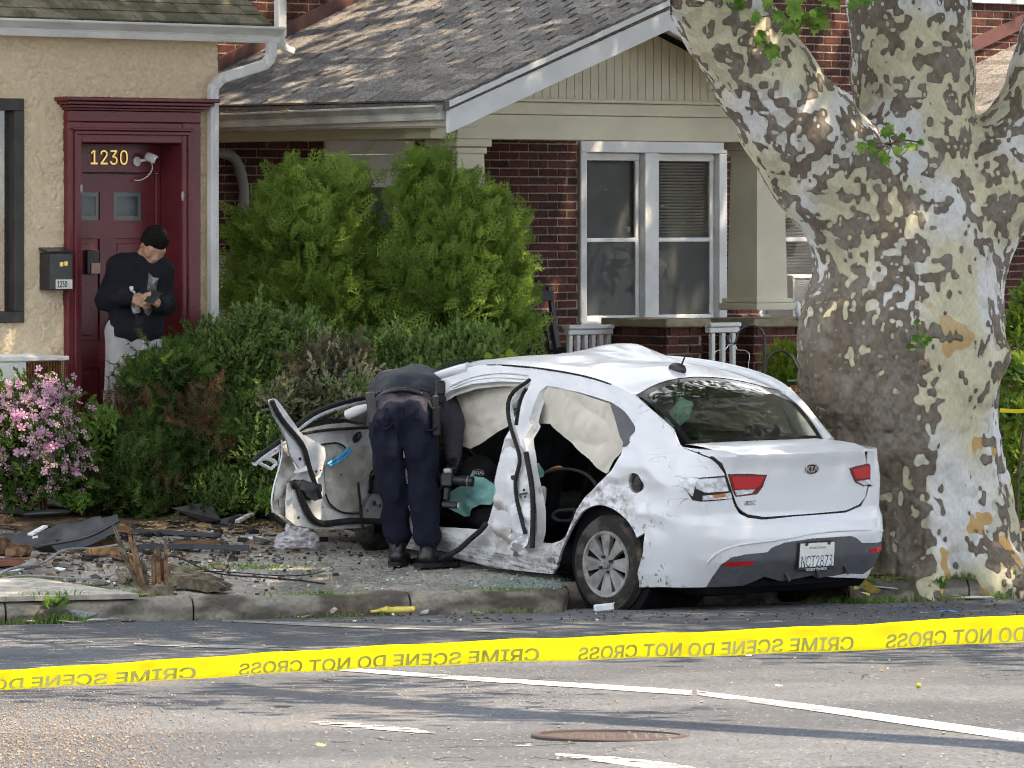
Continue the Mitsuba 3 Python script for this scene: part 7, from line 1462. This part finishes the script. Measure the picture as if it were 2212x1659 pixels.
mp = thing('metal_piece', 'white metal bracket lying on the dark bumper cover', 'bracket'); add(mp, cat([bar(P(*q4(205, 765), d0+.02), P(*q4(315, 705), d0+.12), .045, .012), bar(P(*q4(225, 785), d0+.0), P(*q4(262, 778), d0+.0), .03, .012)]), 'm_white')
def strip_piece(label, pts, w, h, m, cat_='trim strip', lift=.015, name='trim_strip'):
    k = thing(name, label, cat_); q = [gq(x, y, lift) for x, y in pts]; add(k, cat([bar(a, b_, w, h) for a, b_ in zip(q[:-1], q[1:])]), m)
strip_piece('flat black strip behind the stump', [(840, 750), (1180, 765), (1510, 785)], .11, .02, 'm_bumperdark'); strip_piece('long grey rail lying behind the stump', [(960, 880), (1340, 878), (1722, 888)], .035, .035, 'm_bumperdark', 'rail', .03, 'rail')
strip_piece('white edged black strip near the wrecked door', [(1480, 720), (1700, 735), (1760, 760)], .06, .02, 'm_blackplastic'); strip_piece('dark strip leaning on the pile by the door', [(1550, 725), (1810, 650), (1980, 690)], .05, .03, 'm_bumperdark', lift=.05); strip_piece('pale strip in the pile by the door', [(1640, 745), (1800, 660)], .03, .02, 'm_cargrime', lift=.07); strip_piece('thin dark strip in front of the log', [(1190, 1075), (1550, 1090)], .02, .012, 'm_bumperdark'); strip_piece('black strip under the wrecked door', [(1820, 660), (1990, 760)], .06, .03, 'm_blackplastic', lift=.06); strip_piece('dark rail at the far left behind the bumper', [(-40, 640), (230, 655)], .05, .04, 'm_blackplastic', lift=.05)
def cable(label, pts, r, m, lift=.012, name='cable'):
    k = thing(name, label, 'cable'); add(k, tube(spline([gq(x, y, lift+(.02 if i % 2 else 0)) for i, (x, y) in enumerate(pts)], 50), r, 6), m, smooth=True)
cable('grey cable looping from the left edge to the stump', [(-40, 1085), (150, 1030), (300, 980), (470, 910), (640, 880), (840, 872)], .010, 'm_metalgrey', .02); cable('dark wire lying across the pavement right of the stump', [(1160, 930), (1300, 985), (1480, 1040), (1800, 1095), (2250, 1120)], .006, 'm_rubber'); cable('pale wire along the slab at the left', [(-40, 1100), (250, 1085), (480, 1078), (800, 1072)], .006, 'm_pipe'); cable('thin wire across the middle of the pavement', [(1190, 1062), (1500, 1055), (1900, 1060), (2250, 1052)], .004, 'm_rubber')
c_ = lambda x, y, l=.02: G(x, y)+np.array([0, 0, l])
k = thing('cable', 'grey cable lying at the kerb right of the rear bumper', 'cable'); add(k, tube(spline([c_(1790, 1262), c_(1850, 1270), c_(1950, 1280), c_(2050, 1292), c_(2230, 1300)], 40), .007, 6), 'm_metalgrey', smooth=True)
# clear plastic bag
bg = thing('plastic_bag', 'crumpled clear plastic bag on the ground beside the open car door', 'plastic bag'); c = gq(2050, 855, .0)
pm('m_bag', mottled((.66, .66, .69), .3, 26), .16, .6, clearcoat=.8); scene['m_bagfilm'] = {'type': 'mask', 'opacity': .5, 'bsdf': {'type': 'ref', 'id': 'm_bag'}}
bm = blob(S([(c+[-.07, 0, .03], .06, c+[.08, .02, .03], .055), (c+[0, 0, .07], .06, c+[-.03, 0, .13], .03), (c+[.03, 0, .06], .05, c+[.05, 0, .10], .02)]), .02, .03, .007, .05, 30, 9, (1, .7, 1.6)); add(bg+'__film', bm, 'm_bagfilm', 20)
add(bg+'__contents', cat([tf(box(-.05, .05, -.02, .02, 0, .012), frame_of(c+[-.01, .0, .01], nrm([1, .1, .05]), nrm([-.1, 1, 0]), (0, 0, 1))), tf(box(-.03, .03, -.02, .02, 0, .012), frame_of(c+[.07, .0, .015], nrm([1, -.2, .3]), nrm([.2, 1, 0]), (0, 0, 1)))]), 'm_paleplastic')
def shard(k, c, s, m, seed):
    r = np.random.default_rng(seed); v = r.normal(0, 1, (9, 3))*s; v[:, 2] = np.abs(v[:, 2]); h = trimesh.convex.convex_hull(v); h.apply_translation(c); return add(k, h, m)
def bits(label, name, c_px, s, m, seed, lift=0.0, cat_=None, q=q4): k = thing(name, label, cat_ or name.replace('_', ' ')); return shard(k, G(*q(*c_px))+[0, 0, lift], np.array(s), m, seed)
I_ = lambda x, y: (x, y)
bits('black plastic chunk left of the stump', 'plastic_fragment', (720, 1125), (.05, .03, .035), 'm_blackplastic', 1); bits('smaller black fragment above the chunk left of the stump', 'plastic_fragment', (700, 1080), (.035, .02, .02), 'm_blackplastic', 2); bits('dark fragment in front of the bumper cover', 'plastic_fragment', (440, 1000), (.02, .02, .02), 'm_bumperdark', 3); bits('white fragment in front of the bumper cover', 'plastic_fragment', (400, 1010), (.025, .02, .012), 'm_white', 4); bits('black shard at the left of the grass tuft', 'plastic_fragment', (235, 1215), (.035, .02, .012), 'm_blackplastic', 5); bits('white fragment under the cable at the left edge', 'plastic_fragment', (95, 1030), (.05, .02, .015), 'm_white', 6); bits('large black mass in the shadow under the yew', 'plastic_fragment', (1440, 690), (.13, .05, .06), 'm_blackplastic', 7); bits('dark heap at the end of the bumper cover', 'plastic_fragment', (560, 860), (.10, .04, .045), 'm_blackplastic', 8); bits('dark heap below the bumper cover at the left', 'plastic_fragment', (330, 905), (.10, .04, .03), 'm_blackplastic', 9); bits('dark debris lump left of the plastic bag', 'plastic_fragment', (1830, 830), (.07, .04, .03), 'm_blackplastic', 10); bits('brownish lump left of the plastic bag', 'plastic_fragment', (1760, 800), (.03, .03, .02), 'm_cargrime', 12); bits('black piece at the upper left by the weeds', 'plastic_fragment', (330, 615), (.08, .03, .03), 'm_blackplastic', 13); bits('pale sheet scrap at the upper left edge', 'plastic_fragment', (40, 605), (.06, .03, .02), 'm_white', 14)
bits('curved grey fragment at the kerb on the left', 'car_fragment', (575, 1340), (.055, .03, .035), 'm_metalgrey', 21); bits('white flat fragment at the kerb left of the stump', 'car_fragment', (690, 1372), (.06, .03, .012), 'm_white', 22); bits('grey flat fragment in the gutter on the left', 'car_fragment', (520, 1375), (.05, .02, .008), 'm_cargrime', 23); bits('dark fragment in the gutter below the stump', 'car_fragment', (880, 1370), (.05, .02, .008), 'm_blackplastic', 24); bits('black bit in the gutter at the left corner', 'car_fragment', (300, 1365), (.05, .02, .012), 'm_blackplastic', 25); bits('pale bit in the gutter at the left corner', 'car_fragment', (230, 1370), (.02, .015, .008), 'm_white', 26)
bits('crumpled pinkish paper at the kerb before the officer', 'paper_scrap', (722, 1330), (.030, .02, .034), 'm_pinkpaper', 31, q=I_); bits('white paper cup at the kerb beside the yellow glove', 'paper_cup', (914, 1327), (.022, .02, .016), 'm_white', 32, q=I_); bits('dark red fragment at the kerb before the officer', 'lens_fragment', (780, 1331), (.016, .01, .008), 'm_redbit', 33, q=I_); bits('orange leaf bit at the kerb', 'leaf', (597, 1335), (.012, .01, .005), 'm_orange', 34, q=I_); bits('blue and white scrap on the road near the tape at the right', 'paper_scrap', (2045, 1322), (.035, .02, .006), 'm_blue', 35, q=I_); bits('white scrap on the road right of the rear wheel', 'paper_scrap', (2000, 1324), (.035, .02, .006), 'm_white', 36, q=I_); bits('crumpled white paper by the kerb at the right', 'paper_scrap', (2110, 1294), (.075, .03, .014), 'm_paleplastic', 37, q=I_); bits('white chip on the road under the yellow tape', 'paper_scrap', (1612, 1417), (.02, .01, .005), 'm_white', 38, q=I_); bits('white chip on the road by the lane line', 'paper_scrap', (1686, 1482), (.022, .01, .004), 'm_white', 39, q=I_); bits('orange leaf on the road', 'leaf', (1905, 1451), (.010, .006, .004), 'm_orange', 40, q=I_); bits('dark scrap on the road at the left under the tape', 'paper_scrap', (706, 1472), (.022, .015, .004), 'm_blackplastic', 41, q=I_); bits('dark red rag at the foot of the sycamore', 'rag', (2028, 1266), (.03, .02, .02), 'm_redbit', 42, q=I_)
wc2 = thing('paper_box', 'crushed white paper box lying against the left rear wheel', 'box'); c = c_(1304, 1323, .03); add(wc2, cat([tf(cbox(-.06, .06, -.025, .025, -.02, .022, .006), frame_of(c, nrm([1, .1, .1]), nrm([-.1, 1, 0]), nrm(np.cross([1, .1, .1], [-.1, 1, 0])))), tf(box(-.02, .02, -.02, .02, 0, .004), frame_of(c+[.05, 0, .02], nrm([1, 0, .5]), (0, 1, 0), nrm([-.5, 0, 1])))]), 'm_white')
gl = thing('yellow_glove', 'yellow rubber glove lying in the gutter by the kerb', 'glove'); c0, c1 = c_(890, 1323, .02), c_(835, 1325, .02); gs = [(c0, .018, c1, .020)]
for i, (dx, dy) in enumerate(((-.10, .02), (-.115, .0), (-.11, -.02), (-.09, -.04))): gs.append((c1+[0, dy*.6, .004], .012, c1+[dx, dy, -.006], .008))
pm('m_glove', mottled((.62, .50, .10), .15, 30), .6); add(gl, blob(S(gs), .012, .02, .006, .006, 40), 'm_glove', True)
sb = thing('seed_ball', 'small yellow green seed ball lying on the sunlit road', 'seed ball'); pm('m_seed', mottled((.30, .30, .04), .3, 200), .9); add(sb, tf(trimesh.creation.icosphere(2, .0125), TS(c_(1984, 1487, .012), (1, 1, 1))), 'm_seed', True)
def fallen(label, px, py, s, up=.2):
    k = thing('fallen_leaf', label, 'leaf'); add(k, tf(lobed(s), TS(c_(px, py, .02), (1, 1, 1), rotz(rng.uniform(0, 6)) @ rotx(up))), 'm_fallen')
fallen('pale green lobed leaf lying left of the stump foot', 297, 1288, .13); fallen('upright pale leaf below the yew', 217, 1108, .085, 1.2); fallen('green leaf in the gutter before the officer', 663, 1338, .09); fallen('green leaf under the paper box by the wheel', 1300, 1322, .09); fallen('green leaf in the gutter left of the wheel', 1030, 1330, .08); fallen('small lime leaf on the road at the bottom left', 692, 1620, .05)
# scattered small stuff
def litter(name, label, n, xs, ys, s, m, lift=.004, conc=None):
    x, y = (rng.uniform(*xs, n), rng.uniform(*ys, n)) if conc is None else (rng.normal(conc[0], conc[2], n), rng.normal(conc[1], conc[3], n))
    ok = (x > xs[0]) & (x < xs[1]) & (y > ys[0]) & (y < ys[1]); p = GV(x[ok], y[ok]); f = p[:, 1]-yk(p[:, 0]); p = p[(f < -.03) | (f > .05)]
    Ms = [TS(q+[0, 0, lift], np.abs(rng.normal(1, .5, 3))*s+.002, rotz(rng.uniform(0, 6.3)) @ rotx(rng.normal(0, .3))) for q in p]
    k = lab(key(name), label, kind='stuff'); scene[k] = mikit.ply(joined(Ms, 'box'), m); lab(k, cat=label.split()[-1])
litter('dark_fragments', 'countless small dark crash fragments', 520, (0, 1240), (1110, 1330), (.016, .011, .007), 'm_blackplastic', conc=(380, 1180, 330, 55)); litter('grey_fragments', 'small grey and dark plastic fragments', 500, (0, 1200), (1110, 1330), (.018, .010, .006), 'm_bumperdark', conc=(350, 1170, 300, 45)); litter('pale_fragments', 'tiny white paint and plastic fragments', 230, (0, 2212), (1120, 1345), (.011, .008, .005), 'm_paleplastic', conc=(600, 1250, 420, 60)); litter('wood_splinters', 'small brown wood splinters', 420, (0, 900), (1100, 1300), (.045, .007, .006), 'm_wood', conc=(260, 1190, 190, 45))
pm('m_glasscrumb', mottled((.16, .25, .23), .5, 60), .5, .3); litter('dark_fragments', 'larger black crash fragments', 110, (0, 700), (1105, 1230), (.06, .035, .022), 'm_blackplastic', conc=(280, 1160, 190, 32))
litter('glass_crumbs', 'greenish safety glass crumbs', 700, (500, 1330), (1150, 1325), (.006, .005, .004), 'm_glasscrumb', conc=(1130, 1262, 90, 12)); litter('glass_crumbs', 'greenish safety glass crumbs', 500, (500, 1250), (1150, 1325), (.006, .005, .004), 'm_glasscrumb', conc=(760, 1240, 160, 25))
litter('dry_leaves', 'brown dry leaves', 900, (300, 760), (1085, 1150), (.030, .022, .004), 'm_litter', lift=.01); litter('dry_leaves', 'brown dry leaves', 900, (1850, 2212), (1190, 1290), (.026, .02, .004), 'm_litter', lift=.012); litter('gutter_dirt', 'grit and leaf bits in the gutter', 700, (0, 2212), (1300, 1345), (.010, .007, .004), 'm_soil'); litter('road_grit', 'pale grit on the road', 350, (0, 2212), (1330, 1659), (.008, .006, .003), 'm_capstone')
pm('m_absorbent', mottled((.24, .195, .16), .2, 60), .95); litter('absorbent_granules', 'pale pinkish absorbent granules spilled on the road', 5200, (-20, 700), (1478, 1665), (.0045, .0035, .0025), 'm_absorbent', conc=(60, 1600, 210, 55))
# concrete slab at the left
sp = [G(-60, 1262), G(70, 1258), G(300, 1300), G(150, 1316), G(-60, 1322)]; sv = sg.Polygon([p[:2] for p in sp]); m = trimesh.creation.extrude_polygon(sv, .03, engine='earcut'); m.vertices[:, 2] += np.array([float(yard_z(x, y))+.012-.012 for x, y in m.vertices[:, :2]]); add('pavement__slab', m, 'm_slab')
# yellow tape dropped behind the bumper
yt = thing('loose_tape', 'crumpled yellow tape end on the ground behind the rear bumper', 'tape')
def ribbon(pts, w, m, k, tw=0.0, n=30, nrm0=(0, -1, 0)):
    p = spline(pts, n); t = np.gradient(p, axis=0); t /= np.linalg.norm(t, axis=1, keepdims=True); V = []
    for i in range(n): s = np.cross(t[i], nrm0); s = nrm(s); o = nrm(np.cross(t[i], s)); a = tw*i/n; s = s*math.cos(a)+o*math.sin(a); V += [p[i]-s*w/2, p[i]+s*w/2]
    return add(k, quads(V, [[2*i, 2*i+1, 2*i+3, 2*i+2] for i in range(n-1)]), m, smooth=True)
ribbon([c_(1765, 1244, .16), c_(1810, 1258, .12), c_(1850, 1280, .08), c_(1893, 1296, .04)], .085, 'm_glove', yt+'__strip', .6); ribbon([c_(1790, 1248, .05), c_(1830, 1270, .04), c_(1880, 1290, .03)], .05, 'm_glove', yt+'__strip', -.5)
t3 = thing('distant_tape', 'short piece of yellow tape among the bush leaves at the right edge', 'tape'); ribbon([P(2160, 886, 38.9), P(2190, 888, 38.9), P(2240, 884, 38.8)], .028, 'm_yellowtape', t3)
# shepherd hooks and feeders
def q7(x, y): return 1296.1+.21876*x, 674+.21876*y
HK = 40.0; hk = thing('shepherd_hook', 'black double shepherd hook pole left of the sycamore', 'pole'); h7 = lambda L, d=0: [P(*q7(x, y), HK+d) for x, y in L]
add(hk+'__pole', tube(h7([(1622, 2200), (1622, 780), (1625, 240)]), .012, 8), 'm_blackmetal', smooth=True); add(hk+'__arm', tube(spline(h7([(1625, 250), (1600, 190), (1555, 150), (1490, 137), (1420, 155), (1370, 205), (1345, 280), (1325, 312), (1290, 315), (1270, 290), (1268, 240)]), 40), .009, 8), 'm_blackmetal', smooth=True); add(hk+'__arm', tube(spline(h7([(1632, 560), (1650, 480), (1710, 410), (1800, 386), (1880, 430), (1925, 500), (1955, 565)]), 30), .009, 8), 'm_blackmetal', smooth=True)
bf_ = thing('bird_feeder', 'yellow roofed bird feeder hanging from the black hook', 'bird feeder'); add(bf_+'__hanger', cat([tube(spline(h7([(1300, 318), (1330, 325), (1355, 370), (1430, 378), (1465, 400), (1476, 440), (1476, 570)], -.02), 30), .0035, 6), tube(spline(h7([(1300, 318), (1270, 330), (1240, 368), (1165, 380), (1130, 405), (1121, 440), (1121, 570)], -.02), 30), .0035, 6)]), 'm_chrome', smooth=True)
pm('m_feedyellow', mottled((.58, .42, .16), .08, 20), .5); pm('m_feedteal', (.16, .40, .38), .5)
r0, r1 = P(*q7(1118, 562), HK), P(*q7(1480, 562), HK); ax = nrm(r1-r0); bx2 = nrm(np.cross((0, 0, 1), ax)); Lr = np.linalg.norm(r1-r0); FM = frame_of(r0, ax, bx2, (0, 0, 1))
for s in (-1, 1): add(bf_+'__roof', tf(quads([(0, 0, 0), (Lr, 0, 0), (Lr, s*.10, -.11), (0, s*.10, -.11), (0, 0, -.012), (Lr, 0, -.012), (Lr, s*.10, -.122), (0, s*.10, -.122)], [[0, 1, 2, 3], [4, 5, 6, 7], [0, 1, 5, 4], [2, 3, 7, 6], [1, 2, 6, 5], [0, 3, 7, 4]]), FM), 'm_feedyellow')
add(bf_+'__body', tf(prism(sg.Polygon([(-.085, -.26), (.085, -.26), (.085, -.105), (0, -.02), (-.085, -.105)]), .01, Lr-.01), FM @ frame_of((0, 0, 0), (0, 1, 0), (1, 0, 0), (0, 0, 1))), 'm_feedteal')
sf = thing('suet_feeder', 'green topped suet cage hanging at the trunk of the sycamore', 'bird feeder'); cc = P(*q7(1955, 810), HK); pm('m_green', (.05, .10, .07), .5)
add(sf+'__top', cat([tf(cbox(-.075, .075, -.05, .05, .085, .10, .005), frame_of(cc, (1, 0, 0), (0, 1, 0), (0, 0, 1)))]), 'm_green'); add(sf+'__suet', tf(cbox(-.055, .055, -.02, .02, -.07, .065, .008), frame_of(cc, (1, 0, 0), (0, 1, 0), (0, 0, 1))), 'm_woodfresh')
for i in range(5): add(sf+'__cage_wire', tf(box(-.06+i*.03-.0025, -.06+i*.03+.0025, -.03, -.025, -.08, .085), frame_of(cc, (1, 0, 0), (0, 1, 0), (0, 0, 1))), 'm_blackmetal')
for i in range(4): add(sf+'__cage_wire', tf(box(-.065, .065, -.031, -.026, -.07+i*.04, -.066+i*.04), frame_of(cc, (1, 0, 0), (0, 1, 0), (0, 0, 1))), 'm_blackmetal')
vn = thing('vine', 'pale vine leaves peeping over the car roof', 'vine')
for x, y, s in ((1054, 772, .07), (1103, 764, .075), (1032, 786, .045), (1085, 770, .04)): add(vn+'__leaf', tf(lobed(s), TS(P(x, y, 38.6), (1, 1, 1), rotx(1.3) @ rotz(rng.uniform(0, 6)))), 'm_lime')
add(vn+'__stem', cat([tube(spline([P(x, y, 38.62), P(x+4, y+40, 38.62), P(x+2, y+140, 38.7)], 8), .003, 5) for x, y in ((1054, 772), (1103, 766))]), 'm_weed')
wf = thing('white_fence', 'white picket fence behind the bush at the right edge', 'fence')
for i in range(5): add(wf+'__picket', box(5.0+i*.13, 5.085+i*.13, 45.2, 45.22, .3, 1.9), 'm_vinyl')
add(wf+'__rail', box(4.9, 5.8, 45.23, 45.26, 1.6, 1.68), 'm_vinyl')
# ---- across the street, outside the frame: what the windows mirror and what throws the limb shadow on the road
def side_tree(label, x, y, h, r, n, seed):
    k = thing('street_tree', label, 'tree'); R = np.random.default_rng(seed); b = np.array([x, y, 0.0]); add(k+'__trunk', tube([b, b+[.1, .1, h*.4], b+[0, .2, h*.8]], [.3, .24, .1], 9), 'm_bark', smooth=True)
    d = R.normal(0, 1, (n, 3)); d /= np.linalg.norm(d, axis=1, keepdims=True); c = b+[0, 0, h*.68]+d*np.array([r, r, h*.36])*R.random((n, 1))**.4; kk = add(k+'__crown', leaf_cloud(c, 40, .35, .24), 'm_crown'); lab(kk, kind='stuff'); return k
side_tree('tree across the street left of the camera', -9, -12, 11, 4.5, 170, 1); side_tree('tree across the street behind the camera', 1, -17, 12, 5, 190, 2); side_tree('tree across the street right of the camera', 11, -11, 11, 4.5, 170, 3); side_tree('tree farther along the street on the right', 24, -2, 12, 5, 170, 4)
side_tree('unseen low tree added right of the sycamore for the windows to mirror', 13.5, 44.9, 5.6, 2.6, 170, 5); side_tree('another unseen squat tree added for the windows to mirror', 18, 43.8, 6, 2.8, 170, 6); side_tree('unseen tree added farther right for the windows to mirror', 24, 43.6, 9, 4, 170, 7)  # trees added out of view so the panes mirror dark leaves
oh = thing('opposite_house', 'brick house across the street behind the camera', 'house'); add(oh+'__wall', box(-30, 30, -26, -20, 0, 6.5), 'm_brick1'); add(oh+'__roof', quads([(-31, -19.5, 6.4), (31, -19.5, 6.4), (31, -23, 8.6), (-31, -23, 8.6), (31, -26.5, 6.4), (-31, -26.5, 6.4)], [[0, 1, 2, 3], [3, 2, 4, 5]]), 'm_shingle1')
nt = thing('kerbside_tree', 'tree at the near kerb whose limb shades the road', 'tree'); b = np.array([9.5, 13.5, 0])
add(nt+'__trunk', tube(spline([b, b+[0, .1, 2], b+[-.2, .3, 4], b+[-.1, .2, 7], b+[.2, 0, 10]], 20), np.linspace(.36, .18, 20), 10), 'm_bark', smooth=True)
lp = spline([b+[-.2, .3, 3.6], (7.0, 16.6, 4.4), (5.4, 18.7, 5.0), (4.9, 19.95, 5.5), (4.0, 21.4, 6.0), (2.9, 23.3, 6.5), (2.3, 24.6, 6.8)], 40)
add(nt+'__limb', tube(lp, np.linspace(.22, .14, 40), 9), 'm_bark', smooth=True)
lc = np.vstack([lp[30:]+rng.normal(0, .35, (10, 3)), rng.normal(0, 1, (7, 3))*[.9, .5, .2]+lp[-1], rng.normal(0, 1, (5, 3))*[.5, .12, .1]+[5.1, 18.9, 5.2], rng.normal(0, 1, (60, 3))*[1.8, 1.6, 1.3]+[10, 13, 10]])
kk = add(nt+'__crown', leaf_cloud(lc, 34, .26, .17), 'm_crown'); lab(kk, kind='stuff')
# ---- the crime scene tape across the foreground
tp_ = thing('crime_scene_tape', 'yellow barrier tape with mirrored lettering stretched across the road', 'barrier tape')
e0, e1 = P(-300, 1479, 19.2), P(2520, 1336, 12.9); TL = np.linalg.norm(e1-e0); tx = (e1-e0)/TL; tw_ = .083
def tape_pt(s, v):
    """s along the tape in metres, v across it (up)"""
    t = s/TL; sag = -.035*math.sin(math.pi*t)*0-.006*math.sin(2*math.pi*t*1.5); p = e0+tx*s+np.array([0, 0, sag]); lean = .22*math.sin(s*1.1+.5)+.10*math.sin(s*3.7)
    return p+np.array([0, lean*v, v])+np.array([0, .006*math.sin(s*5)*math.cos(v*40)+.004*math.sin(s*17+v*60)+.003*math.sin(s*31-v*90), .0015*math.sin(s*9)])
n = 240; vs = [-.0325, -.030, -.021, -.010, .0, .010, .020, .0285, .0315]; V = []
for i in range(n):
    for j, v in enumerate(vs): V.append(tape_pt(TL*i/(n-1), v)+np.array([0, -.010 if j in (0, 8) else 0, 0]))
add(tp_+'__ribbon', trimesh.Trimesh(V, grid(n, len(vs)), process=False), 'm_tapeplastic', smooth=True)
scene['m_tapeplastic'] = {'type': 'principledthin', 'base_color': rgb((.86, .72, .015)), 'roughness': .35, 'diff_trans': .8}
txt = meshkit.text_mesh('CRIME SCENE DO NOT CROSS', .034, .0006, bold=True); wtxt = txt.bounds[1, 0]-txt.bounds[0, 0]
pos0 = [np.linalg.norm((P(x, 1450-(x/2212)*95, 1)-P(x, 1450-(x/2212)*95, 1)))  for x in (0,)]
def s_of(px):
    lo_, hi_ = 0.0, TL
    for _ in range(40):
        mm = (lo_+hi_)/2; q = e0+tx*mm
        if CX+FD*q[0]/q[1] < px: lo_ = mm
        else: hi_ = mm
    return lo_
for right, left in ((422, -330), (1163, 515), (1842, 1248), (2550, 1912)):
    sr, sl = s_of(right), s_of(left); tm = txt.copy().subdivide_to_size(.03) if hasattr(trimesh.Trimesh, 'subdivide_to_size') else txt.copy()
    vx = (tm.vertices[:, 0]-txt.bounds[0, 0])/wtxt; slant = .15*tm.vertices[:, 1]
    for u_ in (1,):
        nv = []
        for a, y, z in zip(vx, tm.vertices[:, 1], tm.vertices[:, 2]):
            s = sr-(sr-sl)*a-slant[0]*0+y*.22; nv.append(tape_pt(s, y-.0325)+np.array([0, -.0015-z, 0]))
        tm.vertices = np.array(nv)
    tm.invert()
    for g_ in tm.split(only_watertight=False): add(tp_+'__letter', g_, 'm_tapeink')
